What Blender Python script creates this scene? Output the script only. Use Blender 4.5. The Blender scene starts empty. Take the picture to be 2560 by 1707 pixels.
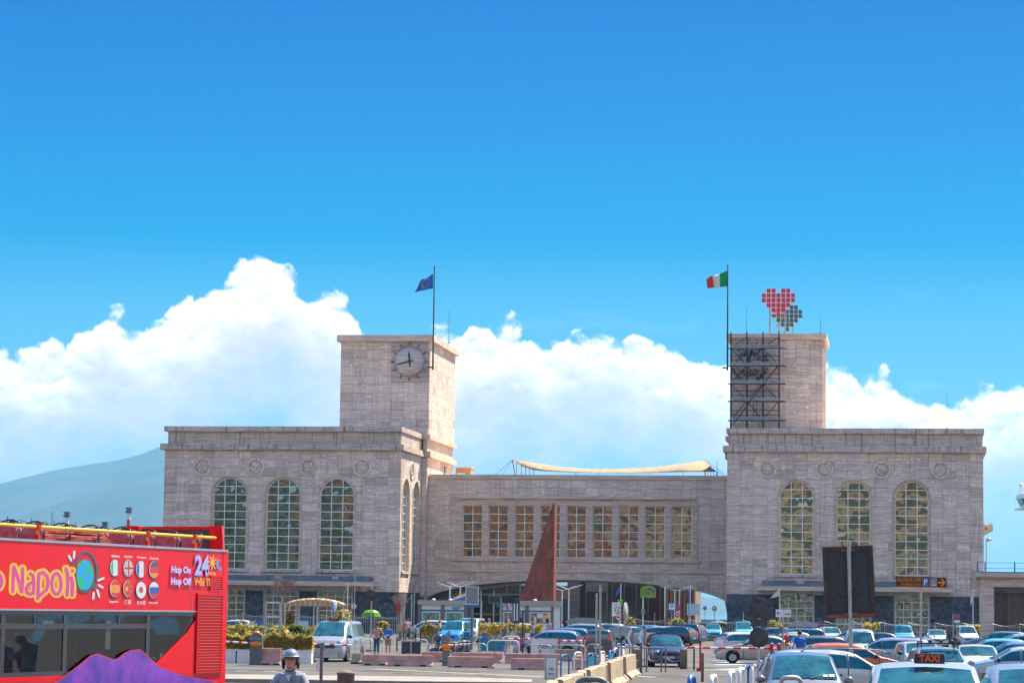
import bpy, math, random
from math import sin, cos, pi, atan2, sqrt, radians, tan
from mathutils import Vector, Matrix
random.seed(7)
S = bpy.context.scene
COL = S.collection

# ------------------------------------------------------------------ camera
F, PITCH, ROLL, HCAM = 6500.0, 0.1033, 0.0128, 2.5      # focal length in photo pixels (2560 wide)
cd = bpy.data.cameras.new('camera'); cam = bpy.data.objects.new('camera', cd); COL.objects.link(cam)
cd.sensor_width = 36.0; cd.lens = 36.0 * F / 2560.0
cd.clip_start = 0.5; cd.clip_end = 60000
cam.matrix_world = Matrix.Translation((0, 0, HCAM)) @ Matrix.Rotation(pi/2 + PITCH, 4, 'X') @ Matrix.Rotation(ROLL, 4, 'Z')
S.camera = cam

# ------------------------------------------------------------------ view
S.view_settings.view_transform = 'Standard'
S.view_settings.look = 'None'
S.view_settings.gamma = 1.0
S.view_settings.use_curve_mapping = False
S.view_settings.exposure = 2.6
S.cycles.use_denoising = True
S.cycles.max_bounces = 8
S.cycles.volume_bounces = 0

# ------------------------------------------------------------------ sun (behind the station, to the right)
SUN_AZ, SUN_EL = radians(50), radians(54)               # azimuth from +x towards +y
sun_dir = Vector((cos(SUN_AZ)*cos(SUN_EL), sin(SUN_AZ)*cos(SUN_EL), sin(SUN_EL)))
sd = bpy.data.lights.new('sun', 'SUN'); sd.energy = 2.0; sd.angle = radians(0.53); sd.color = (1.0, 0.875, 0.69)
sun = bpy.data.objects.new('sun', sd); COL.objects.link(sun)
sun.rotation_euler = sun_dir.to_track_quat('Z', 'Y').to_euler()
sun.location = (100, 100, 200)

# ------------------------------------------------------------------ sky
def srgb(r, g, b):
    def f(c):
        c /= 255.0
        return c/12.92 if c <= 0.04045 else ((c+0.055)/1.055)**2.4
    return (f(r), f(g), f(b))

W = bpy.data.worlds.new('World'); S.world = W; W.use_nodes = True
nt = W.node_tree
for n in list(nt.nodes): nt.nodes.remove(n)
def N(tree, t, **kw):
    n = tree.nodes.new(t)
    for k, v in kw.items(): setattr(n, k, v)
    return n
def wire(tree, sock, v):
    if v is None: return
    if isinstance(v, bpy.types.NodeSocket): tree.links.new(v, sock)
    else: sock.default_value = v
def mth(tree, op, a, b=None, c=None, clamp=False):
    n = N(tree, 'ShaderNodeMath', operation=op, use_clamp=clamp)
    wire(tree, n.inputs[0], a)
    wire(tree, n.inputs[1], b)
    if c is not None: wire(tree, n.inputs[2], c)
    return n.outputs[0]
def mixc(tree, f, a, b, mode='MIX'):
    n = N(tree, 'ShaderNodeMix', data_type='RGBA', blend_type=mode)
    def c4(v): return v if isinstance(v, bpy.types.NodeSocket) else (tuple(v)+(1,))[:4]
    wire(tree, n.inputs[0], f); wire(tree, n.inputs[6], c4(a)); wire(tree, n.inputs[7], c4(b))
    return n.outputs[2]
def ramp(tree, f, stops, interp='LINEAR'):
    n = N(tree, 'ShaderNodeValToRGB'); cr = n.color_ramp; cr.interpolation = interp
    while len(cr.elements) > 1: cr.elements.remove(cr.elements[-1])
    for i, (p, c) in enumerate(stops):
        e = cr.elements[0] if i == 0 else cr.elements.new(p)
        e.position = p; e.color = (tuple(c)+(1,))[:4] if not isinstance(c, (int, float)) else (c, c, c, 1)
    wire(tree, n.inputs[0], f)
    return n.outputs[0]
def smooth(tree, x, lo, hi):
    n = N(tree, 'ShaderNodeMapRange', interpolation_type='SMOOTHSTEP')
    wire(tree, n.inputs[0], x); n.inputs[1].default_value = lo; n.inputs[2].default_value = hi
    return n.outputs[0]

def build_sky():
    t = nt
    tc = N(t, 'ShaderNodeTexCoord'); sp = N(t, 'ShaderNodeSeparateXYZ'); t.links.new(tc.outputs['Generated'], sp.inputs[0])
    az = mth(t, 'MULTIPLY', mth(t, 'ARCTAN2', sp.outputs[0], sp.outputs[1]), 6.5)   # azimuth, about 8.8 degrees per unit
    el = mth(t, 'MULTIPLY', mth(t, 'ARCSINE', sp.outputs[2]), 6.5)
    # clear sky: the physical sky, graded towards a deep azure overhead and pale cyan at the horizon
    sky = N(t, 'ShaderNodeTexSky', sky_type='NISHITA'); sky.sun_disc = False
    sky.sun_elevation = SUN_EL; sky.sun_rotation = pi/2 - SUN_AZ
    sky.air_density = 1.0; sky.dust_density = 0.6; sky.ozone_density = 2.0
    g = 2.5                                                # 10 / 2**exposure: display values to sky units
    def D(r, gg, b, k=1.0): return tuple(c*g*k for c in srgb(r, gg, b))
    eln = mth(t, 'DIVIDE', el, 10.21)                      # 1 at the zenith
    L = lambda r, gg, b: (r*g*.86, gg*g*.86, b*g*.86)
    grad = ramp(t, eln, [(0.0, L(.34, .52, .60)), (0.03, L(.25, .50, .63)), (0.052, L(.16, .45, .63)), (0.072, L(.085, .385, .61)),
                         (0.090, L(.0, .265, .56)), (0.118, L(.0, .18, .52)), (0.15, L(.0, .12, .47)), (0.3, L(.03, .24, .70)), (1.0, L(.12, .36, .80))])
    clear = mixc(t, 0.992, sky.outputs[0], grad)
    # cumulus: cloud-top height along the horizon, broken up by billowing noise
    pts = [(0,879),(33,872),(134,877),(170,874),(192,832),(232,825),(290,802),(339,821),(370,810),(415,803),(460,762),(518,730),(558,708),
           (580,694),(616,665),(643,659),(696,669),(732,700),(777,738),(812,735),(848,754),(888,790),(925,836),(1010,850),(1100,840),(1145,860),
           (1173,833),(1243,825),(1269,816),(1323,831),(1371,872),(1405,862),(1457,850),(1514,834),(1578,862),(1623,870),(1660,850),(1690,848),
           (1725,876),(1757,879),(1800,902),(1900,925),(2067,936),(2198,947),(2285,990),(2394,1000),(2557,968)]
    fc = N(t, 'ShaderNodeFloatCurve'); cu = fc.mapping.curves[0]
    fc.mapping.extend = 'HORIZONTAL'
    X = lambda p: ((p-1280)/1000.0 + 2.0)/4.0
    V = lambda p, y: (1532 + (p-1280)*0.0128 - y)/1000.0
    cu.points[0].location = (0.0, 0.62); cu.points[1].location = (1.0, 0.6)
    for p, y in pts: cu.points.new(X(p), V(p, y))
    fc.mapping.update()
    wire(t, fc.inputs[1], mth(t, 'MULTIPLY', mth(t, 'ADD', az, 2.0), 0.25))
    # unseen banks beyond the frame, raised all round to light the shaded facade
    fill_bank = smooth(t, mth(t, 'ABSOLUTE', az), 2.2, 4.8)
    env = mth(t, 'MULTIPLY_ADD', fill_bank, 2.7, fc.outputs[0])
    def noise(scale, detail, rough, off=0.0, sx=1.0, sy=1.0):
        cb = N(t, 'ShaderNodeCombineXYZ')
        wire(t, cb.inputs[0], mth(t, 'MULTIPLY', az, sx)); wire(t, cb.inputs[1], mth(t, 'MULTIPLY_ADD', el, sy, off)); cb.inputs[2].default_value = 3.7
        n = N(t, 'ShaderNodeTexNoise', noise_dimensions='2D'); t.links.new(cb.outputs[0], n.inputs['Vector'])
        n.inputs['Scale'].default_value = scale; n.inputs['Detail'].default_value = detail; n.inputs['Roughness'].default_value = rough
        return n.outputs[0]
    def vor(scale, off, w):
        cb = N(t, 'ShaderNodeCombineXYZ')
        wa = mth(t, 'SUBTRACT', noise(11, 4, 0.6, off, 1.0, 1.0), 0.5)
        wire(t, cb.inputs[0], mth(t, 'MULTIPLY_ADD', wa, 0.10, az)); wire(t, cb.inputs[1], mth(t, 'ADD', mth(t, 'MULTIPLY_ADD', wa, -0.07, el), off)); cb.inputs[2].default_value = 1.3*scale
        v = N(t, 'ShaderNodeTexVoronoi', feature='SMOOTH_F1', voronoi_dimensions='2D'); v.inputs['Scale'].default_value = scale; v.inputs['Smoothness'].default_value = 0.35; v.inputs['Detail'].default_value = 0.0
        v.inputs['Roughness'].default_value = 0.45
        t.links.new(cb.outputs[0], v.inputs['Vector'])
        return mth(t, 'MULTIPLY', mth(t, 'SUBTRACT', 0.45, v.outputs['Distance']), w)
    def heaps(off):
        return mth(t, 'ADD', mth(t, 'ADD', vor(9, off, 0.082), vor(22, off, 0.030)), mth(t, 'MULTIPLY', mth(t, 'SUBTRACT', noise(30, 5, 0.58, off), 0.5), 0.024))
    bl = heaps(0.0)
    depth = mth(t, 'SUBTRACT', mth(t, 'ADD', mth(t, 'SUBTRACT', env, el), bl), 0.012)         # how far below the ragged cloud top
    bl2 = heaps(0.012)
    lit = mth(t, 'MULTIPLY', mth(t, 'SUBTRACT', bl, bl2), 15.0)                                # relief of the heaps, lit from above
    mask = smooth(t, depth, -0.008, 0.022)
    soft = noise(3.2, 5, 0.55, 1.3, 0.7, 1.4)
    # below the tops the cloud thins out into haze, with pale blue gaps
    dn = mth(t, 'ADD', depth, mth(t, 'MULTIPLY', mth(t, 'SUBTRACT', soft, 0.5), 0.35))
    thin = smooth(t, dn, 0.12, 0.48)
    thin = mth(t, 'MULTIPLY', thin, mth(t, 'SUBTRACT', 1.0, mth(t, 'MULTIPLY', fill_bank, 0.75)))
    op = mth(t, 'MULTIPLY', mask, mth(t, 'SUBTRACT', 1.0, mth(t, 'MULTIPLY', thin, 0.74)))
    fade = mth(t, 'MULTIPLY', smooth(t, dn, 0.04, 0.20), mth(t, 'SUBTRACT', 1.0, mth(t, 'MULTIPLY', fill_bank, 0.5)))
    shade = mth(t, 'ADD', mth(t, 'SUBTRACT', 0.86, mth(t, 'MULTIPLY', fade, 0.42)), mth(t, 'MULTIPLY', lit, mth(t, 'SUBTRACT', 1.0, mth(t, 'MULTIPLY', fade, 0.7))), clamp=True)
    ccol = ramp(t, shade, [(0.0, D(182, 168, 198)), (0.45, D(216, 208, 222)), (0.75, D(242, 236, 234)), (1.0, D(255, 248, 238, 1.5))])
    col = mixc(t, op, clear, ccol)
    # two wisps high up and a faint veil
    wisp = mth(t, 'MULTIPLY', smooth(t, noise(3.0, 6, 0.6, 9.0, 0.8, 3.0), 0.60, 0.80), 0.22)
    low = smooth(t, el, 0.95, 0.25)
    col = mixc(t, mth(t, 'MULTIPLY', wisp, low), col, D(245, 250, 255))
    bg = N(t, 'ShaderNodeBackground'); t.links.new(col, bg.inputs[0]); bg.inputs[1].default_value = 0.1
    out = N(t, 'ShaderNodeOutputWorld'); t.links.new(bg.outputs[0], out.inputs[0])
    W.cycles.sampling_method = 'MANUAL'; W.cycles.sample_map_resolution = 1024
build_sky()

# ------------------------------------------------------------------ photo-to-place geometry (only used to read off real positions)
_cp, _sp, _cr, _sr = cos(PITCH), sin(PITCH), cos(ROLL), sin(ROLL)
def ray(px, py):
    a, b = px-1280.0, py-853.5
    X = a*_cr + b*_sr; Y = -a*_sr + b*_cr
    r, u = X/F, -Y/F
    return Vector((r, _cp - u*_sp, _sp + u*_cp))
def pt(px, py, D):
    "the place seen at a pixel, D metres out"
    d = ray(px, py); return Vector((0, 0, HCAM)) + d*(D/d.y)
def gnd(px, D, z=0.0):
    "the spot at height z and distance D below pixel column px"
    py = 1532
    for _ in range(4):
        p = pt(px, py, D); py += (p.z-z)*F/D
    p = pt(px, py, D); return Vector((p.x, D, z))
def zat(px, py, D): return pt(px, py, D).z
TH, D0 = 0.151, 270.0
UX, VX = Vector((cos(TH), -sin(TH), 0)), Vector((sin(TH), cos(TH), 0))
def fac(px, py, v=0.0):
    "(u, z) on the plane parallel to the station front, v metres behind it"
    d = ray(px, py); o = Vector((0, 0, HCAM)); A = Vector((0, D0, 0)) + VX*v
    t_ = (A-o).dot(VX)/d.dot(VX); p = o+d*t_
    return (p-A).dot(UX), p.z
def fu(px, py=1320, v=0.0): return fac(px, py, v)[0]
def fz(px, py, v=0.0): return fac(px, py, v)[1]
def bworld(u, v, z=0.0): return Vector((0, D0, z)) + UX*u + VX*v

# ------------------------------------------------------------------ mesh building
class MB:
    def __init__(s): s.v, s.f, s.m, s.sm = [], [], [], []
    def add(s, vs, fs, m=0, smooth=False):
        b = len(s.v); s.v += [tuple(p) for p in vs]
        for f in fs: s.f.append(tuple(b+i for i in f)); s.m.append(m); s.sm.append(smooth)
    def box(s, cx, cy, cz, sx, sy, sz, rz=0.0, m=0, rot=None):
        vs = []
        for dz in (-.5, .5):
            for dx, dy in ((-.5,-.5),(.5,-.5),(.5,.5),(-.5,.5)):
                vs.append(Vector((dx*sx, dy*sy, dz*sz)))
        R = rot if rot is not None else Matrix.Rotation(rz, 3, 'Z')
        vs = [R @ p + Vector((cx, cy, cz)) for p in vs]
        s.add(vs, [(0,3,2,1),(4,5,6,7),(0,1,5,4),(1,2,6,5),(2,3,7,6),(3,0,4,7)], m)
    def b2(s, x0, x1, y0, y1, z0, z1, m=0): s.box((x0+x1)/2, (y0+y1)/2, (z0+z1)/2, abs(x1-x0), abs(y1-y0), abs(z1-z0), 0, m)
    def frus(s, cx, cy, z0, z1, ax, ay, bx, by, m=0):
        vs = [(cx+i*ax/2, cy+j*ay/2, z0) for i, j in ((-1,-1),(1,-1),(1,1),(-1,1))] + [(cx+i*bx/2, cy+j*by/2, z1) for i, j in ((-1,-1),(1,-1),(1,1),(-1,1))]
        s.add(vs, [(0,3,2,1),(4,5,6,7),(0,1,5,4),(1,2,6,5),(2,3,7,6),(3,0,4,7)], m)
    def tube(s, path, r, n=8, m=0, caps=True, closed=False):
        path = [Vector(p) for p in path]; k = len(path)
        rs = r if isinstance(r, (list, tuple)) else [r]*k
        rings = []; up = Vector((0, 0, 1))
        for i, p in enumerate(path):
            a = path[i-1] if (i > 0 or closed) else p; b = path[(i+1) % k] if (i < k-1 or closed) else p
            d = (b-a); d = d.normalized() if d.length > 1e-9 else Vector((0, 0, 1))
            if abs(d.dot(up)) > 0.96: x = d.cross(Vector((1, 0, 0)) if abs(d.x) < .9 else Vector((0,1,0)))
            else: x = d.cross(up)
            if rings and x.dot(px_) < 0: x = -x
            x.normalize(); px_ = x; y = x.cross(d)
            rings.append([p + (x*cos(2*pi*j/n)+y*sin(2*pi*j/n))*rs[i] for j in range(n)])
        vs = [q for rg in rings for q in rg]; fs = []
        for i in range(k if closed else k-1):
            i2 = (i+1) % k
            for j in range(n): fs.append((i*n+j, i*n+(j+1) % n, i2*n+(j+1) % n, i2*n+j))
        s.add(vs, fs, m, True)
        if caps and not closed:
            s.add(rings[0], [tuple(range(n))], m); s.add(rings[-1], [tuple(range(n-1, -1, -1))], m)
    def cyl(s, p0, p1, r0, r1=None, n=12, m=0): s.tube([p0, p1], [r0, r0 if r1 is None else r1], n, m)
    def lathe(s, prof, n=20, c=(0,0,0), m=0, axis='Z', smooth=True):
        vs = []; fs = []
        for r, h in prof:
            for j in range(n):
                a = 2*pi*j/n; x, y = r*cos(a), r*sin(a)
                q = (x, y, h) if axis == 'Z' else ((h, x, y) if axis == 'X' else (x, h, y))
                vs.append((c[0]+q[0], c[1]+q[1], c[2]+q[2]))
        for i in range(len(prof)-1):
            for j in range(n): fs.append((i*n+j, i*n+(j+1) % n, (i+1)*n+(j+1) % n, (i+1)*n+j))
        s.add(vs, fs, m, smooth)
    def ball(s, c, rx, ry=None, rz=None, n=12, k=8, m=0):
        ry = rx if ry is None else ry; rz = rx if rz is None else rz
        vs = []; fs = []
        for i in range(k+1):
            a = pi*i/k
            for j in range(n):
                b = 2*pi*j/n
                vs.append((c[0]+rx*sin(a)*cos(b), c[1]+ry*sin(a)*sin(b), c[2]+rz*cos(a)))
        for i in range(k):
            for j in range(n): fs.append((i*n+j, (i+1)*n+j, (i+1)*n+(j+1) % n, i*n+(j+1) % n))
        s.add(vs, fs, m, True)
    def prism(s, poly, y0, y1, m=0, mp=lambda a, b, c: (a, c, b), smooth=False):
        "2-D outline (a, b) pushed from y0 to y1; mp maps (a, b, depth) to x, y, z"
        n = len(poly)
        vs = [mp(a, b, y0) for a, b in poly] + [mp(a, b, y1) for a, b in poly]
        s.add(vs, [tuple(range(n)), tuple(range(2*n-1, n-1, -1))], m)
        s.add(vs, [(i, n+i, n+(i+1) % n, (i+1) % n) for i in range(n)], m, smooth)
    def face(s, vs, m=0): s.add(vs, [tuple(range(len(vs)))], m)
    def mesh(s, name, mats):
        me = bpy.data.meshes.new(name); me.from_pydata(s.v, [], s.f)
        if not isinstance(mats, (list, tuple)): mats = [mats]
        for x in mats: me.materials.append(x)
        me.polygons.foreach_set('material_index', s.m); me.polygons.foreach_set('use_smooth', s.sm)
        me.update(); return me

def link(name, data, parent=None, loc=(0,0,0), rot=(0,0,0), scale=None):
    o = bpy.data.objects.new(name, data); COL.objects.link(o); o.parent = parent; o.location = loc; o.rotation_euler = rot
    if scale: o.scale = scale
    return o
def obj(name, mb, mats, parent=None, loc=(0,0,0), rot=(0,0,0), fix=True):
    me = mb.mesh(name, mats)
    if fix: fix_normals(me)
    return link(name, me, parent, loc, rot)
import bmesh
def fix_normals(me):
    bm = bmesh.new(); bm.from_mesh(me); bmesh.ops.recalc_face_normals(bm, faces=bm.faces); bm.to_mesh(me); bm.free()
def tag(o, label, cat, group=None, kind=None):
    if label: o['label'] = label
    if cat: o['category'] = cat
    if group: o['group'] = group
    if kind: o['kind'] = kind
    return o
def thing(name, label, cat, loc=(0,0,0), rz=0.0, group=None):
    o = bpy.data.objects.new(name, None); COL.objects.link(o); o.location = loc; o.rotation_euler = (0, 0, rz); o.empty_display_size = 0.3
    return tag(o, label, cat, group)
def dup(root, loc, rz, label=None, group=None, keep=lambda c: True):
    "copy of a thing with copies of its parts and sub-parts"
    r = root.copy(); COL.objects.link(r); r.location = loc; r.rotation_euler = (0, 0, rz)
    if label: r['label'] = label
    if group: r['group'] = group
    def rec(a, b):
        for ch in KIDS.get(a.name, []) or [c for c in a.children]:
            if not keep(ch): continue
            c = ch.copy(); COL.objects.link(c); c.parent = b
            rec(ch, c)
    rec(root, r)
    return r
KIDS = {}
def text(name, body, size, mat, parent, loc, rot=(pi/2,0,0), align='CENTER', ext=0.004, off=0.0, xs=1.0, valign='CENTER', sp=1.0, shear=0.0):
    cu = bpy.data.curves.new(name, 'FONT'); cu.body = body; cu.size = size; cu.align_x = align; cu.align_y = valign
    cu.extrude = ext; cu.offset = off; cu.space_character = sp; cu.shear = shear; cu.resolution_u = 4
    cu.materials.append(mat)
    tmp = bpy.data.objects.new(name, cu); me = bpy.data.meshes.new_from_object(tmp)
    bpy.data.objects.remove(tmp); me.name = name
    o = link(name, me, parent, loc, rot); o.scale = (xs, 1, 1)
    return o

# ------------------------------------------------------------------ materials
def mat(name, col, rough=0.6, metal=0.0, var=0.0, vscale=4.0, bump=0.0, bscale=30.0, spec=0.5, coat=0.0, col2=None, obj_rand=0.0, trans=0.0, emit=None, stretch=None, translucent=0.0):
    m = bpy.data.materials.new(name); m.use_nodes = True; t = m.node_tree
    b = t.nodes['Principled BSDF']
    b.inputs['Base Color'].default_value = tuple(col)+(1,); b.inputs['Roughness'].default_value = rough; b.inputs['Metallic'].default_value = metal
    b.inputs['Specular IOR Level'].default_value = spec; b.inputs['Coat Weight'].default_value = coat; b.inputs['Coat Roughness'].default_value = 0.05
    if trans: b.inputs['Transmission Weight'].default_value = trans
    c = None
    if var or bump or obj_rand:
        g = N(t, 'ShaderNodeNewGeometry') ; vec = g.outputs['Position']
        if stretch:
            mp = N(t, 'ShaderNodeMapping'); t.links.new(vec, mp.inputs[0]); mp.inputs['Scale'].default_value = stretch; vec = mp.outputs[0]
    if var:
        n = N(t, 'ShaderNodeTexNoise'); t.links.new(vec, n.inputs['Vector']); n.inputs['Scale'].default_value = vscale; n.inputs['Detail'].default_value = 6; n.inputs['Roughness'].default_value = 0.65
        f = smooth(t, n.outputs[0], 0.3, 0.7)
        d = col2 if col2 else tuple(x*(1-var) for x in col)
        c = mixc(t, f, d, tuple(min(1, x*(1+var*.6)) for x in col) if not col2 else col)
    if obj_rand:
        oi = N(t, 'ShaderNodeObjectInfo')
        k = mth(t, 'MULTIPLY_ADD', oi.outputs['Random'], obj_rand*2, 1-obj_rand)
        cb = N(t, 'ShaderNodeCombineColor')
        for i in range(3): wire(t, cb.inputs[i], k)
        c = mixc(t, 1.0, c if c is not None else col, cb.outputs[0], 'MULTIPLY')
    if c is not None: t.links.new(c, b.inputs['Base Color'])
    if bump:
        n = N(t, 'ShaderNodeTexNoise'); t.links.new(vec, n.inputs['Vector']); n.inputs['Scale'].default_value = bscale; n.inputs['Detail'].default_value = 4
        bp = N(t, 'ShaderNodeBump'); bp.inputs['Strength'].default_value = bump; bp.inputs['Distance'].default_value = 0.02
        t.links.new(n.outputs[0], bp.inputs['Height']); t.links.new(bp.outputs[0], b.inputs['Normal'])
    if translucent:
        tl = N(t, 'ShaderNodeBsdfTranslucent'); mx = N(t, 'ShaderNodeMixShader'); mx.inputs[0].default_value = translucent
        if c is not None: t.links.new(c, tl.inputs[0])
        else: tl.inputs[0].default_value = tuple(col)+(1,)
        t.links.new(b.outputs[0], mx.inputs[1]); t.links.new(tl.outputs[0], mx.inputs[2]); t.links.new(mx.outputs[0], t.nodes['Material Output'].inputs[0])
    if emit:
        b.inputs['Emission Color'].default_value = tuple(emit[0])+(1,); b.inputs['Emission Strength'].default_value = emit[1]
    return m

def stone(name, a, b_, dark, rnd=0.095, streak=(0.30, 0.30, 5.0), stains=0.0, specks=0.0):
    "banded travertine: horizontal streaks that change from slab to slab"
    m = bpy.data.materials.new(name); m.use_nodes = True; t = m.node_tree; b = t.nodes['Principled BSDF']
    b.inputs['Roughness'].default_value = 0.8; b.inputs['Specular IOR Level'].default_value = 0.25
    g = N(t, 'ShaderNodeNewGeometry'); oi = N(t, 'ShaderNodeObjectInfo')
    mp = N(t, 'ShaderNodeMapping'); t.links.new(g.outputs['Position'], mp.inputs[0]); mp.inputs['Scale'].default_value = streak
    ad = N(t, 'ShaderNodeVectorMath', operation='ADD'); t.links.new(mp.outputs[0], ad.inputs[0])
    sc = N(t, 'ShaderNodeVectorMath', operation='SCALE'); sc.inputs[0].default_value = (3.1, 1.7, 1.3); t.links.new(oi.outputs['Random'], sc.inputs[3]); t.links.new(sc.outputs[0], ad.inputs[1])
    n = N(t, 'ShaderNodeTexNoise'); t.links.new(ad.outputs[0], n.inputs['Vector']); n.inputs['Scale'].default_value = 1.6; n.inputs['Detail'].default_value = 9; n.inputs['Roughness'].default_value = 0.72
    c = mixc(t, smooth(t, n.outputs[0], 0.40, 0.60), tuple(x*.74 for x in b_), a)
    n2 = N(t, 'ShaderNodeTexNoise'); t.links.new(ad.outputs[0], n2.inputs['Vector']); n2.inputs['Scale'].default_value = 6.0; n2.inputs['Detail'].default_value = 5; n2.inputs['Roughness'].default_value = 0.8
    c = mixc(t, mth(t, 'MULTIPLY', smooth(t, n2.outputs[0], 0.57, 0.69), 0.85), c, dark)
    k = mth(t, 'SUBTRACT', mth(t, 'MULTIPLY_ADD', oi.outputs['Random'], rnd*2, 1-rnd), mth(t, 'MULTIPLY', mth(t, 'GREATER_THAN', oi.outputs['Random'], 0.90), rnd*3.2))
    cb = N(t, 'ShaderNodeCombineColor')
    for i in range(3): wire(t, cb.inputs[i], k)
    c = mixc(t, 1.0, c, cb.outputs[0], 'MULTIPLY')
    # broad weathering across the wall
    n4 = N(t, 'ShaderNodeTexNoise'); t.links.new(g.outputs['Position'], n4.inputs['Vector']); n4.inputs['Scale'].default_value = 0.22; n4.inputs['Detail'].default_value = 5
    c = mixc(t, mth(t, 'MULTIPLY', smooth(t, n4.outputs[0], 0.46, 0.72), 0.28), c, tuple(x*0.62 for x in b_))
    if stains:
        mp2 = N(t, 'ShaderNodeMapping'); t.links.new(g.outputs['Position'], mp2.inputs[0]); mp2.inputs['Scale'].default_value = (4.0, 4.0, 0.25)
        n3 = N(t, 'ShaderNodeTexNoise'); t.links.new(mp2.outputs[0], n3.inputs['Vector']); n3.inputs['Scale'].default_value = 1.0; n3.inputs['Detail'].default_value = 6; n3.inputs['Roughness'].default_value = 0.7
        c = mixc(t, mth(t, 'MULTIPLY', smooth(t, n3.outputs[0], 0.48, 0.70), stains), c, tuple(x*0.45 for x in dark))
    if specks:
        vo = N(t, 'ShaderNodeTexVoronoi'); t.links.new(g.outputs['Position'], vo.inputs['Vector']); vo.inputs['Scale'].default_value = 1.25
        sp2 = N(t, 'ShaderNodeSeparateColor'); t.links.new(vo.outputs['Color'], sp2.inputs[0])
        f = mth(t, 'MULTIPLY', smooth(t, vo.outputs['Distance'], 0.17, 0.09), mth(t, 'GREATER_THAN', sp2.outputs[0], 0.35))
        c = mixc(t, mth(t, 'MULTIPLY', f, specks), c, (0.95, 0.86, 0.78))
    t.links.new(c, b.inputs['Base Color'])
    bp = N(t, 'ShaderNodeBump'); bp.inputs['Strength'].default_value = 0.35; bp.inputs['Distance'].default_value = 0.03
    t.links.new(n2.outputs[0], bp.inputs['Height']); t.links.new(bp.outputs[0], b.inputs['Normal'])
    return m

def wavy_glass(name, tint, strength, scale, metal=0.9, rough=0.03):
    "mirror-like panes, slightly out of true"
    m = bpy.data.materials.new(name); m.use_nodes = True; t = m.node_tree; b = t.nodes['Principled BSDF']
    b.inputs['Base Color'].default_value = tuple(tint)+(1,); b.inputs['Metallic'].default_value = metal; b.inputs['Roughness'].default_value = rough
    g = N(t, 'ShaderNodeNewGeometry'); oi = N(t, 'ShaderNodeObjectInfo')
    ad = N(t, 'ShaderNodeVectorMath', operation='ADD'); t.links.new(g.outputs['Position'], ad.inputs[0])
    sc = N(t, 'ShaderNodeVectorMath', operation='SCALE'); sc.inputs[0].default_value = (.25, .2, .22); t.links.new(oi.outputs['Random'], sc.inputs[3]); t.links.new(sc.outputs[0], ad.inputs[1])
    n = N(t, 'ShaderNodeTexNoise'); t.links.new(ad.outputs[0], n.inputs['Vector']); n.inputs['Scale'].default_value = scale; n.inputs['Detail'].default_value = 1.2
    bp = N(t, 'ShaderNodeBump'); bp.inputs['Strength'].default_value = strength; bp.inputs['Distance'].default_value = 0.30
    t.links.new(n.outputs[0], bp.inputs['Height']); t.links.new(bp.outputs[0], b.inputs['Normal'])
    return m

M = {}
M['trav'] = stone('travertine', (0.86, 0.705, 0.595), (0.76, 0.615, 0.515), (0.30, 0.22, 0.17), specks=0.9, stains=0.35)
M['trav_plain'] = stone('travertine_moulding', (0.80, 0.62, 0.50), (0.69, 0.535, 0.43), (0.42, 0.33, 0.27), rnd=0.06)
M['trav_stain'] = stone('travertine_stained', (0.72, 0.585, 0.49), (0.62, 0.505, 0.43), (0.30, 0.245, 0.205), rnd=0.06, stains=0.85)
M['core'] = mat('wall_core', (0.30, 0.275, 0.26), 0.9, var=0.2, vscale=0.6)
M['dark_stone'] = stone('dark_basalt', (0.13, 0.145, 0.17), (0.09, 0.10, 0.125), (0.05, 0.055, 0.07), rnd=0.2, streak=(1.5, 1.5, 1.5))
M['dark_core'] = mat('basalt_core', (0.06, 0.065, 0.08), 0.8, var=0.2)
M['roundel'] = stone('roundel_marble', (0.86, 0.71, 0.59), (0.76, 0.62, 0.52), (0.5, 0.41, 0.35), rnd=0.03, streak=(2, 2, 2))
M['frame_white'] = mat('window_bars', (0.85, 0.87, 0.85), 0.5, var=0.15)
M['pane_green'] = wavy_glass('pane_glass_green', (0.20, 0.27, 0.24), 0.62, 0.5)
M['pane_gold'] = wavy_glass('pane_glass_gold', (0.32, 0.315, 0.24), 0.62, 0.5)
M['pane_flat'] = wavy_glass('pane_glass_bridge', (0.27, 0.255, 0.21), 0.45, 0.5)
M['pane_low'] = wavy_glass('pane_glass_ground_floor', (0.20, 0.25, 0.24), 0.5, 0.9)
M['black'] = mat('black_paint', (0.02, 0.02, 0.022), 0.5, var=0.2)
M['steel'] = mat('galvanised_steel', (0.42, 0.43, 0.44), 0.45, 0.6, var=0.2, vscale=8)
M['steel_dk'] = mat('grey_paint', (0.16, 0.17, 0.19), 0.5, 0.2, var=0.25, vscale=6)
M['white'] = mat('white_paint', (0.76, 0.77, 0.78), 0.45, var=0.08, vscale=5)
M['red'] = mat('red_paint', (0.62, 0.015, 0.02), 0.4, var=0.12, vscale=5)
M['orange'] = mat('orange_plastic', (0.85, 0.24, 0.01), 0.35, var=0.08)
M['blue'] = mat('blue_paint', (0.03, 0.15, 0.42), 0.45, var=0.15, vscale=5)
M['yellow'] = mat('yellow_paint', (0.80, 0.48, 0.02), 0.4, var=0.1)
M['rubber'] = mat('tyre_rubber', (0.018, 0.018, 0.02), 0.8, var=0.3, vscale=20)
M['alloy'] = mat('alloy_rim', (0.48, 0.49, 0.51), 0.35, 0.8, var=0.1)
M['cglass'] = mat('car_glass', (0.02, 0.10, 0.11), 0.06, 0.0, spec=0.9, coat=0.6, var=0.7, vscale=1.5)
M['lamp_red'] = mat('tail_lens', (0.62, 0.01, 0.015), 0.15, coat=0.8, var=0.15, vscale=15)
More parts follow.
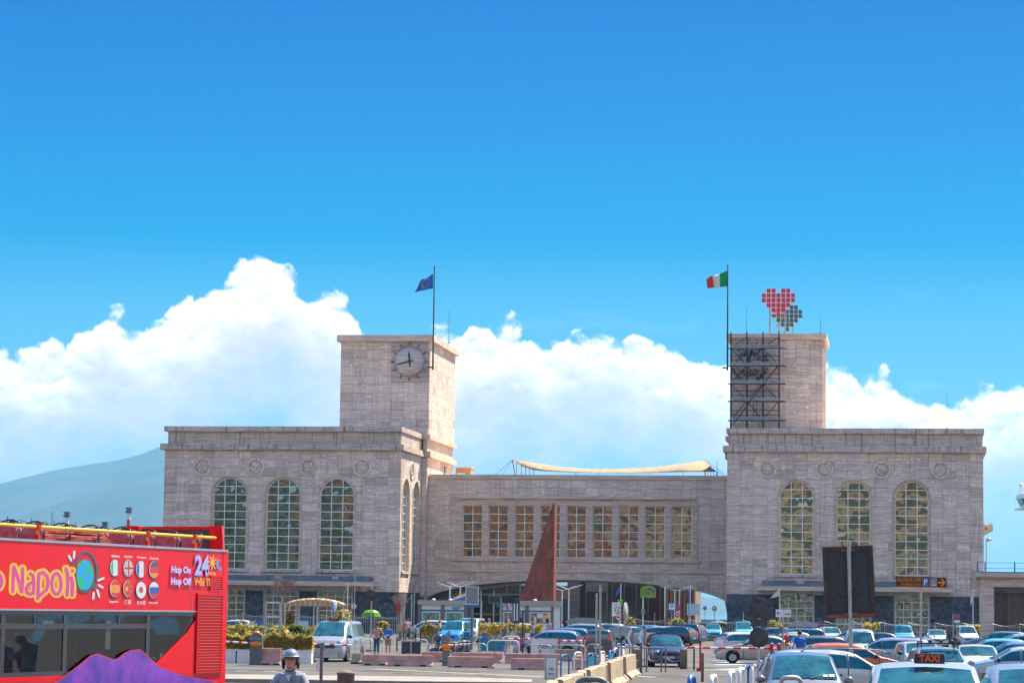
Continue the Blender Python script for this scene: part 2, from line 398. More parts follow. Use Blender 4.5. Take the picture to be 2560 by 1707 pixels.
M['lamp_clear'] = mat('headlamp_lens', (0.30, 0.36, 0.44), 0.08, 0.7, coat=0.8, var=0.2, vscale=15)
M['plate'] = mat('number_plate', (0.45, 0.50, 0.62), 0.4, var=0.05)
M['plastic'] = mat('black_plastic', (0.03, 0.03, 0.034), 0.55, var=0.25, vscale=9)
# ------------------------------------------------------------------ ground, sea, hills
def sheet(name, poly, z, m, kind='structure'):
    mb = MB(); mb.face([(x, y, z) for x, y in poly]); o = obj(name, mb, m, fix=False); o['kind'] = kind; return o
def asphalt():
    m = bpy.data.materials.new('asphalt'); m.use_nodes = True; t = m.node_tree; b = t.nodes['Principled BSDF']
    b.inputs['Roughness'].default_value = 0.85; b.inputs['Specular IOR Level'].default_value = 0.3
    g = N(t, 'ShaderNodeNewGeometry')
    def nz(s, d=6, r=0.6):
        n = N(t, 'ShaderNodeTexNoise'); t.links.new(g.outputs['Position'], n.inputs['Vector']); n.inputs['Scale'].default_value = s; n.inputs['Detail'].default_value = d; n.inputs['Roughness'].default_value = r
        return n.outputs[0]
    c = mixc(t, smooth(t, nz(0.09), 0.35, 0.65), (0.070, 0.066, 0.062), (0.118, 0.110, 0.102))
    c = mixc(t, mth(t, 'MULTIPLY', smooth(t, nz(0.5, 8, 0.7), 0.52, 0.66), 0.7), c, (0.052, 0.05, 0.048))
    c = mixc(t, mth(t, 'MULTIPLY', smooth(t, nz(3.0, 3), 0.66, 0.72), 0.6), c, (0.25, 0.24, 0.23))
    t.links.new(c, b.inputs['Base Color'])
    bp = N(t, 'ShaderNodeBump'); bp.inputs['Strength'].default_value = 0.4; bp.inputs['Distance'].default_value = 0.02
    t.links.new(nz(40, 3), bp.inputs['Height']); t.links.new(bp.outputs[0], b.inputs['Normal'])
    return m
M['asphalt'] = asphalt()
sheet('quay_ground', [(-900, -500), (900, -500), (900, 520), (-900, 520)], 0.0, M['asphalt'])
M['sea'] = mat('sea_water', (0.01, 0.06, 0.085), 0.12, bump=0.6, bscale=0.15, var=0.4, vscale=0.02)
sheet('sea', [(-14000, -3000), (14000, -3000), (14000, 15500), (-14000, 15500)], -2.5, M['sea'])
M['kerb'] = mat('kerb_stone', (0.27, 0.235, 0.20), 0.8, var=0.25, vscale=1.5, bump=0.3)
M['line_white'] = mat('road_paint_white', (0.62, 0.61, 0.58), 0.7, var=0.45, vscale=5)
M['line_blue'] = mat('road_paint_blue', (0.06, 0.22, 0.5), 0.7, var=0.4, vscale=5)
M['line_yellow'] = mat('road_paint_worn', (0.50, 0.42, 0.34), 0.8, var=0.4, vscale=4)

def strip(name, p0, p1, w, z, m):
    a, b = Vector(p0), Vector(p1); d = (b-a).normalized(); n = Vector((-d.y, d.x))*w/2
    return sheet(name, [tuple(a-n), tuple(b-n), tuple(b+n), tuple(a+n)], z, m)
# long pale traffic island across the foreground
def island(name, pts, h, m):
    mb = MB(); mb.prism(pts, 0.0, h, mp=lambda a, b, c: (a, b, c)); o = obj(name, mb, m); o['kind'] = 'structure'; return o
def gr(px, py):
    d = ray(px, py); t_ = -HCAM/d.z; return (d.x*t_, d.y*t_)
island('traffic_island', [gr(300, 1690), gr(1150, 1700), gr(1330, 1706), gr(1330, 1714), gr(1000, 1711), gr(300, 1701)], 0.13, M['kerb'])
a, b = gr(930, 1671), gr(1360, 1691); strip('lane_marking', a, b, 0.35, 0.004, M['line_yellow'])
a, b = gr(560, 1668), gr(925, 1672); strip('lane_marking', a, b, 0.18, 0.004, M['line_yellow'])
for i in range(3):
    a, b = gr(590+i*70, 1676+i), gr(622+i*70, 1676.4+i); strip('lane_marking', a, b, 0.3, 0.004, M['line_white'])
for i in range(5):
    y = 1650+i*5.5
    a, b = gr(1782+i*4, y), gr(1850+i*4, y-1.5); strip('bay_marking', a, b, 0.45 if i % 2 else 0.7, 0.004+0.0*i, M['line_white'] if i % 3 else M['line_blue'])
a, b = gr(1730, 1673), gr(1905, 1676); strip('lane_marking', a, b, 0.5, 0.008, M['line_white'])
a, b = gr(1490, 1684), gr(1640, 1692); strip('lane_marking', a, b, 0.25, 0.004, M['line_white'])

# the far shore and the long flank of the volcano
M['hill'] = mat('hill_woods', (0.05, 0.085, 0.075), 0.9, var=0.5, vscale=0.004, col2=(0.075, 0.10, 0.085))
def ridge(name, prof, D, depth, m, rough=0.06, seed=1):
    "prof: skyline points (x world metres, height); built as a real slope rising from the shore"
    rnd = random.Random(seed); nx, ny = 90, 16; xs = [prof[0][0] + (prof[-1][0]-prof[0][0])*i/nx for i in range(nx+1)]
    def h(x):
        for (a, ha), (b, hb) in zip(prof, prof[1:]):
            if a <= x <= b:
                k = (x-a)/(b-a); return ha+(hb-ha)*k
        return 0
    ph = [rnd.uniform(0, 6.28) for _ in range(8)]
    vs = []; fs = []
    for j in range(ny+1):
        k = j/ny
        for i, x in enumerate(xs):
            ns = sum(sin(x*0.0011*(q+1)*1.7+ph[q]+k*3.1*(q % 3))/(q+1.5) for q in range(8))
            z = h(x)*sin(min(1, k*1.25)*pi/2)**1.3 if k < .8 else h(x)*cos((k-.8)/.2*pi/2)
            z += ns*rough*h(x)*sin(k*pi)
            vs.append((x, D+depth*k, z-3))
    for j in range(ny):
        for i in range(nx): fs.append((j*(nx+1)+i, j*(nx+1)+i+1, (j+1)*(nx+1)+i+1, (j+1)*(nx+1)+i))
    mb = MB(); mb.add(vs, fs, 0, True); o = obj(name, mb, m); o['kind'] = 'structure'; return o
def sx(px, D): return (px-1280)/F*D
Dm = 10000.0
def hz(py, D): return (1522-py)/F*D
ridge('volcano_slope', [(sx(-3600, Dm), 0), (sx(-1500, Dm), 300), (sx(-700, Dm), hz(1310, Dm)), (sx(0, Dm), hz(1190, Dm)), (sx(170, Dm), hz(1130, Dm)), (sx(420, Dm), hz(1072, Dm)), (sx(640, Dm), hz(1070, Dm)),
      (sx(900, Dm), hz(1110, Dm)), (sx(1200, Dm), hz(1260, Dm)), (sx(1500, Dm), hz(1420, Dm)), (sx(1900, Dm), hz(1500, Dm)), (sx(2600, Dm), 10)], Dm-2600, 4200, M['hill'], 0.05, 3)
Df = 8200.0
ridge('volcano_foothill', [(sx(-1500, Df), 20), (sx(-400, Df), hz(1400, Df)), (sx(120, Df), hz(1266, Df)), (sx(420, Df), hz(1170, Df)), (sx(700, Df), hz(1120, Df)), (sx(1000, Df), hz(1300, Df)), (sx(1500, Df), 20)], Df-1500, 2400, M['hill'], 0.03, 5)
ridge('far_hills', [(sx(1000, 9000), 0), (sx(1500, 9000), 40), (sx(1760, 9000), 62), (sx(2000, 9000), 80), (sx(2400, 9000), 110), (sx(2700, 9000), 100), (sx(3600, 9000), 40), (sx(4200, 9000), 0)], 8600, 1500, M['hill'], 0.08, 9)
# breakwater seen through the arch
mb = MB(); mb.b2(-40, 330, 900, 908, -2.5, 0.6); o = obj('breakwater', mb, M['kerb']); o['kind'] = 'structure'

# the air between us and the volcano
mb = MB(); mb.b2(-14500, 14500, -3500, 16000, -3.6, 740.0); hm = bpy.data.materials.new('haze_air'); hm.use_nodes = True; t_ = hm.node_tree
for n_ in list(t_.nodes): t_.nodes.remove(n_)
pv = N(t_, 'ShaderNodeVolumePrincipled'); pv.inputs['Color'].default_value = (0.10, 0.54, 1.0, 1); pv.inputs['Density'].default_value = 5.5e-5; pv.inputs['Anisotropy'].default_value = 0.3
ho = N(t_, 'ShaderNodeOutputMaterial'); t_.links.new(pv.outputs[0], ho.inputs['Volume'])
hz_ = obj('haze', mb, hm); hz_['kind'] = 'stuff'

# the wooded hill behind the town, seen only in the panes
mb = MB(); hp = []
for i in range(41):
    x = -420+i*21; hp.append((x, 100+14*sin(i*.7)+9*sin(i*1.9)))
vs = [(x, -150, 0) for x, h in hp]+[(x, -215, h) for x, h in hp]+[(x, -330, 0) for x, h in hp]
mb.add(vs, [(r*41+i, r*41+i+1, (r+1)*41+i+1, (r+1)*41+i) for r in range(2) for i in range(40)], 0, True)
M['town_hill'] = mat('town_hill', (.05, .06, .04), .9, var=.6, vscale=.06, col2=(.02, .028, .02)); o = obj('hill', mb, M['town_hill']); o['kind'] = 'structure'

M['iron'] = mat('cast_iron', (.05, .048, .05), .6, .4, var=.3, vscale=8)
for px, py in ((598, 1681), (700, 1688), (1010, 1683), (1215, 1686), (1560, 1697), (1680, 1684), (1820, 1690)):
    x, y = gr(px, py); mb = MB(); mb.lathe([(.001, .012), (.42, .012), (.45, .004)], 20, (x, y, 0)); o = obj('manhole_cover', mb, M['iron']); o['kind'] = 'structure'
M['patch'] = mat('asphalt_patch', (.045, .044, .044), .9, var=.3, vscale=3, bump=.3)
for px, py, w, d in ((620, 1674, 3.4, 2.6), (1050, 1677, 5, 3), (1180, 1695, 2.2, 5), (1640, 1690, 2.4, 6), (1780, 1668, 4, 4), (1300, 1672, 3, 3)):
    x, y = gr(px, py); sheet('tar_patch', [(x-w/2, y-d/2), (x+w/2, y-d/2*.9), (x+w/2*.96, y+d/2), (x-w/2*.93, y+d/2*.94)], .0035, M['patch'])
# ------------------------------------------------------------------ the ferry station
SLAB_W, SLAB_H, SLAB_D = 1.36, 0.90, 0.45
_slabcache = {}
def cell_polys(x0, x1, z0, z1, holes):
    hs = [h for h in holes if h[1] > x0 and h[0] < x1]
    if not hs: return [[(x0, z0), (x1, z0), (x1, z1), (x0, z1)]]
    xs = {x0, x1}
    for h in hs:
        for e in (h[0], h[1]):
            if x0 < e < x1: xs.add(e)
    for i in range(1, 8): xs.add(x0+(x1-x0)*i/8)
    xs = sorted(xs)
    def free(x):
        iv = [(z0, z1)]
        for h in hs:
            if h[0] <= x <= h[1]:
                b, t = h[2](x), h[3](x); nv = []
                for a, c in iv:
                    if t <= a or b >= c: nv.append((a, c)); continue
                    if b > a+.02: nv.append((a, b))
                    if t < c-.02: nv.append((t, c))
                iv = nv
        return max(iv, key=lambda q: q[1]-q[0]) if iv else None
    out = []; cur = []
    for a, b in zip(xs, xs[1:]):
        e = (b-a)*1e-3; fa, fb = free(a+e), free(b-e)
        if fa and fb:
            if not cur: cur = [(a, fa)]
            elif abs(cur[-1][1][0]-fa[0]) > .05 or abs(cur[-1][1][1]-fa[1]) > .05:
                out.append(cur); cur = [(a, fa)]
            cur.append((b, fb))
        elif cur: out.append(cur); cur = []
    if cur: out.append(cur)
    res = []
    for c in out:
        p = [(x, f[0]) for x, f in c] + [(x, f[1]) for x, f in reversed(c)]
        q = []
        for a in p:
            if not q or abs(a[0]-q[-1][0])+abs(a[1]-q[-1][1]) > 0.01: q.append(a)
        if len(q) > 1 and abs(q[0][0]-q[-1][0])+abs(q[0][1]-q[-1][1]) < 0.01: q.pop()
        # drop collinear points on straight runs
        r = []
        for i in range(len(q)):
            a, b, d = q[i-1], q[i], q[(i+1) % len(q)]
            if abs((b[0]-a[0])*(d[1]-b[1])-(b[1]-a[1])*(d[0]-b[0])) > 1e-4: r.append(b)
        xs_ = [p_[0] for p_ in r]; zs_ = [p_[1] for p_ in r]
        if len(r) >= 3 and max(xs_)-min(xs_) > .06 and max(zs_)-min(zs_) > .05: res.append(r)
    return res
def clad(parent, a0, a1, z0, z1, holes, m, mp=lambda a, d: (a, d), rz=0.0, sw=SLAB_W, sh=SLAB_H, name='cladding_slab', seed=0, depth=SLAB_D, bond=0.0):
    "stone slabs, each its own piece; a runs along the wall, d into it"
    rnd = random.Random(seed)
    nc, nr = max(1, round((a1-a0)/sw)), max(1, round((z1-z0)/sh)); w, h = (a1-a0)/nc, (z1-z0)/nr; g = 0.008; n = 0
    for r in range(nr):
        for c in range(nc):
            x0, x1, b0, b1 = a0+c*w+g, a0+(c+1)*w-g, z0+r*h+g, z0+(r+1)*h-g
            for poly in cell_polys(x0, x1, b0, b1, holes):
                full = len(poly) == 4 and abs((poly[1][0]-poly[0][0])-(x1-x0)) < .005 and abs((poly[2][1]-poly[1][1])-(b1-b0)) < .005
                pr = rnd.uniform(0, 0.012)
                if full:
                    key = (round(x1-x0, 3), round(b1-b0, 3), m.name, depth); me = _slabcache.get(key); cx, cz = (x0+x1)/2, (b0+b1)/2
                    if me is None:
                        mb = MB(); mb.b2(-(x1-x0)/2, (x1-x0)/2, 0, depth, -(b1-b0)/2, (b1-b0)/2); me = _slabcache[key] = mb.mesh(name, m)
                else:
                    cx = sum(p[0] for p in poly)/len(poly); cz = sum(p[1] for p in poly)/len(poly)
                    mb = MB(); mb.prism([(p[0]-cx, p[1]-cz) for p in poly], 0, depth); me = mb.mesh(name, m); fix_normals(me)
                x, y = mp(cx, -pr); link(name, me, parent, (x, y, cz), (0, 0, rz)); n += 1
    return n
def h_rect(a, b, c, d): return (a, b, lambda x: c, lambda x: d)
def h_arch(xc, R, zs, zb): return (xc-R, xc+R, lambda x: zb, lambda x: zs + sqrt(max(0, R*R-(x-xc)**2)))
def h_circ(xc, zc, R): return (xc-R, xc+R, lambda x: zc-sqrt(max(0, R*R-(x-xc)**2)), lambda x: zc+sqrt(max(0, R*R-(x-xc)**2)))

_panecache = {}
def window(parent, xc, y, z0, z1, w, nc, nr, glass, arch=False, bar=0.078, mp=lambda a, d: (a, d), rz=0.0, name='window', seed=0):
    "a glazed opening: frame bars as the window part, every pane a piece under it. z1 is the crown for an arch"
    rnd = random.Random(seed); R = w/2; zs = z1-R if arch else z1
    top = (lambda x: zs+sqrt(max(0, R*R-(x-xc)**2))) if arch else (lambda x: z1)
    mb = MB(); yb = y-0.03
    for i in range(nc+1):
        x = xc-R+w*i/nc; t = top(min(max(x, xc-R+.02), xc+R-.02)) if 0 < i < nc else zs
        xx = x + (bar/2 if i == 0 else (-bar/2 if i == nc else 0))
        mb.b2(xx-bar/2, xx+bar/2, yb, y+0.02, z0, t)
    for j in range(nr+1):
        z = z0+(z1-z0)*j/nr
        if arch and j == nr: continue
        hw = R if z <= zs else sqrt(max(0, R*R-(z-zs)**2))
        zz = z+(bar/2 if j == 0 else (-bar/2 if j == nr else 0))
        mb.b2(xc-hw+.01, xc+hw-.01, yb+.004, y+0.016, zz-bar/2, zz+bar/2)
    if arch:
        n = 20; outer = [(xc+R*cos(pi*k/n), zs+R*sin(pi*k/n)) for k in range(n+1)]; inner = [(xc+(R-bar)*cos(pi*k/n), zs+(R-bar)*sin(pi*k/n)) for k in range(n, -1, -1)]
        for k in range(n):
            p = [outer[k], outer[k+1], inner[n-k-1], inner[n-k]]; mb.prism(p, yb+.002, y+.018)
    X0, Y0 = mp(0, 0)
    f = obj(name, mb, M['frame_white'], parent, (X0, Y0, 0), (0, 0, rz))
    pw, ph = w/nc, (z1-z0)/nr
    for i in range(nc):
        for j in range(nr):
            x0, x1, a, b = xc-R+i*pw+.004, xc-R+(i+1)*pw-.004, z0+j*ph+.004, z0+(j+1)*ph-.004
            tl = (rnd.gauss(0, .0016), 0, rnd.gauss(0, .0016))
            if not arch or (b <= zs):
                key = (round(pw, 3), round(ph, 3), glass.name); me = _panecache.get(key)
                if me is None:
                    q = MB(); q.b2(-pw/2+.004, pw/2-.004, 0, .012, -ph/2+.004, ph/2-.004); me = _panecache[key] = q.mesh('pane', glass)
                link('pane', me, f, ((x0+x1)/2, y+.012, (a+b)/2), tl)
            else:
                xs = [x0+(x1-x0)*k/6 for k in range(7)]; lo = []; hi = []
                for x in xs:
                    t = min(b, top(x))
                    if t > a+.01: lo.append((x, a)); hi.append((x, t))
                if len(lo) < 2: continue
                poly = lo+hi[::-1]; cx, cz = sum(p[0] for p in poly)/len(poly), sum(p[1] for p in poly)/len(poly)
                q = MB(); q.prism([(p[0]-cx, p[1]-cz) for p in poly], 0, .012); me = q.mesh('pane', glass); fix_normals(me)
                link('pane', me, f, (cx, y+.012, cz), tl)
    return f
def surround(parent, xc, w, z0, zs, t, y0, y1, m, name='window_surround', mp=lambda a, d: (a, d), rz=0.0, steps=24):
    "moulded jambs and arch ring round an opening"
    R = w/2; mb = MB()
    def ring(r0, r1, a, b):
        mb.b2(xc-r1, xc-r0, a, b, z0, zs); mb.b2(xc+r0, xc+r1, a, b, z0, zs)
        for k in range(steps):
            p = [(xc+r*cos(pi*q/steps), zs+r*sin(pi*q/steps)) for r, q in ((r0, k), (r1, k), (r1, k+1), (r0, k+1))]; mb.prism(p, a, b)
    ring(R+.001, R+t*.55, y0+.10, y1); ring(R+t*.55+.001, R+t, y0-.05, y1)
    X0, Y0 = mp(0, 0); return obj(name, mb, m, parent, (X0, Y0, 0), (0, 0, rz))

def roundel(parent, xc, zc, R, kind, mp=lambda a, d: (a, d), rz=0.0):
    x, y = mp(xc, 0); mb = MB(); prof = []
    for k in range(9):
        a = 2*pi*k/8; prof.append((R-.13+.13*cos(a), -.02-.10*sin(a)))
    mb.lathe(prof, 32, axis='Y')
    o = obj('roundel', mb, M['roundel'], parent, (x, y, zc), (0, 0, rz))
    d = MB(); d.lathe([(0.001, .035), (R-.12, .035), (R-.12, .3)], 28, axis='Y')
    def bl(cx, cz, rx, rz_, ry=.12, tilt=0): 
        b = MB(); b.ball((0, 0, 0), rx, ry, rz_, 10, 6)
        Rm = Matrix.Rotation(tilt, 3, 'Y'); d.add([Rm @ Vector(p)+Vector((cx, .035, cz)) for p in b.v], b.f, 0, True)
    s = R*.9
    if kind == 'figure':       # standing draped figure
        bl(0, .55*s, .11*s, .14*s); bl(0, .12*s, .19*s, .34*s); bl(0, -.42*s, .16*s, .42*s); bl(-.24*s, .2*s, .07*s, .28*s, .1, .5); bl(.26*s, .22*s, .07*s, .28*s, .1, -.6)
    elif kind == 'winged':
        bl(.02*s, .5*s, .11*s, .13*s); bl(0, .1*s, .17*s, .33*s); bl(-.1*s, -.38*s, .14*s, .36*s, .12, .25); bl(.32*s, .3*s, .30*s, .13*s, .1, -.5); bl(.3*s, .05*s, .26*s, .1*s, .1, -.3); bl(-.3*s, .12*s, .06*s, .3*s, .1, .7)
    elif kind == 'seated':
        bl(0, .45*s, .12*s, .15*s); bl(0, .08*s, .2*s, .3*s); bl(-.28*s, -.28*s, .32*s, .14*s, .13, .4); bl(.28*s, -.28*s, .32*s, .14*s, .13, -.4); bl(-.3*s, .1*s, .08*s, .3*s, .1, .6); bl(.3*s, .1*s, .08*s, .3*s, .1, -.6); bl(0, .68*s, .2*s, .06*s)
    elif kind == 'spiral':
        for q in range(9):
            a = .7*q; r = .62*s-.05*s*q; bl(r*cos(a), r*sin(a), .16*s-.008*q, .12*s, .11, -a)
    elif kind == 'lion':
        bl(.05*s, .06*s, .48*s, .2*s); bl(-.5*s, .22*s, .2*s, .2*s, .15)
        for q in (-.42, -.24, .3, .46): bl(q*s, -.3*s, .07*s, .26*s)
        bl(.62*s, .15*s, .05*s, .28*s, .08, .5); bl(0, -.56*s, .6*s, .05*s)
    elif kind == 'eagle':
        bl(0, .1*s, .15*s, .4*s); bl(0, .55*s, .1*s, .13*s); bl(-.36*s, .22*s, .14*s, .42*s, .1, .7); bl(.36*s, .22*s, .14*s, .42*s, .1, -.7); bl(-.12*s, -.42*s, .06*s, .2*s); bl(.12*s, -.42*s, .06*s, .2*s); bl(0, -.6*s, .5*s, .07*s)
    elif kind == 'horse':
        bl(0, 0, .4*s, .19*s); bl(-.38*s, .3*s, .13*s, .34*s, .12, -.5); bl(-.5*s, .55*s, .18*s, .1*s, .1, .3)
        for q in (-.3, -.15, .22, .36): bl(q*s, -.36*s, .06*s, .3*s)
        bl(.46*s, -.1*s, .05*s, .28*s, .08, -.3); bl(.45*s, .5*s, .12*s, .18*s)
    else:
        bl(-.1*s, .42*s, .12*s, .3*s, .12, -.5); bl(.12*s, 0, .2*s, .34*s, .12, -.2); bl(.2*s, -.4*s, .1*s, .3*s, .1, .2); bl(-.15*s, -.25*s, .07*s, .4*s, .1, -.4)
    obj('relief', d, M['roundel'], o)
    return o

def cornice_ring(mb, x0, x1, y0, y1, z0, z1):
    mb.b2(x0, x1, y0, y1, z0, z1)

# ---- the two pavilions
def pavilion(label, pc, p0, p1, wins, meds, zs_, glass, kinds, side, gfloor, seed):
    u0, u1 = fu(p0, 1128), fu(p1, 1128); uc = (u0+u1)/2; hw = (u1-u0)/2
    t = thing('station_pavilion', label, 'pavilion', bworld(uc, 0), -TH, 'twin pavilions of the ferry station')
    ztop, zslab, zfr, zcor, zmed, zarc, zgl, zsill, zflash, zcan0, zcan1, zdark, zdoor = [fz(pc, y) for y in zs_]
    dep = 34.0
    rs = hw-SLAB_D if side else hw                     # clad on the right flank too
    mb = MB(); mb.b2(-hw+.02, rs-.02, SLAB_D, dep, zdark, zfr); obj('wall', mb, M['core'], t)
    mb = MB(); mb.b2(-hw+.06, rs-.05, SLAB_D+.03, dep-.1, 0, zdark-.002); obj('base_wall', mb, M['dark_core'], t)
    k = (u1-u0)/(p1-p0)                                # metres per photo pixel here
    R = 41.8*k; T = 6.6*k
    holes = []; dark_holes = []
    for i, p in enumerate(wins):
        xc = fu(p, 1310)-uc; zs = zarc-R
        holes.append(h_arch(xc, R+T-.02, zs, zgl-.35))
        surround(t, xc, 2*R, zgl, zs, T, 0.0, SLAB_D, M['trav_plain'])
        window(t, xc, .27, zgl, zarc, 2*R, 3, 11, glass, True, seed=seed+i)
        mb = MB(); mb.b2(xc-R-T-.12, xc+R+T+.12, -.16, SLAB_D, zsill, zgl-.003); obj('sill', mb, M['trav_stain'], t)
        # ground-floor glazing below the canopy
        gw = 83*k
        dark_holes.append(h_rect(xc-gw/2-.12, xc+gw/2+.12, -1, zdoor+.1)); holes.append(h_rect(xc-gw/2-.12, xc+gw/2+.12, -1, zdoor+.1))
        window(t, xc, .25, 0.15, zdoor, gw, 4, 6, M['pane_low'], False, bar=.07, name='ground_floor_window', seed=seed+20+i)
        mb = MB(); mb.b2(xc-gw/2-.12, xc-gw/2-.003, .02, SLAB_D, 0, zdoor+.1); mb.b2(xc+gw/2+.003, xc+gw/2+.12, .02, SLAB_D, 0, zdoor+.1); mb.b2(xc-gw/2-.002, xc+gw/2+.002, .02, SLAB_D, zdoor+.003, zdoor+.1)
        obj('door_frame', mb, M['steel'], t)
    for i, p in enumerate(meds):
        xm = fu(p, 1168)-uc; Rm = 23*k; roundel(t, xm, zmed, Rm, kinds[i]); holes.append(h_circ(xm, zmed, Rm-.1))
    n = clad(t, -hw, hw, zdark, zcor, holes, M['trav'], seed=seed)
    n2 = clad(t, -hw+.04, hw-.04, 0.0, zdark-.002, dark_holes, M['dark_stone'], name='basalt_slab', seed=seed+5, sw=1.6, sh=1.2, mp=lambda a, d: (a, d+.04))
    if side:
        mp = lambda a, d: (hw-d, a); hs = []; dh = []
        for i, (vc) in enumerate((3.0, 8.75)):
            hs.append(h_arch(vc, R+T-.02, zarc-R, zgl-.35))
            surround(t, vc, 2*R, zgl, zarc-R, T, 0.0, SLAB_D, M['trav_plain'], mp=lambda a, d: (hw, 0), rz=pi/2)
            window(t, vc, .36, zgl, zarc, 2*R, 3, 11, glass, True, mp=lambda a, d: (hw, 0), rz=pi/2, seed=seed+40+i)
            mb = MB(); mb.b2(vc-R-T-.12, vc+R+T+.12, -.16, SLAB_D, zsill, zgl-.003); obj('sill', mb, M['trav_plain'], t, (hw, 0, 0), (0, 0, pi/2))
        roundel(t, 5.87, zmed, 23*k, 'seated', mp=lambda a, d: (hw-d, a), rz=pi/2); hs.append(h_circ(5.87, zmed, 23*k-.1))
        clad(t, SLAB_D+.01, 11.7, zdark, zcor, hs, M['trav'], mp=mp, rz=pi/2, seed=seed+9)
        clad(t, SLAB_D+.01, 11.7, 0, zdark-.002, [], M['dark_stone'], mp=lambda a, d: (hw-.04-d, a), rz=pi/2, name='basalt_slab', seed=seed+11, sw=1.6, sh=1.2)
    ye = 11.7 if side else dep
    o_ = .42
    mb = MB(); mb.b2(-hw-o_, hw+o_-.1, -o_, ye if side else dep, zcor, zfr); obj('lower_cornice', mb, M['trav_stain'], t)
    mb = MB(); mb.b2(-hw+.30, hw-.04, .05, ye-.004 if side else dep-.3, zfr+.002, zslab); obj('frieze', mb, M['trav_stain'], t)
    mb = MB(); mb.b2(-hw-.08, hw+.10, -.30, ye-.008 if side else dep-.1, zslab+.002, ztop); obj('top_cornice', mb, M['trav_stain'], t)
    # canopy over the ground floor
    mb = MB(); cw = 242*k
    mb.b2(-cw, cw, -2.3, 0.02, zcan1, zcan0); obj('canopy', mb, M['trav_plain'], t)
    mb = MB(); mb.prism([(-2.1, zcan0+.003), (0.0, zcan0+.003), (0.0, zflash+.1), (-.7, zflash+.1), (-.9, zflash)], -cw+.5, cw-.5, mp=lambda a, b, c: (c, a, b)); obj('canopy_flashing', mb, M['lead'], t)
    for q in (-.55, 0.02, .6):
        mb = MB(); mb.b2(q*cw-.35, q*cw+.35, -1.5, -.9, zcan0+.25, zcan0+.55); obj('vent_box', mb, M['steel'], t)
    return t, uc, hw, dict(ztop=ztop, zslab=zslab, zfr=zfr, zcor=zcor, zdark=zdark, n=(n, n2))
M['lead'] = mat('lead_flashing', (0.20, 0.20, 0.19), 0.55, 0.2, var=0.4, vscale=1.2)
ZL = [1066, 1078.5, 1109.5, 1124.5, 1168, 1195, 1423, 1430, 1440, 1452, 1463, 1476, 1472]
pavL, ucL, hwL, zl = pavilion('stone station pavilion with three green-reflecting arched windows, below the clock tower', 706, 412.5, 1003.5, [572.9, 706.8, 840.8], [506, 639, 772, 905.5], ZL,
    M['pane_green'], ['figure', 'winged', 'seated', 'spiral'], True, None, 100)
ZR = [1071, 1084, 1115, 1130.5, 1174.5, 1203, 1437, 1444, 1455, 1467, 1478, 1488, 1484]
pavR, ucR, hwR, zr = pavilion('stone station pavilion with three gold-reflecting arched windows, below the scaffolded tower', 2138, 1818, 2458, [1991.7, 2133.8, 2279], [1919, 2061, 2205, 2350.5], ZR,
    M['pane_gold'], ['lion', 'eagle', 'horse', 'other'], False, None, 200)
ZRD = zr

# ---- the two towers
VT = 11.7
def tower(label, pA, pB, y_top, y_cor, depth, side_left, seed, zz, ucp, hwp):
    a, b = fu(pA, 1000, VT), fu(pB, 1000, VT); uc = (a+b)/2; hw = (b-a)/2
    t = thing('station_tower', label, 'tower', bworld(uc, VT), -TH, 'towers of the ferry station')
    pc = (pA+pB)/2
    zt, zc = fz(pc, y_top, VT), fz(pc, y_cor, VT); zb = zz['ztop']-.2
    mb = MB(); mb.b2(-hw+.02, hw-SLAB_D, SLAB_D, depth, 0.0, zc-.002); obj('wall', mb, M['core'], t)
    clad(t, -hw, hw, zb, zc, [], M['trav'], seed=seed, sw=1.5, sh=.95)
    clad(t, SLAB_D+.01, depth, zb, zc, [], M['trav'], mp=lambda A, d: (hw-d, A), rz=pi/2, seed=seed+1, sw=1.5, sh=.95)
    mb = MB(); mb.b2(-hw-.4, hw+.4, -.42, depth+.4, zc, zt); obj('top_cornice', mb, M['trav_plain'], t)
    return t, uc, hw, zt, zc, zb, pc
twL, utL, hwtL, ztL, zcL, zbL, pcL = tower('tall square stone tower with the round clock face', 850, 1073, 838, 853.5, 16.3, False, 300, zl, ucL, hwL)
twR, utR, hwtR, ztR, zcR, zbR, pcR = tower('tall square stone tower with weather dial behind scaffolding', 1825, 2057, 835, 849, 9.5, True, 310, zr, ucR, hwR)
# lower stage of the clock tower: wall and the pavilion's mouldings carried round it
mb = MB(); x1 = ucL+hwL+.55-utL
z = zl
mb.b2(hwtL-.6, x1, -.02, 16.3, z['zdark'], z['zcor']-.002); obj('lower_stage', mb, M['trav_plain'], twL)
clad(twL, 0.0, 16.3, fz(1100, 1190, VT), z['zcor']-.004, [], M['trav'], mp=lambda A, d: (x1+.03-d, A), rz=pi/2, seed=333, depth=.03)
clad(twL, ucL+hwL-utL+.02, x1, 4.0, z['zcor']-.004, [], M['trav'], mp=lambda A, d: (A, d-.05), seed=334, depth=.03, sw=.7)
mb = MB(); mb.b2(hwtL-.6, x1+.45, -.45, 16.5, z['zcor'], z['zfr']); obj('lower_cornice', mb, M['trav_plain'], twL)
mb = MB(); mb.b2(hwtL-.6, x1+.02, -.03, 16.3, z['zfr']+.002, z['zslab']); obj('frieze', mb, M['trav_plain'], twL)
mb = MB(); mb.b2(hwtL-.6, x1+.40, -.40, 16.45, z['zslab']+.002, z['ztop']); obj('middle_cornice', mb, M['trav_plain'], twL)
mb = MB(); mb.b2(x1+.031, x1+.06, 10.6, 11.3, z['zcor']-3, z['zcor']-.4); obj('slit_window', mb, M['black'], twL)
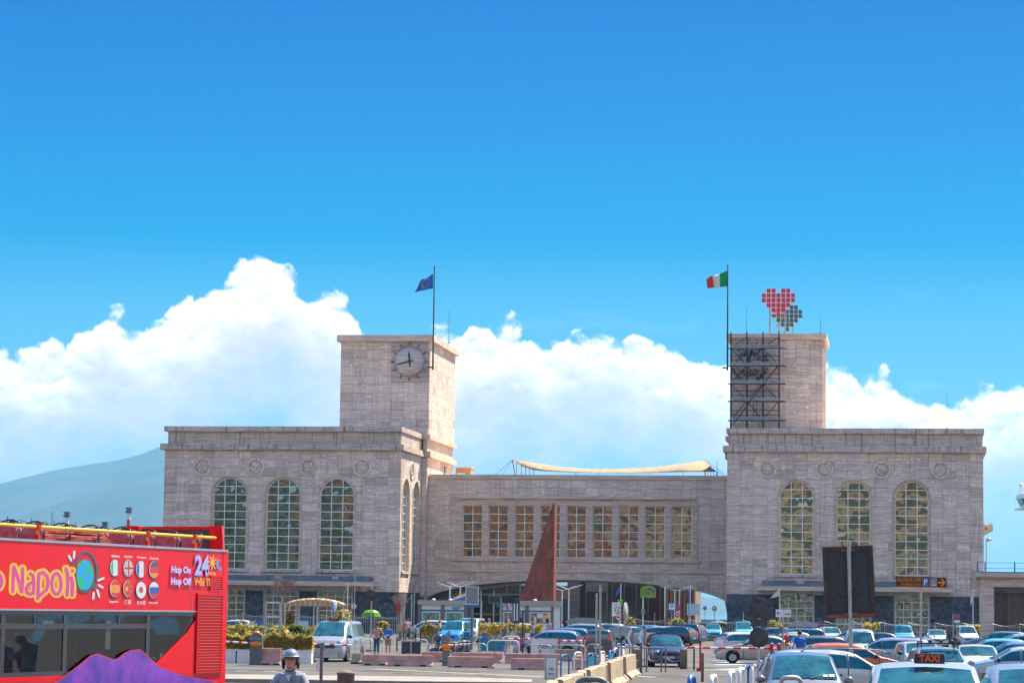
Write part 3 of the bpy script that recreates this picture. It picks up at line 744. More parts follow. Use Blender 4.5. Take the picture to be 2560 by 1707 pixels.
# same for the right tower's visible left edge
mb = MB(); mb.b2(-hwtR-.12, -hwtR+.8, .0, 9.4, 4.0, zr['ztop']-.3); obj('lower_stage', mb, M['trav_plain'], twR)
for nm, za, zb_, ov in (('lower_cornice', zr['zcor'], zr['zfr'], .5), ('middle_cornice', zr['zslab'], zr['ztop']-.002, .45)):
    mb = MB(); mb.b2(-hwtR-ov, -hwtR+.7, -.3, 9.5, za, zb_); obj(nm, mb, M['trav_plain'], twR)

# clock
M['clock_ground'] = stone('clock_ground', (0.58, 0.48, 0.41), (0.48, 0.39, 0.33), (0.28, 0.22, 0.19), rnd=.03)
M['clock_disc'] = stone('clock_disc', (0.74, 0.66, 0.60), (0.62, 0.55, 0.50), (0.40, 0.36, 0.33), rnd=.02)
M['bronze'] = mat('dark_bronze', (0.035, 0.045, 0.05), 0.5, 0.3, var=.3)
kT = (fu(1073, 1000, VT)-fu(850, 1000, VT))/223.0
cx, cz = fu(1024.3, 903.6, VT)-utL, fz(1024.3, 903.6, VT)
mb = MB(); s_ = 47*kT; mb.b2(cx-s_, min(cx+s_, hwtL-.02), -.05, .02, cz-s_*1.1, min(cz+s_*1.05, zcL-.02)); ck = obj('clock_face', mb, M['clock_ground'], twL)
mb = MB(); mb.lathe([(0.001, -.085), (37*kT, -.085), (37*kT, -.045)], 48, (cx, 0, cz), axis='Y'); obj('dial', mb, M['clock_disc'], ck)
mb = MB(); mb.box(0, 0, 0, 1.6*kT*1.25, .08, 7.5*kT); hm = mb.mesh('hour_marker', M['bronze'])
for i in range(12):
    a = 2*pi*i/12; r = 43.5*kT; link('hour_marker', hm, ck, (cx+r*sin(a), -.12, cz+r*cos(a)), (0, a, 0))
mb = MB()
for i in range(60):
    a = 2*pi*i/60; r = 37.3*kT; R_ = Matrix.Rotation(a, 3, 'Y'); mb.box(cx+r*sin(a), -.11, cz+r*cos(a), .032, .05, .12, rot=R_)
o = obj('minute_track', mb, M['bronze'], ck); o['kind'] = 'stuff'
def hand(name, ang, l, tail, w, y):
    mb = MB(); mb.prism([(-w*.5, -tail), (w*.5, -tail), (w*.62, l*.7), (0, l), (-w*.62, l*.7)], -.03, .03); obj(name, mb, M['bronze'], ck, (cx, y, cz), (0, ang, 0))
hand('hour_hand', radians(-5), 27*kT, 12*kT, 3.2*kT, -.16)
hand('minute_hand', radians(-103.5), 35*kT, 10*kT, 2.6*kT, -.23)

# weather dial (letters and figures fixed to the wall)
kR = (fu(2057, 1000, VT)-fu(1825, 1000, VT))/232.0
wx, wz = fu(1873, 908, VT)-utR, fz(1873, 908, VT)
mb = MB(); mb.lathe([(0.001, -.04), (34*kR, -.04), (34*kR, -.0)], 40, (wx, 0, wz), axis='Y'); wd = obj('weather_dial', mb, M['clock_disc'], twR)
M['letter'] = mat('dark_letters', (0.03, 0.05, 0.055), .6, var=.2)
def arc_text(word, r, a0, a1, size, flip=False):
    n = len(word)
    for i, ch in enumerate(word):
        if ch == ' ': continue
        a = radians(a0+(a1-a0)*(i/(n-1) if n > 1 else .5)); x, zc_ = wx+r*sin(a), wz+r*cos(a)
        text('letter', ch, size, M['letter'], wd, (x, -.09, zc_), (Matrix.Rotation(a+(pi if flip else 0), 3, 'Y') @ Matrix.Rotation(pi/2, 3, 'X')).to_euler(), ext=.03, off=.02)
arc_text('VARIABILE', 42*kR, -40, 38, 11*kR)
arc_text('BEL', 44*kR, 66, 94, 12*kR)
arc_text('TEMPO', 44*kR, 108, 150, 11*kR)
arc_text('VENTO', 44*kR, 262, 214, 11*kR, True)
for ch, a in (('73', -62), ('74', -38), ('75', -20), ('76', 62), ('77', 30), ('70', 140), ('71', 180), ('72', 218)):
    a = radians(a); text('numeral', ch, 9*kR, M['letter'], wd, (wx+25*kR*sin(a), -.09, wz+25*kR*cos(a)), ext=.03, off=.015)
mb = MB()
for i in range(48):
    a = 2*pi*i/48; mb.box(wx+32*kR*sin(a), -.08, wz+32*kR*cos(a), .06, .05, .16, rot=Matrix.Rotation(a, 3, 'Y'))
o = obj('scale_ticks', mb, M['letter'], wd); o['kind'] = 'stuff'
mb = MB(); mb.prism([(-.14, -.9), (.14, -.9), (.12, 1.0), (-.12, 1.0)], -.2, -.14); obj('pointer', mb, M['letter'], wd, (wx, 0, wz+.5), (0, radians(18), 0))
# fluted strips on the tower's right flank
for i in range(3):
    mb = MB(); mb.b2(hwtR-.002, hwtR+.10, 1.5+i*2.7, 2.1+i*2.7, zbR, zcR-.003); obj('pilaster_strip', mb, M['trav_plain'], twR)

# ---- the bridge between the pavilions
VB = 13.0
b0, b1 = fu(1056, 1300, VB), fu(1822, 1300, VB)+1.0; ub = (b0+b1)/2; hb = (b1-b0)/2
br = thing('station_bridge', 'long stone wing with nine tall windows over a wide low arch', 'building wing', bworld(ub, VB), -TH)
fb = lambda px, py: (fac(px, py, VB)[0]-ub, fac(px, py, VB)[1])
pcb = 1440
zp1, zp0, zs1, zs0 = [fz(pcb, y, VB) for y in (1187, 1198, 1421, 1431)]
zwf1, zwf0, zw1, zw0, zsl = [fz(pcb, y, VB) for y in (1252, 1398, 1264, 1394, 1404)]
ax0, ax1 = fb(1066, 1500)[0], fb(1815, 1500)[0]; axc = (ax0+ax1)/2; aw = (ax1-ax0)/2*1.03
zcrown = fz(pcb, 1449.5, VB); ab = 62*kT; zspr = zcrown-ab
arch_top = lambda x: zspr + ab*sqrt(max(0, 1-((x-axc)/aw)**2))
dB = 16.0
# arch ring body: wall above the opening, with a real vault through it
mb = MB(); n = 48
for i in range(n):
    xa, xb = -hb+2*hb*i/n, -hb+2*hb*(i+1)/n
    za = arch_top(xa) if abs(xa-axc) < aw else 0; zb_ = arch_top(xb) if abs(xb-axc) < aw else 0
    mb.add([(xa, SLAB_D, za), (xb, SLAB_D, zb_), (xb, SLAB_D, zp1-.05), (xa, SLAB_D, zp1-.05), (xa, dB, za), (xb, dB, zb_), (xb, dB, zp1-.05), (xa, dB, zp1-.05)],
           [(0,1,2,3), (7,6,5,4), (0,4,5,1), (3,2,6,7)])
obj('wall', mb, M['core'], br)
holes = [(axc-aw, axc+aw, lambda x: -1.0, arch_top)]
fx0, fx1 = fb(1139, 1320)[0], fb(1744, 1320)[0]
nclad = clad(br, -hb, hb, zs1+.002, zp0-.002, [h_rect(fx0, fx1, zsl, zwf1)], M['trav'], seed=400, sw=1.5, sh=.95)
nclad2 = clad(br, -hb, hb, 0.0, zs0-.002, holes, M['trav'], seed=401, sw=1.5, sh=.95)
print('bridge slabs', nclad, nclad2)
mb = MB(); mb.b2(-hb, hb, -.12, SLAB_D, zs0, zs1); obj('string_course', mb, M['trav_plain'], br)
mb = MB(); mb.b2(-hb+.3, hb, -.14, dB, zp0, zp1); obj('parapet', mb, M['trav_plain'], br)
mb = MB(); mb.b2(-hb, -hb+.55, -.16, SLAB_D, 3.5, zp1+.02); obj('pilaster', mb, M['trav_plain'], br)
# intrados moulding
mb = MB()
for i in range(40):
    t0, t1 = pi*i/40, pi*(i+1)/40
    P = lambda t_, k: (axc+(aw+k)*cos(t_), zspr+(ab+k)*sin(t_))
    mb.prism([P(t0, 0), P(t0, .28), P(t1, .28), P(t1, 0)], -.05, SLAB_D)
obj('arch_moulding', mb, M['trav_plain'], br)
# window band
mb = MB(); zt_ = zwf1; 
mb.b2(fx0, fx1, -.10, SLAB_D, zw1+.002, zwf1); mb.b2(fx0, fx1, -.10, SLAB_D, zw0-.15, zw0-.002)
WN = [(343,487),(532,677),(725,867),(915,1060),(1107,1250),(1298,1445),(1490,1637),(1683,1830),(1878,2027)]
ed = [(fb(a/2.94+1040, 1320)[0], fb(b/2.94+1040, 1320)[0]) for a, b in WN]
xs = [fx0]+[e for p in ed for e in p]+[fx1]
for i in range(0, len(xs), 2): mb.b2(xs[i]+(.001 if i else 0), xs[i+1]-.001, -.10, SLAB_D, zw0-.002, zw1+.002)
obj('window_band', mb, M['trav_plain'], br)
for i, (a_, b_) in enumerate(ed): window(br, (a_+b_)/2, .22, zw0, zw1, b_-a_, 2, 6, M['pane_flat'], False, bar=.08, seed=500+i)
mb = MB(); mb.b2(fx0-.25, fx1+.25, -.28, .02, zsl, zw0-.152); obj('sill', mb, M['trav_plain'], br)
za_, zb2 = fz(pcb, 1241, VB), fz(pcb, 1247, VB)
mb = MB(); mb.b2(fb(1149, 1245)[0], fb(1739, 1245)[0], -.35, .02, zb2, za_); obj('drip_moulding', mb, M['trav_plain'], br)
mb = MB(); mb.b2(fb(1741, 1300)[0], fb(1746, 1300)[0], -.16, .02, zs1, zsl-.003); obj('frame_moulding', mb, M['trav_plain'], br)

# ---- what stands behind the arch
VH = 52.0
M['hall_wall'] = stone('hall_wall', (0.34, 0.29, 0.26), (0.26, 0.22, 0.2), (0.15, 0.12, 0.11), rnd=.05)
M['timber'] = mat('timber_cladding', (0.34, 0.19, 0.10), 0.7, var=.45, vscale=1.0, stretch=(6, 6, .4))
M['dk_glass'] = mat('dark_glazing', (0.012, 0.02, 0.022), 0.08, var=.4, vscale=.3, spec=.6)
hb_ = lambda px, py, v: fac(px, py, v)
u_a, u_b = fu(1418, 1500, VH), fu(1660, 1500, VH)
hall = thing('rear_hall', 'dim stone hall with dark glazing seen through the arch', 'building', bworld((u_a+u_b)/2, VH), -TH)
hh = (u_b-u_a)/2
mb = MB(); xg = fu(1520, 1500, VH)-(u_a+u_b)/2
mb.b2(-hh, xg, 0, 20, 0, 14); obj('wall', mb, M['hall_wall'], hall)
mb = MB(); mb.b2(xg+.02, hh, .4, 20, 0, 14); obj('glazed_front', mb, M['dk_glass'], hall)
mb = MB(); xd0, xd1 = fu(1466, 1500, VH)-(u_a+u_b)/2, fu(1515, 1500, VH)-(u_a+u_b)/2
mb.b2(xd0, xd1, -.04, .1, 0.8, 5.0); obj('window', mb, M['dk_glass'], hall)
mb = MB(); xd2 = fu(1457, 1500, VH)-(u_a+u_b)/2; mb.b2(xd2-.35, xd2+.3, -.05, .1, 0, 8.5); obj('slot_opening', mb, M['black'], hall)
mb = MB(); 
for q in range(5): x_ = xg+.5+q*(hh-xg-1)/4; mb.b2(x_-.06, x_+.06, .3, .39, 0, 14)
obj('glazing_bars', mb, M['steel_dk'], hall)
u_c, u_d = fu(1664, 1500, 40), fu(1738, 1500, 40)
col = thing('timber_pavilion', 'brown timber-clad pavilion beside the gap to the sea', 'building', bworld((u_c+u_d)/2, 40), -TH)
hc = (u_d-u_c)/2; mb = MB(); mb.b2(-hc, hc, .35, 9, 0, 9); obj('wall', mb, M['hall_wall'], col)
for q in range(7):
    x_ = -hc+.15+q*(2*hc-.3)/6; mb = MB(); mb.b2(x_-.16, x_+.16, 0, .349, 0, 9); obj('timber_board', mb, M['timber'], col)
u_e, u_f = fu(1040, 1500, 46), fu(1300, 1500, 46)
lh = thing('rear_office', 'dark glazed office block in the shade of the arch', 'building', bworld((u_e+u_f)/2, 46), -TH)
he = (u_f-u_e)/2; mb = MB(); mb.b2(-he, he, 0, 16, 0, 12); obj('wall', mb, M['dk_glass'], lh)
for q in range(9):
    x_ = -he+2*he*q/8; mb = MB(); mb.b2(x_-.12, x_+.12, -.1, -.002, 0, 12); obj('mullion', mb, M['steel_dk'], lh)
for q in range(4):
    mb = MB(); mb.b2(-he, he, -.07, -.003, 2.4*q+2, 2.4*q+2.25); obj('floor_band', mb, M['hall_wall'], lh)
u_g, u_h = fu(1380, 1500, 70), fu(1436, 1500, 70)
tn = thing('tan_house', 'sunlit tan house beyond the arch, beside the rusty sculpture', 'house', bworld((u_g+u_h)/2, 70), -TH-.5)
M['tan'] = mat('tan_render', (0.50, 0.30, 0.17), .85, var=.2, vscale=.5)
mb = MB(); mb.b2(-3, 3, 0, 9, 0, 5.6); obj('wall', mb, M['tan'], tn)
for q in range(3):
    mb = MB(); mb.b2(-2.2+q*1.8, -1.2+q*1.8, -.05, .1, .6, 4.2); obj('window', mb, M['dk_glass'], tn)
mb = MB(); mb.b2(-3.2, 3.2, -.3, 9.2, 5.6, 5.9); obj('roof', mb, M['core'], tn)
# vault side walls
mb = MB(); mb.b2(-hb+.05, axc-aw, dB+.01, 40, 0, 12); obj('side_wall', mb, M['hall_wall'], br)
# ------------------------------------------------------------------ vehicles
CARS = {
 'hatch':  dict(L=3.9, W=1.66, belt=.93, r=.30, wf=.315, wr=-.315, prof=[(-.5,.32),(-.5,.55),(-.496,.80),(-.485,.96),(-.445,1.24),(-.405,1.385),(-.33,1.45),(-.15,1.475),(.0,1.455),(.075,1.40),(.255,1.00),(.30,.965),(.42,.855),(.475,.74),(.496,.60),(.5,.32)]),
 'tall':   dict(L=3.7, W=1.62, belt=.98, r=.30, wf=.32, wr=-.33, prof=[(-.5,.32),(-.5,.6),(-.495,.98),(-.475,1.30),(-.455,1.50),(-.40,1.555),(-.15,1.575),(.03,1.55),(.11,1.48),(.27,1.06),(.31,1.02),(.43,.92),(.485,.76),(.5,.6),(.5,.32)]),
 'van':    dict(L=4.75, W=1.92, belt=1.12, r=.33, wf=.31, wr=-.30, prof=[(-.5,.34),(-.5,.7),(-.497,1.15),(-.488,1.72),(-.465,1.88),(-.40,1.935),(.08,1.93),(.165,1.86),(.345,1.24),(.375,1.17),(.455,1.0),(.49,.78),(.5,.55),(.5,.34)]),
 'kangoo': dict(L=4.0, W=1.70, belt=1.05, r=.31, wf=.32, wr=-.32, prof=[(-.5,.33),(-.5,.6),(-.495,1.05),(-.485,1.62),(-.46,1.75),(-.3,1.80),(.03,1.785),(.10,1.71),(.245,1.14),(.28,1.06),(.42,.93),(.485,.76),(.5,.55),(.5,.33)]),
 'mpv':    dict(L=4.25, W=1.76, belt=1.0, r=.315, wf=.315, wr=-.31, prof=[(-.5,.33),(-.5,.6),(-.492,.98),(-.465,1.33),(-.435,1.55),(-.35,1.62),(-.08,1.655),(.055,1.60),(.115,1.53),(.30,1.08),(.34,1.02),(.455,.86),(.49,.66),(.5,.5),(.5,.33)]),
 'wagon':  dict(L=4.55, W=1.75, belt=.95, r=.315, wf=.31, wr=-.31, prof=[(-.5,.32),(-.5,.55),(-.495,.92),(-.465,1.20),(-.425,1.42),(-.33,1.49),(-.08,1.51),(.03,1.465),(.08,1.40),(.225,1.02),(.27,.975),(.44,.83),(.488,.66),(.5,.5),(.5,.32)]),
 'sedan':  dict(L=4.4, W=1.74, belt=.94, r=.31, wf=.31, wr=-.31, prof=[(-.5,.32),(-.5,.55),(-.495,.86),(-.475,.985),(-.385,1.03),(-.355,1.06),(-.24,1.35),(-.16,1.425),(-.02,1.44),(.05,1.395),(.215,1.0),(.26,.965),(.44,.81),(.488,.65),(.5,.5),(.5,.32)]),
}
_carcache = {}
def car_parts(kind):
    if kind in _carcache: return _carcache[kind]
    K = CARS[kind]; L, Wd, belt, rw = K['L'], K['W'], K['belt'], K['r']; P = [(x*L, z) for x, z in K['prof']]
    def lerp(a, b, k): return a+(b-a)*k
    hwf = [(-.5,.445),(-.485,.475),(-.43,.495),(-.2,.5),(.25,.5),(.38,.485),(.45,.45),(.485,.40),(.5,.36)]
    def hw(x):
        f = x/L
        for (a, wa), (b, wb) in zip(hwf, hwf[1:]):
            if f <= b: return Wd*lerp(wa, wb, max(0, (f-a)/(b-a)))
        return Wd*hwf[-1][1]
    # walk the profile finely
    pts = []
    for (a, b) in zip(P, P[1:]):
        n = max(1, int(abs(b[0]-a[0])/.09))
        for i in range(n): pts.append((lerp(a[0], b[0], i/n), lerp(a[1], b[1], i/n)))
    pts.append(P[-1])
    xf, xr = K['wf']*L, K['wr']*L; ra = rw+.055; ext = []
    for xw in (xf, xr):
        for q in range(11):
            ext.append(xw+ra*cos(pi*q/10)*1.0)
    def top(x):
        for a, b in zip(P, P[1:]):
            if a[0] <= x <= b[0] and b[0] > a[0]: return lerp(a[1], b[1], (x-a[0])/(b[0]-a[0]))
        return P[0][1]
    lo, hi = P[1][0]+.02, P[-2][0]-.02
    pts += [(x, top(x)) for x in ext if lo < x < hi]
    pts = [p for p in pts if True]
    first, last = [p for p in pts if abs(p[0]-P[0][0]) < 1e-6], [p for p in pts if abs(p[0]-P[-1][0]) < 1e-6]
    mid = sorted([p for p in pts if P[0][0]+1e-6 < p[0] < P[-1][0]-1e-6])
    pts = sorted(first, key=lambda p: p[1])+mid+sorted(last, key=lambda p: -p[1])
    def sec(x, zt):
        w = hw(x); z0 = .20
        for xw in (xf, xr):
            d = ra*ra-(x-xw)**2
            if d > 0: z0 = max(z0, rw+sqrt(d))
        z0 = min(z0, zt-.06); zb = min(belt, zt-.03); k = max(0, min(1, (zt-zb)/.55))
        wt = w*.965-w*.20*k
        zm = max(z0+.01, min(zb-.16, max(z0+.02, .5)))
        return [(w*.93, z0), (w*.99, max(z0+.005, lerp(z0, zm, .6))), (w, zm+.004 if zm > z0 else z0+.01), (w*.97, max(zb, z0+.02)), (wt, zt-.05*min(1, k*2+.3)), (wt-.13, zt-.008), (0, zt+.018*k+.006)]
    def loft(stations):
        mb = MB(); rings = []
        for x, zt in stations:
            s = sec(x, zt); r = [(x, y, z) for y, z in s]+[(x, -y, z) for y, z in s[-2::-1]]; rings.append(r)
        n = len(rings[0]); vs = [p for r in rings for p in r]; fs = [(i*n+j, i*n+j+1, (i+1)*n+j+1, (i+1)*n+j) for i in range(len(rings)-1) for j in range(n-1)]
        mb.add(vs, fs, 0, True); mb.add(rings[0], [tuple(range(n))]); mb.add(rings[-1], [tuple(range(n))]); return mb
    parts = []
    def put(nm, mb, m, loc=(0,0,0), smooth_fix=True, sub=None):
        me = mb.mesh(nm, m if m else M['white'])
        if smooth_fix: fix_normals(me)
        parts.append((nm, me, m is None, loc, sub))
    body = loft(pts)
    put('body', body, None)
    mb = MB(); mb.b2(-.46*L, .455*L, -.42*Wd, .42*Wd, .17, .45); put('underbody', mb, M['plastic'])
    # arc-length lookup of the roof line
    def along(z0, z1, front):
        seq = P if not front else P[::-1]
        out = []
        def find(z):
            rng = list(zip(seq, seq[1:])); rng = rng if front else rng
            for a, b in rng:
                if (a[1]-z)*(b[1]-z) <= 0 and a[1] != b[1]:
                    k = (z-a[1])/(b[1]-a[1]); 
                    if 0 <= k <= 1: return lerp(a[0], b[0], k)
            return None
        n = 7
        for i in range(n):
            z = lerp(z0, z1, i/(n-1)); x = find(z)
            if x is not None: out.append((x, z))
        return out
    H = max(p[1] for p in P)
    def patch(nm, line, inset=.0):
        mb = MB(); vs = []; m_ = 7
        for i, (x, z) in enumerate(line):
            a = line[max(0, i-1)]; b = line[min(len(line)-1, i+1)]; d = Vector((b[0]-a[0], 0, b[1]-a[1])).normalized(); nrm = Vector((-d.z, 0, d.x))
            if nrm.z < 0: nrm = -nrm
            s = sec(x, z); y5 = s[5][0]+.045-inset
            for j in range(m_):
                f = -1+2*j/(m_-1); zz = lerp(s[6][1], s[5][1], abs(f)**1.6); vs.append(Vector((x, y5*f, zz))+nrm*.012)
        n = len(line); fs = [(i*m_+j, i*m_+j+1, (i+1)*m_+j+1, (i+1)*m_+j) for i in range(n-1) for j in range(m_-1)]
        mb.add(vs, fs, 0, True); put(nm, mb, M['cglass'])
    wl = along(H-.075, belt+.10, True)
    patch('windscreen', wl)
    for sgn in (.15, -.55):
        (xw_, zw_), (xv_, zv_) = wl[-1], wl[-3]; mb = MB(); mb.tube([(xw_+.03, sgn*.5*Wd, zw_+.02), (xv_+.03, (sgn+.42)*.5*Wd, zv_-.02)], .012, 4); put('wiper', mb, M['plastic'])
    mb = MB(); (xm_, zm_) = wl[1]; mb.ball((xm_-.02, 0, zm_-.0), .03, .14, .045, 10, 6); put('rear_view_mirror', mb, M['plastic'])
    rl = along(belt+.10, H-.11, False)
    if len(rl) > 2: patch('rear_window', rl, .03)
    xa = wl[-1][0]-.06; xbk = rl[0][0]+.12 if len(rl) > 2 else -.45*L
    spl = [xa, .02*L, -.22*L, xbk] if kind not in ('hatch', 'tall', 'sedan') else [xa, -.01*L, xbk]
    if kind == 'sedan': spl[-1] = -.27*L
    for sgn in (1, -1):
        for a, b in zip(spl, spl[1:]):
            mb = MB(); vs = []; n = 9
            for i in range(n):
                x = lerp(a-.03, b+.03, i/(n-1)); s = sec(x, top(x)); p3, p4 = s[3], s[4]
                k = (p4[1]-p3[1])
                for f in (.10, .5, .88 if k > .2 else .6):
                    vs.append((x, sgn*(lerp(p3[0], p4[0], f)+.008), lerp(p3[1], p4[1], f)))
            mb.add(vs, [(i*3+j, i*3+j+1, (i+1)*3+j+1, (i+1)*3+j) for i in range(n-1) for j in range(2)], 0, True); put('side_window', mb, M['cglass'])
    for xs_ in spl[:-1] if kind in ('hatch', 'tall', 'sedan') else spl[:-1]+[spl[-1]-.1]:
        for sgn in (1, -1):
            s = sec(xs_-.02, top(xs_-.02)); vs = []
            for y, z in s[:5]: vs += [(xs_-.014, sgn*(y+.004), z), (xs_+.014, sgn*(y+.004), z)]
            mb = MB(); mb.add(vs, [(q*2, q*2+1, q*2+3, q*2+2) for q in range(4)]); put('door_seam', mb, M['plastic'])
    zf = min(.72, belt-.24)
    hx = .468*L
    for sgn in (1, -1):
        mb = MB(); mb.ball((0, 0, 0), .19, .17, .10 if kind != 'van' else .15, 12, 8); put('headlight', mb, M['lamp_clear'], (hx-.05, sgn*.35*Wd, zf if kind != 'van' else .86))
        mb = MB(); tl = .30 if kind in ('hatch', 'wagon', 'sedan') else .46
        if kind == 'sedan': mb.ball((0, 0, 0), .07, .17, .09, 10, 6); put('tail_light', mb, M['lamp_red'], (-.488*L, sgn*.36*Wd, .82))
        else:
            # upright lamps that follow the rear pillar
            z0_, z1_ = belt-.08, belt-.08+tl
            ln = along(z0_, z1_, False) or [(-.495*L, z0_), (-.49*L, z1_)]; vs = []
            for x, z in ln:
                s = sec(x, max(z, .5)); w = hw(x)*.95 - (.0 if z < belt else (z-belt)*.30)
                vs += [(x-.022, sgn*(w-.16), z), (x-.022, sgn*w, z), (x+.13, sgn*(w+.025), z)]
            n = len(ln); mb.add(vs, [(i*3+j, i*3+j+1, (i+1)*3+j+1, (i+1)*3+j) for i in range(n-1) for j in range(2)], 0, False)
            put('tail_light', mb, M['lamp_red'])
        mb = MB(); mb.ball((0, 0, 0), .07, .12, .085, 10, 6); put('door_mirror', mb, None if kind in ('mpv', 'wagon') else M['plastic'], (xa-.12 if kind != 'van' else xa-.15, sgn*(hw(xa)+.10), belt+.08))
        mb = MB(); mb.b2(-.10, .10, -.015, .015, -.02, .02); put('door_handle', mb, M['plastic'], (-.04*L, sgn*(.5*Wd+.004), belt-.14))
    mb = MB(); mb.b2(-.03, .03, -.26*Wd, .26*Wd, -.07, .07); put('grille', mb, M['plastic'], (.493*L, 0, .60 if kind != 'van' else .72))
    mb = MB(); mb.b2(-.03, .03, -.38*Wd, .38*Wd, -.07, .07); put('air_intake', mb, M['plastic'], (.492*L, 0, .34))
    mb = MB(); mb.b2(-.012, .012, -.26, .26, -.055, .055); put('number_plate', mb, M['plate'], (.5*L+.025, 0, .46)); put('number_plate', mb, M['plate'], (-.5*L-.01, 0, .58))
    for xw in (xf, xr):
        for sgn in (1, -1):
            mb = MB(); wd = .095
            mb.lathe([(rw*.60, -wd), (rw*.93, -wd), (rw, -wd*.6), (rw, wd*.6), (rw*.93, wd), (rw*.60, wd)], 20, axis='Y'); put('wheel', mb, M['rubber'], (xw, sgn*(.5*Wd-.11), rw))
            mb = MB(); y = sgn*wd*.85
            mb.lathe([(.001, y), (rw*.16, y), (rw*.2, y-sgn*.02), (rw*.5, y-sgn*.03), (rw*.62, y)], 18, axis='Y')
            for q in range(5):
                a = 2*pi*q/5; mb.box(cos(a)*rw*.36, y-sgn*.006, sin(a)*rw*.36, rw*.5, .02, .055, rot=Matrix.Rotation(-a, 3, 'Y'))
            put('rim', mb, M['alloy'], (0, 0, 0), True, 'wheel')
    _carcache[kind] = parts; return parts
def paint(name, col, metal=0.0):
    key = 'paint_'+name
    if key not in M:
        M[key] = mat('car_paint_'+name, col, 0.32, metal, var=.05, vscale=2.0, coat=0.9, spec=.5)
    return M[key]
PAINT = {'silver': ((.50,.53,.55),.5), 'pearl': ((.36,.37,.40),.2), 'white': ((.50,.51,.52),0), 'skyblue': ((.03,.30,.62),.1), 'steelblue': ((.16,.27,.42),.4), 'navy': ((.015,.025,.07),.2),
         'black': ((.012,.013,.018),.1), 'grey': ((.20,.215,.24),.4), 'darkgrey': ((.07,.075,.085),.3), 'lilac': ((.34,.36,.50),.4), 'cyan': ((.06,.42,.60),.1), 'orange': ((.62,.11,.03),.1), 'paleblue': ((.42,.55,.66),.3), 'teal': ((.03,.16,.20),.3), 'sand': ((.44,.42,.38),.3)}
PARK = 'vehicles parked on the station forecourt'
def car(kind, colour, label, loc, rz, cat='car', name='parked_car', group=PARK, scale=1.0, skip=()):
    t = thing(name, label, cat, loc, rz, group); t.scale = (scale,)*3
    p = paint(colour, *PAINT[colour]); last = None
    for nm, me, painted, lc, sub in car_parts(kind):
        if nm in skip: continue
        o = link(nm, me, t if sub is None else last, lc)
        if nm == 'wheel': last = o
        if painted:
            o.material_slots[0].link = 'OBJECT'; o.material_slots[0].material = p
    return t
def C(kind, colour, px, D, hd, label, **kw):
    "D: distance in metres; hd: heading in degrees, 0 = towards picture right, -90 = towards the viewer"
    return car(kind, colour, label, gnd(px, D), radians(hd), **kw)
def roof_box(par, m, z, x=-.1, l=2.0, w=.75, h=.36):
    mb = MB(); pr = [(-l/2, 0), (l/2-.1, 0), (l/2, h*.35), (l/2-.5, h*.85), (0, h), (-l/2+.3, h*.95), (-l/2, h*.6)]
    mb.prism(pr, -w/2, w/2); obj('roof_box', mb, m, par, (x, 0, z+.06))
    for q in (-.55, .5):
        mb = MB(); mb.b2(-.03, .03, -.6, .6, 0, .05); obj('roof_bar', mb, M['plastic'], par, (x+q, 0, z+.008))
def roof_rails(par, z, L, y=.6):
    for s in (1, -1):
        mb = MB(); mb.tube([(-L/2, s*y, z-.04), (-L/2+.15, s*y, z+.035), (0, s*y*.99, z+.06), (L/2-.2, s*y, z+.03), (L/2, s*y, z-.05)], .018, 6); obj('roof_rail', mb, M['steel_dk'], par)
def taxi_sign(par, loc, w=.42, h=.13, dark=True, rz=pi/2):
    mb = MB(); mb.frus(0, 0, 0, h, .12, w, .08, w*.96); o = obj('taxi_sign', mb, M['plastic'] if dark else M['white'], par, loc)
    text('lettering', 'TAXI', h*.95, M['taxi_txt'] if dark else M['letter'], o, (.066, 0, h*.5), (pi/2, 0, rz), ext=.004, off=.006)
M['box_green'] = mat('roof_box_grey_green', (.20, .27, .25), .3, coat=.6, var=.08)
M['taxi_txt'] = mat('taxi_lettering', (.85, .12, .03), .4, var=.05)

# left and centre
v = C('van', 'pearl', 840, 127, -100, 'silver white taxi van with roof sign, behind the barrier arm', cat='taxi', name='taxi_van'); taxi_sign(v, (.45, 0, 1.945), .5, .15)
v = C('kangoo', 'skyblue', 1140, 190, -104, 'bright blue small van facing us, behind parked scooters', cat='van', name='parked_van')
C('van', 'silver', 1176, 203, -100, 'grey van tail behind the bright blue van', cat='van', name='parked_van')
C('mpv', 'white', 1068, 226, 178, 'white people carrier in front of the travel kiosk with teal banners')
C('hatch', 'white', 1282, 232, 176, 'white car half hidden behind the long hedge before the second kiosk')
C('hatch', 'lilac', 1372, 148, 168, 'pale blue hatchback with tall red lamps behind the white board')
C('hatch', 'steelblue', 1408, 172, 166, 'dark blue hatchback behind the pale blue hatchback')
C('mpv', 'pearl', 1440, 196, 166, 'pale silver people carrier, third in the row of side-on cars')
v = C('wagon', 'sand', 1452, 216, 180, 'estate car carrying a grey green roof box'); roof_box(v, M['box_green'], 1.51, -.1, 2.75, .8, .5)
C('mpv', 'white', 1505, 206, 160, 'white off-roader between the roof box car and the two tall poles')
C('wagon', 'grey', 1548, 200, 130, 'grey estate seen from behind with pale plate and small red lamps')
C('hatch', 'black', 1580, 214, 150, 'black hatchback beside the round bush, behind the leaning posts')
C('tall', 'darkgrey', 1502, 147, 84, 'dark small car seen from behind, past the tall pole pair', skip=())
C('hatch', 'silver', 1636, 208, 158, 'silver hatchback side-on, just behind the dark car with the badge')
C('hatch', 'grey', 1662, 214, 152, 'grey hatchback tail showing past the silver hatchback')
C('hatch', 'black', 1680, 206, 150, 'black hatchback with tall red tail lamps, rear to the right')
C('mpv', 'navy', 1702, 222, 150, 'dark blue people carrier with tall red lamps, last of the dark row')
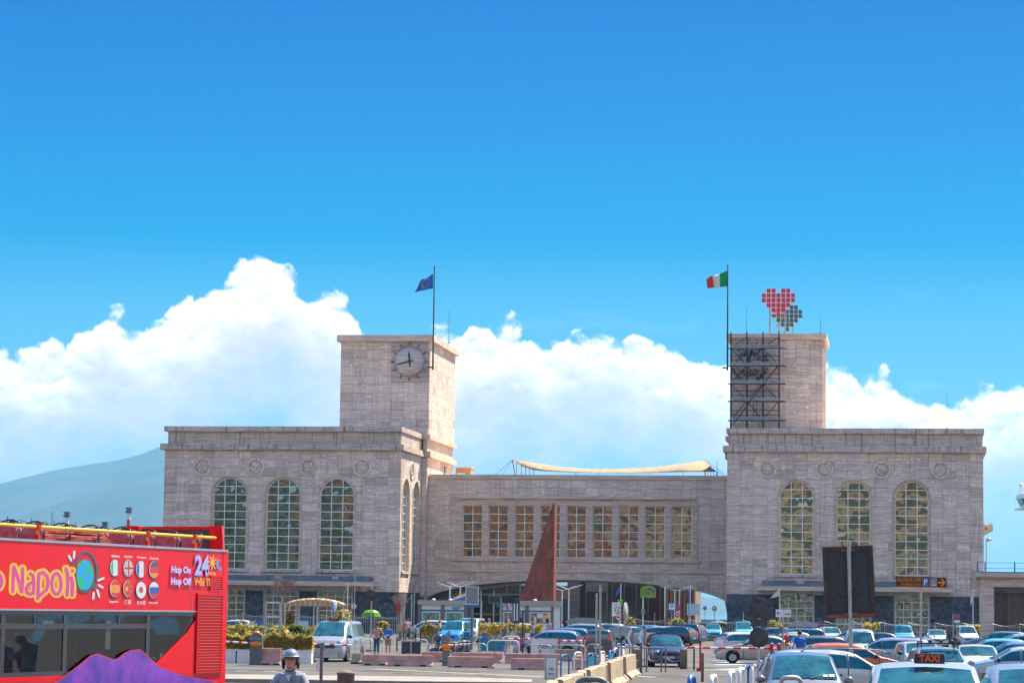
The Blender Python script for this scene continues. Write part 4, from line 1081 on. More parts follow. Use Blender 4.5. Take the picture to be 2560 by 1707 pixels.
v = C('hatch', 'navy', 1666, 124, -90, 'dark blue hatchback facing us between two concrete bollards')
mb = MB(); mb.tube([(.0, -.07, 0), (.01, -.03, .05), (.01, .03, .03), (0, .07, .06)], .014, 6); obj('badge', mb, M['alloy'], v, (1.93, 0, .75))
C('tall', 'cyan', 1782, 250, -90, 'turquoise small car behind the railings, under the arch end')
v = C('van', 'cyan', 1857, 246, -90, 'turquoise van behind the railings with a thin aerial', cat='van', name='parked_van', scale=.93)
mb = MB(); mb.tube([(0, 0, 1.9), (0, 0, 2.9)], .02, 5); obj('aerial', mb, M['white'], v, (.5, 0, 0))
C('wagon', 'darkgrey', 1768, 282, -80, 'dark car in the shade of the arch beyond the turquoise car')
C('mpv', 'white', 1790, 300, 100, 'white car far through the arch by the sea')
# right
C('sedan', 'sand', 1896, 135, 178, 'sandy silver coupe side-on behind the red and white barrier')
C('hatch', 'white', 1872, 153, 20, 'white hatchback with red tail lamp behind the round sign backs')
v = C('mpv', 'lilac', 1986, 180, 176, 'silver blue estate with roof box and upright red lamp'); roof_box(v, M['paint_lilac'], 1.655, -.55, 2.0, .8, .36)
C('sedan', 'silver', 1976, 166, 170, 'silver saloon behind the man in the bright blue shirt')
C('sedan', 'sand', 1962, 151, 168, 'pale saloon with red lamp beside the fire extinguisher')
C('tall', 'navy', 2078, 120, 8, 'dark blue boxy small car with red lamp at its left end')
C('kangoo', 'paleblue', 2150, 131, -97, 'pale blue van facing us with sun glinting on its windscreen', cat='van', name='parked_van')
C('hatch', 'orange', 2130, 98, 2, 'orange red hatchback whose roof shows above the silver estate')
v = C('wagon', 'silver', 2100, 76, 3, 'long silver estate with roof rails and big red lamp'); roof_rails(v, 1.50, 2.5)
v = C('mpv', 'grey', 2004, 59, -93, 'grey car facing us at the bottom edge, windscreen with paper stickers')
mb = MB(); mb.b2(-.004, .004, 0, .1, 0, .07); mb.b2(-.004, .004, .13, .25, 0, .08); obj('sticker', mb, M['white'], v, (1.20, .40, 1.16), (0, -.95, 0))
C('wagon', 'lilac', 2212, 122, 170, 'mauve hatchback with red lamp, past the pale blue van')
C('hatch', 'darkgrey', 2246, 134, 168, 'dark hatchback with red lamps behind the mauve one')
C('hatch', 'white', 2298, 108, -88, 'small white car half hidden behind the signpost')
v = C('wagon', 'pearl', 2346, 86, -92, 'pale estate with a black roof rack just behind the taxi')
mb = MB()
for q in (-.5, -.1, .3): mb.b2(q-.025, q+.025, -.62, .62, 1.62, 1.65)
for s in (-.6, .6): mb.b2(-.7, .5, s-.02, s+.02, 1.66, 1.70); mb.b2(-.6, -.56, s-.02, s+.02, 1.48, 1.66); mb.b2(.36, .40, s-.02, s+.02, 1.48, 1.66)
mb.ball((.3, .4, 1.70), .07); mb.ball((.3, -.3, 1.70), .07); mb.ball((-.1, .1, 1.70), .06)
obj('roof_rack', mb, M['plastic'], v)
C('sedan', 'white', 2440, 102, -94, 'cream white saloon facing us right of the roof rack car')
C('kangoo', 'skyblue', 2257, 222, -92, 'blue van facing us at the railings beside the sign pole', cat='van', name='parked_van')
C('hatch', 'silver', 2341, 216, -92, 'silver hatchback facing us at the railings before the ground floor window')
C('kangoo', 'white', 2416, 226, -90, 'white van half hidden behind the bush on the planter', cat='van', name='parked_van')
C('tall', 'white', 2076, 214, -86, 'small white car beneath the big dark sign')
C('wagon', 'teal', 2492, 190, 176, 'dark green estate with pale windows at the railings'); 
C('mpv', 'lilac', 2545, 142, 178, 'mauve people carrier cut by the right edge of the picture')
C('hatch', 'steelblue', 2530, 114, 175, 'blue hatchback in front of the mauve people carrier')
C('hatch', 'paleblue', 2545, 94, 175, 'pale blue hatchback, lowest of the three at the right edge')
v = C('mpv', 'white', 2313, 38.5, -97, 'white taxi facing us at the bottom edge with dark roof sign', cat='taxi', name='taxi', scale=1.10); taxi_sign(v, (.30, .05, 1.655), .40, .13)
C('mpv', 'pearl', 2606, 38.5, -95, 'silver people carrier cut off at the lower right corner', scale=1.10)

C('hatch', 'white', 580, 226, 170, 'white car at the left behind both hedge rows, next to the bus')
C('hatch', 'darkgrey', 1228, 238, 172, 'dark car between the two kiosks behind the long hedge')
C('tall', 'teal', 1470, 238, -95, 'small dark green car behind the roof box estate')
C('hatch', 'steelblue', 1606, 228, 150, 'blue grey hatchback between the black hatchback and the silver one')
C('hatch', 'grey', 1925, 214, 172, 'grey hatchback behind the estate with roof box, at the railings')
C('hatch', 'silver', 2128, 205, 172, 'silver hatchback under the billboard near the railings')
C('sedan', 'darkgrey', 2190, 172, 172, 'dark saloon right of the billboard pole, side-on')
C('hatch', 'cyan', 2476, 128, 176, 'turquoise hatchback partly hidden by the blue one, far right')
# ------------------------------------------------------------------ open-top tour bus
M['bus_red'] = mat('bus_red_paint', (0.88, 0.003, 0.010), 0.3, spec=.25, coat=0.18, var=.06, vscale=1.2)
M['bus_trim'] = mat('bus_black_trim', (0.045, 0.045, 0.055), 0.35, var=.2, coat=.4)
M['silver'] = mat('brushed_silver', (0.55, 0.56, 0.58), .3, .8, var=.1)
M['seat_cloth'] = mat('seat_moquette', (0.50, 0.02, 0.03), .75, var=.55, vscale=9, col2=(.42, .20, .24))
M['canvas'] = mat('folded_canvas', (0.55, 0.15, 0.12), .8, var=.3, vscale=3, stretch=(1, 1, 6))
def flat(n, c, r=.35): return mat(n, c, r, coat=.5, var=.04, vscale=3)
M['d_mag'] = flat('decal_magenta', (.80, .03, .30)); M['d_yel'] = flat('decal_yellow', (.88, .52, .015)); M['d_grn'] = flat('decal_green', (.0, .50, .24)); M['d_cyn'] = flat('decal_cyan', (.0, .38, .80))
M['d_gry'] = flat('decal_slate', (.07, .085, .10)); M['d_wht'] = flat('decal_white', (.72, .76, .80)); M['d_blu'] = flat('decal_blue', (.04, .07, .45)); M['d_org'] = flat('decal_orange', (.85, .30, .01))
M['d_pur'] = flat('decal_purple', (.26, .05, .50)); M['d_lil'] = flat('decal_lilac', (.42, .14, .80)); M['d_red'] = flat('decal_red', (.68, .02, .02)); M['d_pale'] = flat('decal_pale_blue', (.40, .58, .72))
M['d_vol'] = mat('decal_volcano', (.30, .05, .55), .4, var=.5, vscale=1.4, coat=.3, col2=(.07, .03, .36))
def bus_glass():
    m = bpy.data.materials.new('bus_window_glass'); m.use_nodes = True; t = m.node_tree
    for n in list(t.nodes): t.nodes.remove(n)
    tr = N(t, 'ShaderNodeBsdfTransparent'); tr.inputs[0].default_value = (.46, .50, .50, 1)
    gl = N(t, 'ShaderNodeBsdfGlossy'); gl.inputs[0].default_value = (.8, .85, .9, 1); gl.inputs['Roughness'].default_value = .03
    g = N(t, 'ShaderNodeNewGeometry'); nz = N(t, 'ShaderNodeTexNoise'); t.links.new(g.outputs['Position'], nz.inputs['Vector']); nz.inputs['Scale'].default_value = 1.2; nz.inputs['Detail'].default_value = 1
    bp = N(t, 'ShaderNodeBump'); bp.inputs['Strength'].default_value = .25; bp.inputs['Distance'].default_value = .08; t.links.new(nz.outputs[0], bp.inputs['Height']); t.links.new(bp.outputs[0], gl.inputs['Normal'])
    mx = N(t, 'ShaderNodeMixShader'); mx.inputs[0].default_value = .10; t.links.new(tr.outputs[0], mx.inputs[1]); t.links.new(gl.outputs[0], mx.inputs[2])
    o = N(t, 'ShaderNodeOutputMaterial'); t.links.new(mx.outputs[0], o.inputs[0]); return m
M['bus_glass'] = bus_glass()

BA = radians(22.9); BF = Vector((-sin(BA), -cos(BA), 0)); BL = Vector((cos(BA), -sin(BA), 0))
BP = gnd(567, 58.0)
bus = thing('tour_bus', 'red open-top double-decker tour bus with cartoon lettering and flag discs', 'bus', BP, atan2(BF.y, BF.x))
def B(px, py):
    d = ray(px, py); o = Vector((0, 0, HCAM)); t_ = (BP-o).dot(BL)/d.dot(BL); p = o+d*t_
    return ((p-BP).dot(BF), p.z)
def BI(px, py, y):
    d = ray(px, py); o = Vector((0, 0, HCAM)); t_ = (BP+BL*y-o).dot(BL)/d.dot(BL); return (o+d*t_-BP-BL*y).dot(BF)
zTop, zBelt, zWin = B(300, 1365)[1], B(300, 1524)[1], B(100, 1690)[1]
zRear = B(556, 1314)[1]; LB, WB = 11.2, 2.5
xw0 = B(488, 1560)[0]
def bpart(nm, mb, m, par=None): return obj(nm, mb, m, par or bus)
mb = MB(); mb.b2(.12, LB, -WB, 0, .32, zWin); bpart('lower_panel', mb, M['bus_red'])
mb = MB(); mb.b2(.10, LB, -.06, 0, zBelt, zTop); mb.b2(.10, LB, -WB, -WB+.06, zBelt, zTop); bpart('upper_panel', mb, M['bus_red'])
mb = MB(); mb.b2(.2, LB-.1, -WB+.06, -.06, zBelt+.02, zBelt+.10); bpart('upper_deck_floor', mb, M['steel_dk'])
mb = MB(); mb.b2(.13, LB, -.02, .012, zTop, zTop+.045); mb.b2(.05, LB, -WB, -WB+.03, zTop, zTop+.045); bpart('silver_cap_rail', mb, M['silver'])
mb = MB(); mb.b2(xw0-.1, LB, -.01, .008, zBelt-.03, zBelt); bpart('waist_strip', mb, M['silver'])
# rear end: rounded corner post rising to the back screen
mb = MB(); nz_ = 12
for s, yy in ((1, 0.0), (-1, -WB)):
    arc = [(.34, 0)]+[(.30-.30*sin(pi/2*k/6), -.30+.30*cos(pi/2*k/6)) for k in range(7)]+[(.34, -.30)]; rings = []
    for j in range(nz_+1):
        zz = .34+(zRear-.34)*j/nz_; sh = .16*((zz-2.9)/1.5)**2 if zz > 2.9 else .10*((2.9-zz)/2.4)**2; rings += [(a_+sh, yy+s*b_, zz) for a_, b_ in arc]
    na = len(arc); mb.add(rings, [(j*na+i, j*na+(i+1) % na, (j+1)*na+(i+1) % na, (j+1)*na+i) for j in range(nz_) for i in range(na)], 0, True); mb.face(rings[-na:])
mb.b2(-.02, .2, -WB+.2, -.2, .34, zTop-.1); mb.b2(-.04, .12, -WB+.2, -.2, zRear-.075, zRear-.003)
bpart('rear_end', mb, M['bus_red'])
mb = MB(); mb.b2(.03, .10, -WB+.2, -.2, zTop-.1, zRear-.075); bpart('rear_screen', mb, M['bus_trim'])
# red diagonal behind the last window
q = [B(488, 1526), B(490, 1545), B(470, 1580), B(400, 1650), B(385, 1666), B(350, 1677), B(350, 1695), (.12, zWin-.02), (.12, zBelt+.01)]
mb = MB(); mb.prism(q, -.05, -.001, mp=lambda a, b, c: (a, c, b)); bpart('rear_side_panel', mb, M['bus_red'])
# window frames and panes
mb = MB()
posts = [B(p, 1600)[0] for p in (371, 164, 8, -150, -300)]
tr0, tr1 = B(100, 1562)[1], B(100, 1568)[1]
z_a, z_b = zWin, zBelt
mb.b2(xw0-.5, LB-.2, -.05, -.012, z_b-.11, z_b-.001); mb.b2(B(400, 1690)[0]-.3, LB-.2, -.05, -.012, z_a, z_a+.09)
for x in posts: mb.b2(x-.07, x+.07, -.05, -.012, z_a+.09, z_b-.11)
mb.b2(posts[0], LB-.2, -.048, -.014, tr1-.02, tr0+.03)
for p in (89, 300): x = B(p, 1545)[0]; mb.b2(x-.035, x+.035, -.048, -.014, tr0+.03, z_b-.11)
bpart('window_frame', mb, M['bus_trim'])
for a, b in zip([B(470, 1580)[0]-.35]+posts, posts+[LB-.25]):
    mb = MB(); mb.b2(a+.07, b-.07, -.034, -.026, z_a+.09, z_b-.11); bpart('window_pane', mb, M['bus_glass'])
# far side wall, cabin
mb = MB(); mb.b2(.2, LB, -WB, -WB+.06, zWin-.005, zWin+.25); mb.b2(.2, LB, -WB, -WB+.06, zBelt-.25, zBelt-.002)
for x in (.6, 2.2, 4.0, 5.8, 7.6, 9.4, 11): mb.b2(x-.3, x+.3, -WB+.002, -WB+.058, zWin+.24, zBelt-.24)
bpart('far_side_wall', mb, M['bus_trim'])
mb = MB(); mb.b2(3.2, 3.3, -WB+.08, -1.2, zWin-.6, zBelt-.02); mb.b2(.25, 2.4, -WB+.1, -.2, zWin-.005, zWin+.45); bpart('engine_housing', mb, M['bus_trim'])
for p in (60, 191):
    x = BI(p, 1560, -.5); mb = MB(); mb.tube([(x, -.5, zWin-.4), (x, -.5, zBelt+.01)], .03, 8); bpart('grab_pole', mb, M['yellow'])
mb = MB(); x = BI(35, 1620, -.69); mb.b2(x-.5, x+.45, -.72, -.66, zWin+.1, zBelt-.35); rk = bpart('leaflet_rack', mb, M['steel'])
for i in range(3):
    for j in range(3):
        q = MB(); q.b2(x-.46+.3*i, x-.22+.3*i, -.655, -.64, zWin+.16+.26*j, zWin+.36+.26*j); bpart('leaflet', q, M['d_red'] if (i+j) % 3 else M['d_wht'], rk)
mb = MB(); x1, x2 = BI(88, 1600, -.6), BI(150, 1600, -.6); mb.b2(x2, x1, -1.1, -.6, zWin, zWin+.9); bpart('luggage_bay', mb, M['steel'])
for i, zz in enumerate((.25, .55, .86)): mb = MB(); mb.b2(x2+.02, x1-.1, -.599, -.57, zWin+zz, zWin+zz+.04); bpart('luggage_rail', mb, M['orange'])
for a, b in ((15, 75), (303, 350)):
    xa, xb = BI(a, 1552, -.29), BI(b, 1552, -.29); mb = MB(); mb.prism([(xa, tr0+.03), (xa, tr0+.20), (xa-(xa-xb)*.75, tr0+.20), (xb, tr0+.03)], -.3, -.28); bpart('cove_panel', mb, M['d_pale'])
for p in (236, 480):
    x = B(p, 1450)[0]; mb = MB(); mb.b2(x-.006, x+.006, -.002, .0008, zBelt+.02, zTop-.02); bpart('panel_seam', mb, M['bus_trim'])
for p0, p1, y in ((395, 552, 1678), (-60, 560, 1686)):
    mb = MB(); z = B(560, y)[1]; mb.b2(B(p1, y)[0], B(p0, y)[0], -.002, .0008, z-.006, z+.006); bpart('panel_seam', mb, M['bus_trim'])
x = B(437, 1690)[0]; mb = MB(); mb.b2(x-.006, x+.006, -.002, .0008, .4, B(560, 1678)[1]); bpart('panel_seam', mb, M['bus_trim'])
# louvred grilles
def louvre(nm, pa, pb, pc_, pd, n, slat_m):
    (xa, za), (xb, zb) = B(*pa), B(*pb); g = bpart(nm, (lambda m_: (m_.b2(xb, xa, 0.0005, .012, zb, za), m_)[1])(MB()), M['bus_trim'])
    fr = MB(); fr.b2(xb-.03, xb, 0.001, .03, zb-.03, za+.03); fr.b2(xa, xa+.03, 0.001, .03, zb-.03, za+.03); fr.b2(xb, xa, 0.001, .03, za, za+.03); fr.b2(xb, xa, .001, .03, zb-.03, zb); bpart('grille_frame', fr, M['bus_red'], g)
    h = (za-zb)/n; s = MB(); s.box(0, 0, 0, xa-xb, .012, h*.62, rot=Matrix.Rotation(radians(-32), 3, 'X')); me = s.mesh('grille_slat', slat_m)
    for i in range(n): link('grille_slat', me, g, ((xa+xb)/2, .022, zb+h*(i+.5)))
louvre('engine_grille', (494, 1484), (550, 1676), None, None, 27, M['bus_red'])
louvre('small_grille', (526, 1440), (553, 1474), None, None, 6, M['bus_red'])
# top deck: seats, hand rail, folded hood
st = MB(); pr = []
for k in range(13):
    a = pi*k/12; pr.append((.23*cos(a)*(1 if abs(cos(a)) < .9 else 1), .30+.16*sin(a)))
st.prism([(.23, -.45)]+pr+[(-.23, -.45)], -.05, .05, mp=lambda a, b, c: (c, a, b)); seat_me = st.mesh('seat_back', M['seat_cloth']); fix_normals(seat_me)
hd = MB()
for s in (1, -1): hd.tube([(.02, s*.25, .0), (.0, s*.26, .30), (-.04, s*.20, .50), (-.05, s*.04, .55), (-.04, -s*.02, .53)], .018, 6)
handle_me = hd.mesh('seat_handle', M['plastic'])
cu_ = MB(); cu_.b2(-.02, .42, -.22, .22, -.5, -.40); cush_me = cu_.mesh('seat_cushion', M['seat_cloth'])
for r, p in enumerate((519, 457, 402, 341, 262, 190, 125, 62, 6, -60, -120)):
    x = B(p, 1370)[0]
    for y in (-.42, -.92, -1.62, -2.1):
        so = link('seat_back', seat_me, bus, (x, y, zTop-.12), (0, radians(-6), 0)); link('seat_handle', handle_me, so, (0, 0, 0)); link('seat_cushion', cush_me, so, (0, 0, 0))
mb = MB(); zr0 = B(300, 1329)[1]
mb.tube([(B(544, 1345)[0], -.06, zr0), (LB-.3, -.06, zr0)], .035, 8); bpart('hand_rail', mb, M['yellow'])
for p in (491, 374, 100, -120):
    x = B(p, 1345)[0]; mb = MB(); mb.tube([(x, -.06, zTop+.05), (x, -.06, zr0-.02)], .032, 8); po = bpart('rail_post', mb, M['yellow'])
    mb = MB(); mb.b2(x-.055, x+.055, -.115, -.005, zr0-.05, zr0+.06); mb.b2(x-.05, x+.05, -.11, -.01, zTop+.04, zTop+.15); bpart('rail_collar', mb, M['red'], po)
mb = MB(); xa, xb = B(305, 1350)[0], B(106, 1350)[0]; rnd = random.Random(3)
for i in range(7):
    z = zTop-.02+i*.042; j = rnd.uniform(-.12, .12); vs = []
    n = 12
    for k in range(n+1):
        x = xa+.05*i+(xb-xa-.12*i)*k/n; w = .025*sin(k*1.3+i)
        for dy, dz in ((-.2+w, 0), (-.2+w, .035), (-1.1, .035), (-1.1, 0)): vs.append((x, dy+j*.3, z+dz+.03*sin(pi*k/n)*(i > 4)))
    mb.add(vs, [(k*4+q, k*4+(q+1) % 4, k*4+4+(q+1) % 4, k*4+4+q) for k in range(n) for q in range(4)]+[(0,1,2,3), (n*4, n*4+3, n*4+2, n*4+1)])
bpart('folded_hood', mb, M['canvas'])
for x in (2.4, 8.6):
    for y in (-.16, -WB+.16):
        mb = MB(); mb.lathe([(.28, -.15), (.47, -.14), (.5, -.09), (.5, .09), (.47, .14), (.28, .15)], 24, axis='Y'); w = obj('wheel', mb, M['rubber'], bus, (x, y, .5))
        mb = MB(); mb.lathe([(.001, .13), (.28, .15)], 16, axis='Y'); mb.lathe([(.001, -.13), (.28, -.15)], 16, axis='Y'); obj('rim', mb, M['alloy'], w)
# ---- printed decoration on the side
_dk = [0]
def lay(k=1.5e-5): _dk[0] += k; return .0012+_dk[0]
class Decal:
    def __init__(s, k=1.0, ox=0.0, oy=0.0): s.k, s.ox, s.oy, s.mb = k, ox, oy, MB(); lay(2.5e-4)
    def P(s, a, b): return B(s.ox+a/s.k, s.oy+b/s.k)
    def poly(s, pts): y = lay(); s.mb.face([(x, y, z) for x, z in (s.P(*p) for p in pts)])
    def stroke(s, pts, w, n=10):
        pts = [Vector(p) for p in pts]
        for a, b in zip(pts, pts[1:]):
            d = (b-a).normalized(); m_ = Vector((-d.y, d.x))*w/2; s.poly([a+m_, b+m_, b-m_, a-m_])
        for p in pts: s.poly([(p.x+w/2*cos(2*pi*i/n), p.y+w/2*sin(2*pi*i/n)) for i in range(n)])
    def ell(s, cx, cy, rx, ry, n=28): s.poly([(cx+rx*cos(2*pi*i/n), cy+ry*sin(2*pi*i/n)) for i in range(n)])
    def ring(s, cx, cy, rx, ry, w, n=32):
        p = [(cx+rx*cos(2*pi*i/n), cy+ry*sin(2*pi*i/n)) for i in range(n+1)]; s.stroke(p, w, 6)
    def done(s, nm, m, par=None):
        me = s.mb.mesh(nm, m); o = link(nm, me, par or bus); return o
def clip(poly, cx, cy, rx, ry, n=28):
    ce = [(cx+rx*cos(2*pi*i/n), cy+ry*sin(2*pi*i/n)) for i in range(n)]; out = poly
    for i in range(n):
        a, b = ce[i], ce[(i+1) % n]; inp = out; out = []
        ins = lambda p: (b[0]-a[0])*(p[1]-a[1])-(b[1]-a[1])*(p[0]-a[0]) >= 0
        for j in range(len(inp)):
            p, q = inp[j-1], inp[j]
            if ins(p) != ins(q):
                dx, dy = q[0]-p[0], q[1]-p[1]; den = (b[0]-a[0])*dy-(b[1]-a[1])*dx
                t_ = ((b[1]-a[1])*(p[0]-a[0])-(b[0]-a[0])*(p[1]-a[1]))/den if den else 0; out.append((p[0]+t_*dx, p[1]+t_*dy))
            if ins(q): out.append(q)
        if not out: return []
    return out
A1 = (7.84, 0, 1360)
el_ = lambda cx, cy, rx, ry, n=14: [(cx+rx*cos(2*pi*i/n), cy+ry*sin(2*pi*i/n)) for i in range(n+1)]
NAP = [[(268,440),(255,650),(250,920)], [(275,440),(330,610),(380,740),(415,920)], [(440,470),(445,650),(428,930)],
       [(590,572),(645,610),(662,760),(655,960)], [(645,735),(560,775),(515,860),(530,955),(600,972),(650,940)],
       [(765,575),(750,750),(742,1060)], [(770,565),(850,545),(920,620),(945,750),(915,880),(835,950),(765,1010)], el_(1105,770,92,205), [(1290,475),(1325,600),(1325,800),(1315,990)], [(1395,650),(1420,780),(1412,990)], [(1418,512),(1419,515)], el_(-45,720,75,140)]
d = Decal(*A1)
for s in NAP: d.stroke(s, 158, 14)
d.done('lettering_outline', M['d_yel'])
for a_, b_ in ((0, 3), (3, 5), (5, 7), (7, 8), (8, 9), (9, 11), (11, 12)):
    d = Decal(*A1)
    for s in NAP[a_:b_]: d.stroke(s, 62, 10)
    d.done('lettering', M['d_mag'])
d = Decal(*A1); d.ell(1105, 770, 20, 75); d.ell(858, 765, 20, 75); d.ell(588, 850, 12, 30); d.done('lettering_counter', M['d_org'])
d = Decal(*A1); d.ell(1665, 610, 186, 330); d.done('globe_outline', M['d_gry'])
d = Decal(*A1); d.ell(1662, 597, 168, 300); d.done('globe_sea', M['d_cyn'])
d = Decal(*A1)
for pl in ([(1505,440),(1530,380),(1600,320),(1640,330),(1600,400),(1560,450),(1520,455)], [(1670,400),(1740,370),(1800,450),(1825,600),(1800,640),(1770,575),(1740,620),(1710,570),(1665,620),(1630,580),(1650,530),(1700,520),(1720,450),(1690,440)],
           [(1500,640),(1580,620),(1640,690),(1630,740),(1660,820),(1610,880),(1570,880),(1520,800)], [(1710,720),(1740,750),(1790,700),(1815,740),(1780,820),(1750,810),(1730,780)]): d.poly(pl)
d.done('globe_land', M['d_grn'])
d = Decal(*A1); d.stroke([(1500,340),(1540,230),(1610,165),(1700,150),(1790,200),(1850,300),(1890,430),(1905,550),(1880,700)], 44); d.ell(1455, 378, 55, 38); d.ell(1832, 805, 50, 78); d.stroke([(1520,870),(1600,925),(1700,930),(1780,870)], 34); d.done('headphones', M['d_gry'])
d = Decal(*A1)
for s in ([(1345,230),(1385,310)], [(1447,145),(1440,262)], [(1922,705),(2018,665)], [(1932,800),(2003,842)], [(1902,898),(1935,1022)], [(1832,952),(1815,1065)]): d.stroke(s, 46)
d.done('sound_dash', M['d_wht'])
# flag discs
A2 = (7.128, 260, 1340)
def band(cols, cx, cy, rx, ry, vert):
    n = len(cols)
    par = None
    for i, (m, f0, f1) in enumerate(cols):
        d = Decal(*A2)
        r = [(cx-rx+2*rx*f0, cy-2*ry), (cx-rx+2*rx*f1, cy-2*ry), (cx-rx+2*rx*f1, cy+2*ry), (cx-rx+2*rx*f0, cy+2*ry)] if vert else [(cx-2*rx, cy-ry+2*ry*f0), (cx+2*rx, cy-ry+2*ry*f0), (cx+2*rx, cy-ry+2*ry*f1), (cx-2*rx, cy-ry+2*ry*f1)]
        p = clip(r, cx, cy, rx, ry)
        if p: d.poly(p)
        yield d, m
def flag(nm, cols, cx, cy, vert, extra=None):
    d = Decal(*A2); d.ell(cx-3, cy, 92, 153); f = d.done(nm, M['d_gry'])
    d = Decal(*A2); d.ell(cx-2, cy, 88, 148); d.done('flag_rim', M['d_wht'], f)
    for dd, m in band(cols, cx+3, cy, 84, 143, vert): dd.done('flag_band', m, f)
    return f
R3 = lambda a, b, c: [(M[a], 0, .28), (M[b], .28, .72), (M[c], .72, 1)]
flag('flag_disc', [(M['d_grn'], 0, .27), (M['d_wht'], .27, .74), (M['d_red'], .74, 1)], 192, 560, True)
uj = flag('flag_disc', [(M['d_blu'], 0, 1)], 428, 567, True)
for m, w in ((M['d_wht'], 44), (M['d_red'], 14)):
    d = Decal(*A2)
    for s in (1, -1):
        a, b = Vector((431-130, 567-s*215)), Vector((431+130, 567+s*215)); dr = (b-a).normalized(); n_ = Vector((-dr.y, dr.x))*w/2; p = clip([tuple(a+n_), tuple(b+n_), tuple(b-n_), tuple(a-n_)][::-1], 431, 567, 84, 143)
        if p: d.poly(p)
    d.done('flag_saltire', m, uj)
for m, w in ((M['d_wht'], 54), (M['d_red'], 30)):
    d = Decal(*A2)
    for r in ([(431-w/2, 300), (431+w/2, 300), (431+w/2, 900), (431-w/2, 900)], [(300, 567-w*.75), (600, 567-w*.75), (600, 567+w*.75), (300, 567+w*.75)]):
        p = clip(r, 431, 567, 84, 143); d.poly(p)
    d.done('flag_cross', m, uj)
flag('flag_disc', [(M['d_blu'], 0, .27), (M['d_wht'], .27, .74), (M['d_red'], .74, 1)], 652, 586, True)
flag('flag_disc', [(M['d_gry'], 0, .30), (M['d_red'], .30, .72), (M['d_org'], .72, 1)], 886, 593, False)
flag('flag_disc', [(M['d_red'], 0, .27), (M['d_org'], .27, .76), (M['d_red'], .76, 1)], 185, 931, False)
cn = flag('flag_disc', [(M['d_red'], 0, 1)], 422, 931, False)
def star(d, cx, cy, r, kx=.62): d.poly([(cx+r*kx*(1 if i % 2 == 0 else .42)*sin(pi*i/5), cy-r*(1 if i % 2 == 0 else .42)*cos(pi*i/5)) for i in range(10)])
d = Decal(*A2); star(d, 392, 935, 64); [star(d, x, y, 18) for x, y in ((428, 830), (464, 888), (458, 978), (414, 1045))]; d.done('flag_star', M['d_yel'], cn)
jp = flag('flag_disc', [(M['d_wht'], 0, 1)], 650, 956, False)
d = Decal(*A2); d.ell(648, 952, 36, 56); d.done('flag_sun', M['d_red'], jp)
flag('flag_disc', [(M['d_wht'], 0, .31), (M['d_blu'], .31, .72), (M['d_red'], .72, 1)], 878, 958, False)
def fit_text(nm, body, x0, y0, x1, y1, m, off=0.0, par=None, A=A2, yo=None):
    (xa, za), (xb, zb) = B(A[1]+x0/A[0], A[2]+y0/A[0]), B(A[1]+x1/A[0], A[2]+y1/A[0])
    o = text(nm, body, 1.0, m, par or bus, (0, 0, 0), (pi/2, 0, pi), 'LEFT', 0.0, off, valign='BOTTOM_BASELINE')
    vs = [v.co for v in o.data.vertices]
    if not vs: return o
    mnx, mxx, mny, mxy = min(v.x for v in vs), max(v.x for v in vs), min(v.y for v in vs), max(v.y for v in vs)
    sx_, sy_ = abs(xa-xb)/(mxx-mnx), abs(za-zb)/(mxy-mny); o.scale = (sx_, sy_, 1); o.location = (xa+mnx*sx_, lay(2.5e-4) if yo is None else yo, zb-mny*sy_)
    return o
for w, x0, y0, x1, y1 in (('Italiano',122,325,268,375), ('English',350,340,492,390), ('Français',577,352,738,402), ('Deutsch',800,368,955,412), ('Español',83,1142,240,1190), ('Русский',790,1160,942,1205)): fit_text('lettering', w, x0, y0, x1, y1, M['d_wht'], .03)
fit_text('lettering', '漢語', 345, 1125, 467, 1205, M['d_wht'], .01); fit_text('lettering', '日本語', 575, 1145, 722, 1215, M['d_wht'], .01)
for w, x0, y0, x1, y1 in (('Hop On',1195,530,1520,690), ('Hop Off',1190,738,1532,898)):
    fit_text('lettering_outline', w, x0-16, y0-16, x1+16, y1+16, M['d_lil'], .075); fit_text('lettering', w, x0, y0, x1, y1, M['d_wht'], .012)
fit_text('lettering_outline', '24', 1600, 318, 1862, 710, M['d_lil'], .06); fit_text('lettering', '24', 1618, 338, 1845, 692, M['d_pale'], .02)
fit_text('lettering', 'hrs.', 1843, 610, 1995, 695, M['d_yel'], .02)
fit_text('lettering_outline', 'Valid Ti', 1592, 735, 1872, 882, M['d_yel'], .06); fit_text('lettering', 'Valid Ti', 1604, 748, 1864, 870, M['d_red'], -.005)
d = Decal(*A2); d.ell(1918, 470, 36, 58)
for i in range(8):
    a = 2*pi*i/8+.2; d.stroke([(1918+46*cos(a), 470+72*sin(a)), (1918+78*cos(a), 470+118*sin(a))], 22, 6)
d.done('sun_emblem', M['d_yel'])
d = Decal(*A2); d.stroke([(2020,430),(1995,480),(2010,550),(2062,590)], 40); d.done('moon_emblem', M['d_cyn'])
# the purple volcano painted along the bottom
A3 = (3.43, 0, 1250); V_ = [(300,1640),(470,1560),(560,1500),(690,1400),(770,1332),(830,1318),(900,1345),(960,1366),(1000,1360),(1060,1312),(1110,1290),(1190,1282),(1250,1330),(1330,1405),(1420,1450),(1520,1492),(1650,1520),(1800,1550),(1880,1570),(1880,1720),(300,1720)]
d = Decal(*A3); d.stroke(V_[:-2], 14, 6); d.done('volcano_outline', M['d_red'])
d = Decal(*A3)
for a, b in zip(V_[:-3], V_[1:-2]): d.poly([a, b, (b[0], 1720), (a[0], 1720)])
d.done('volcano_painting', M['d_vol'])
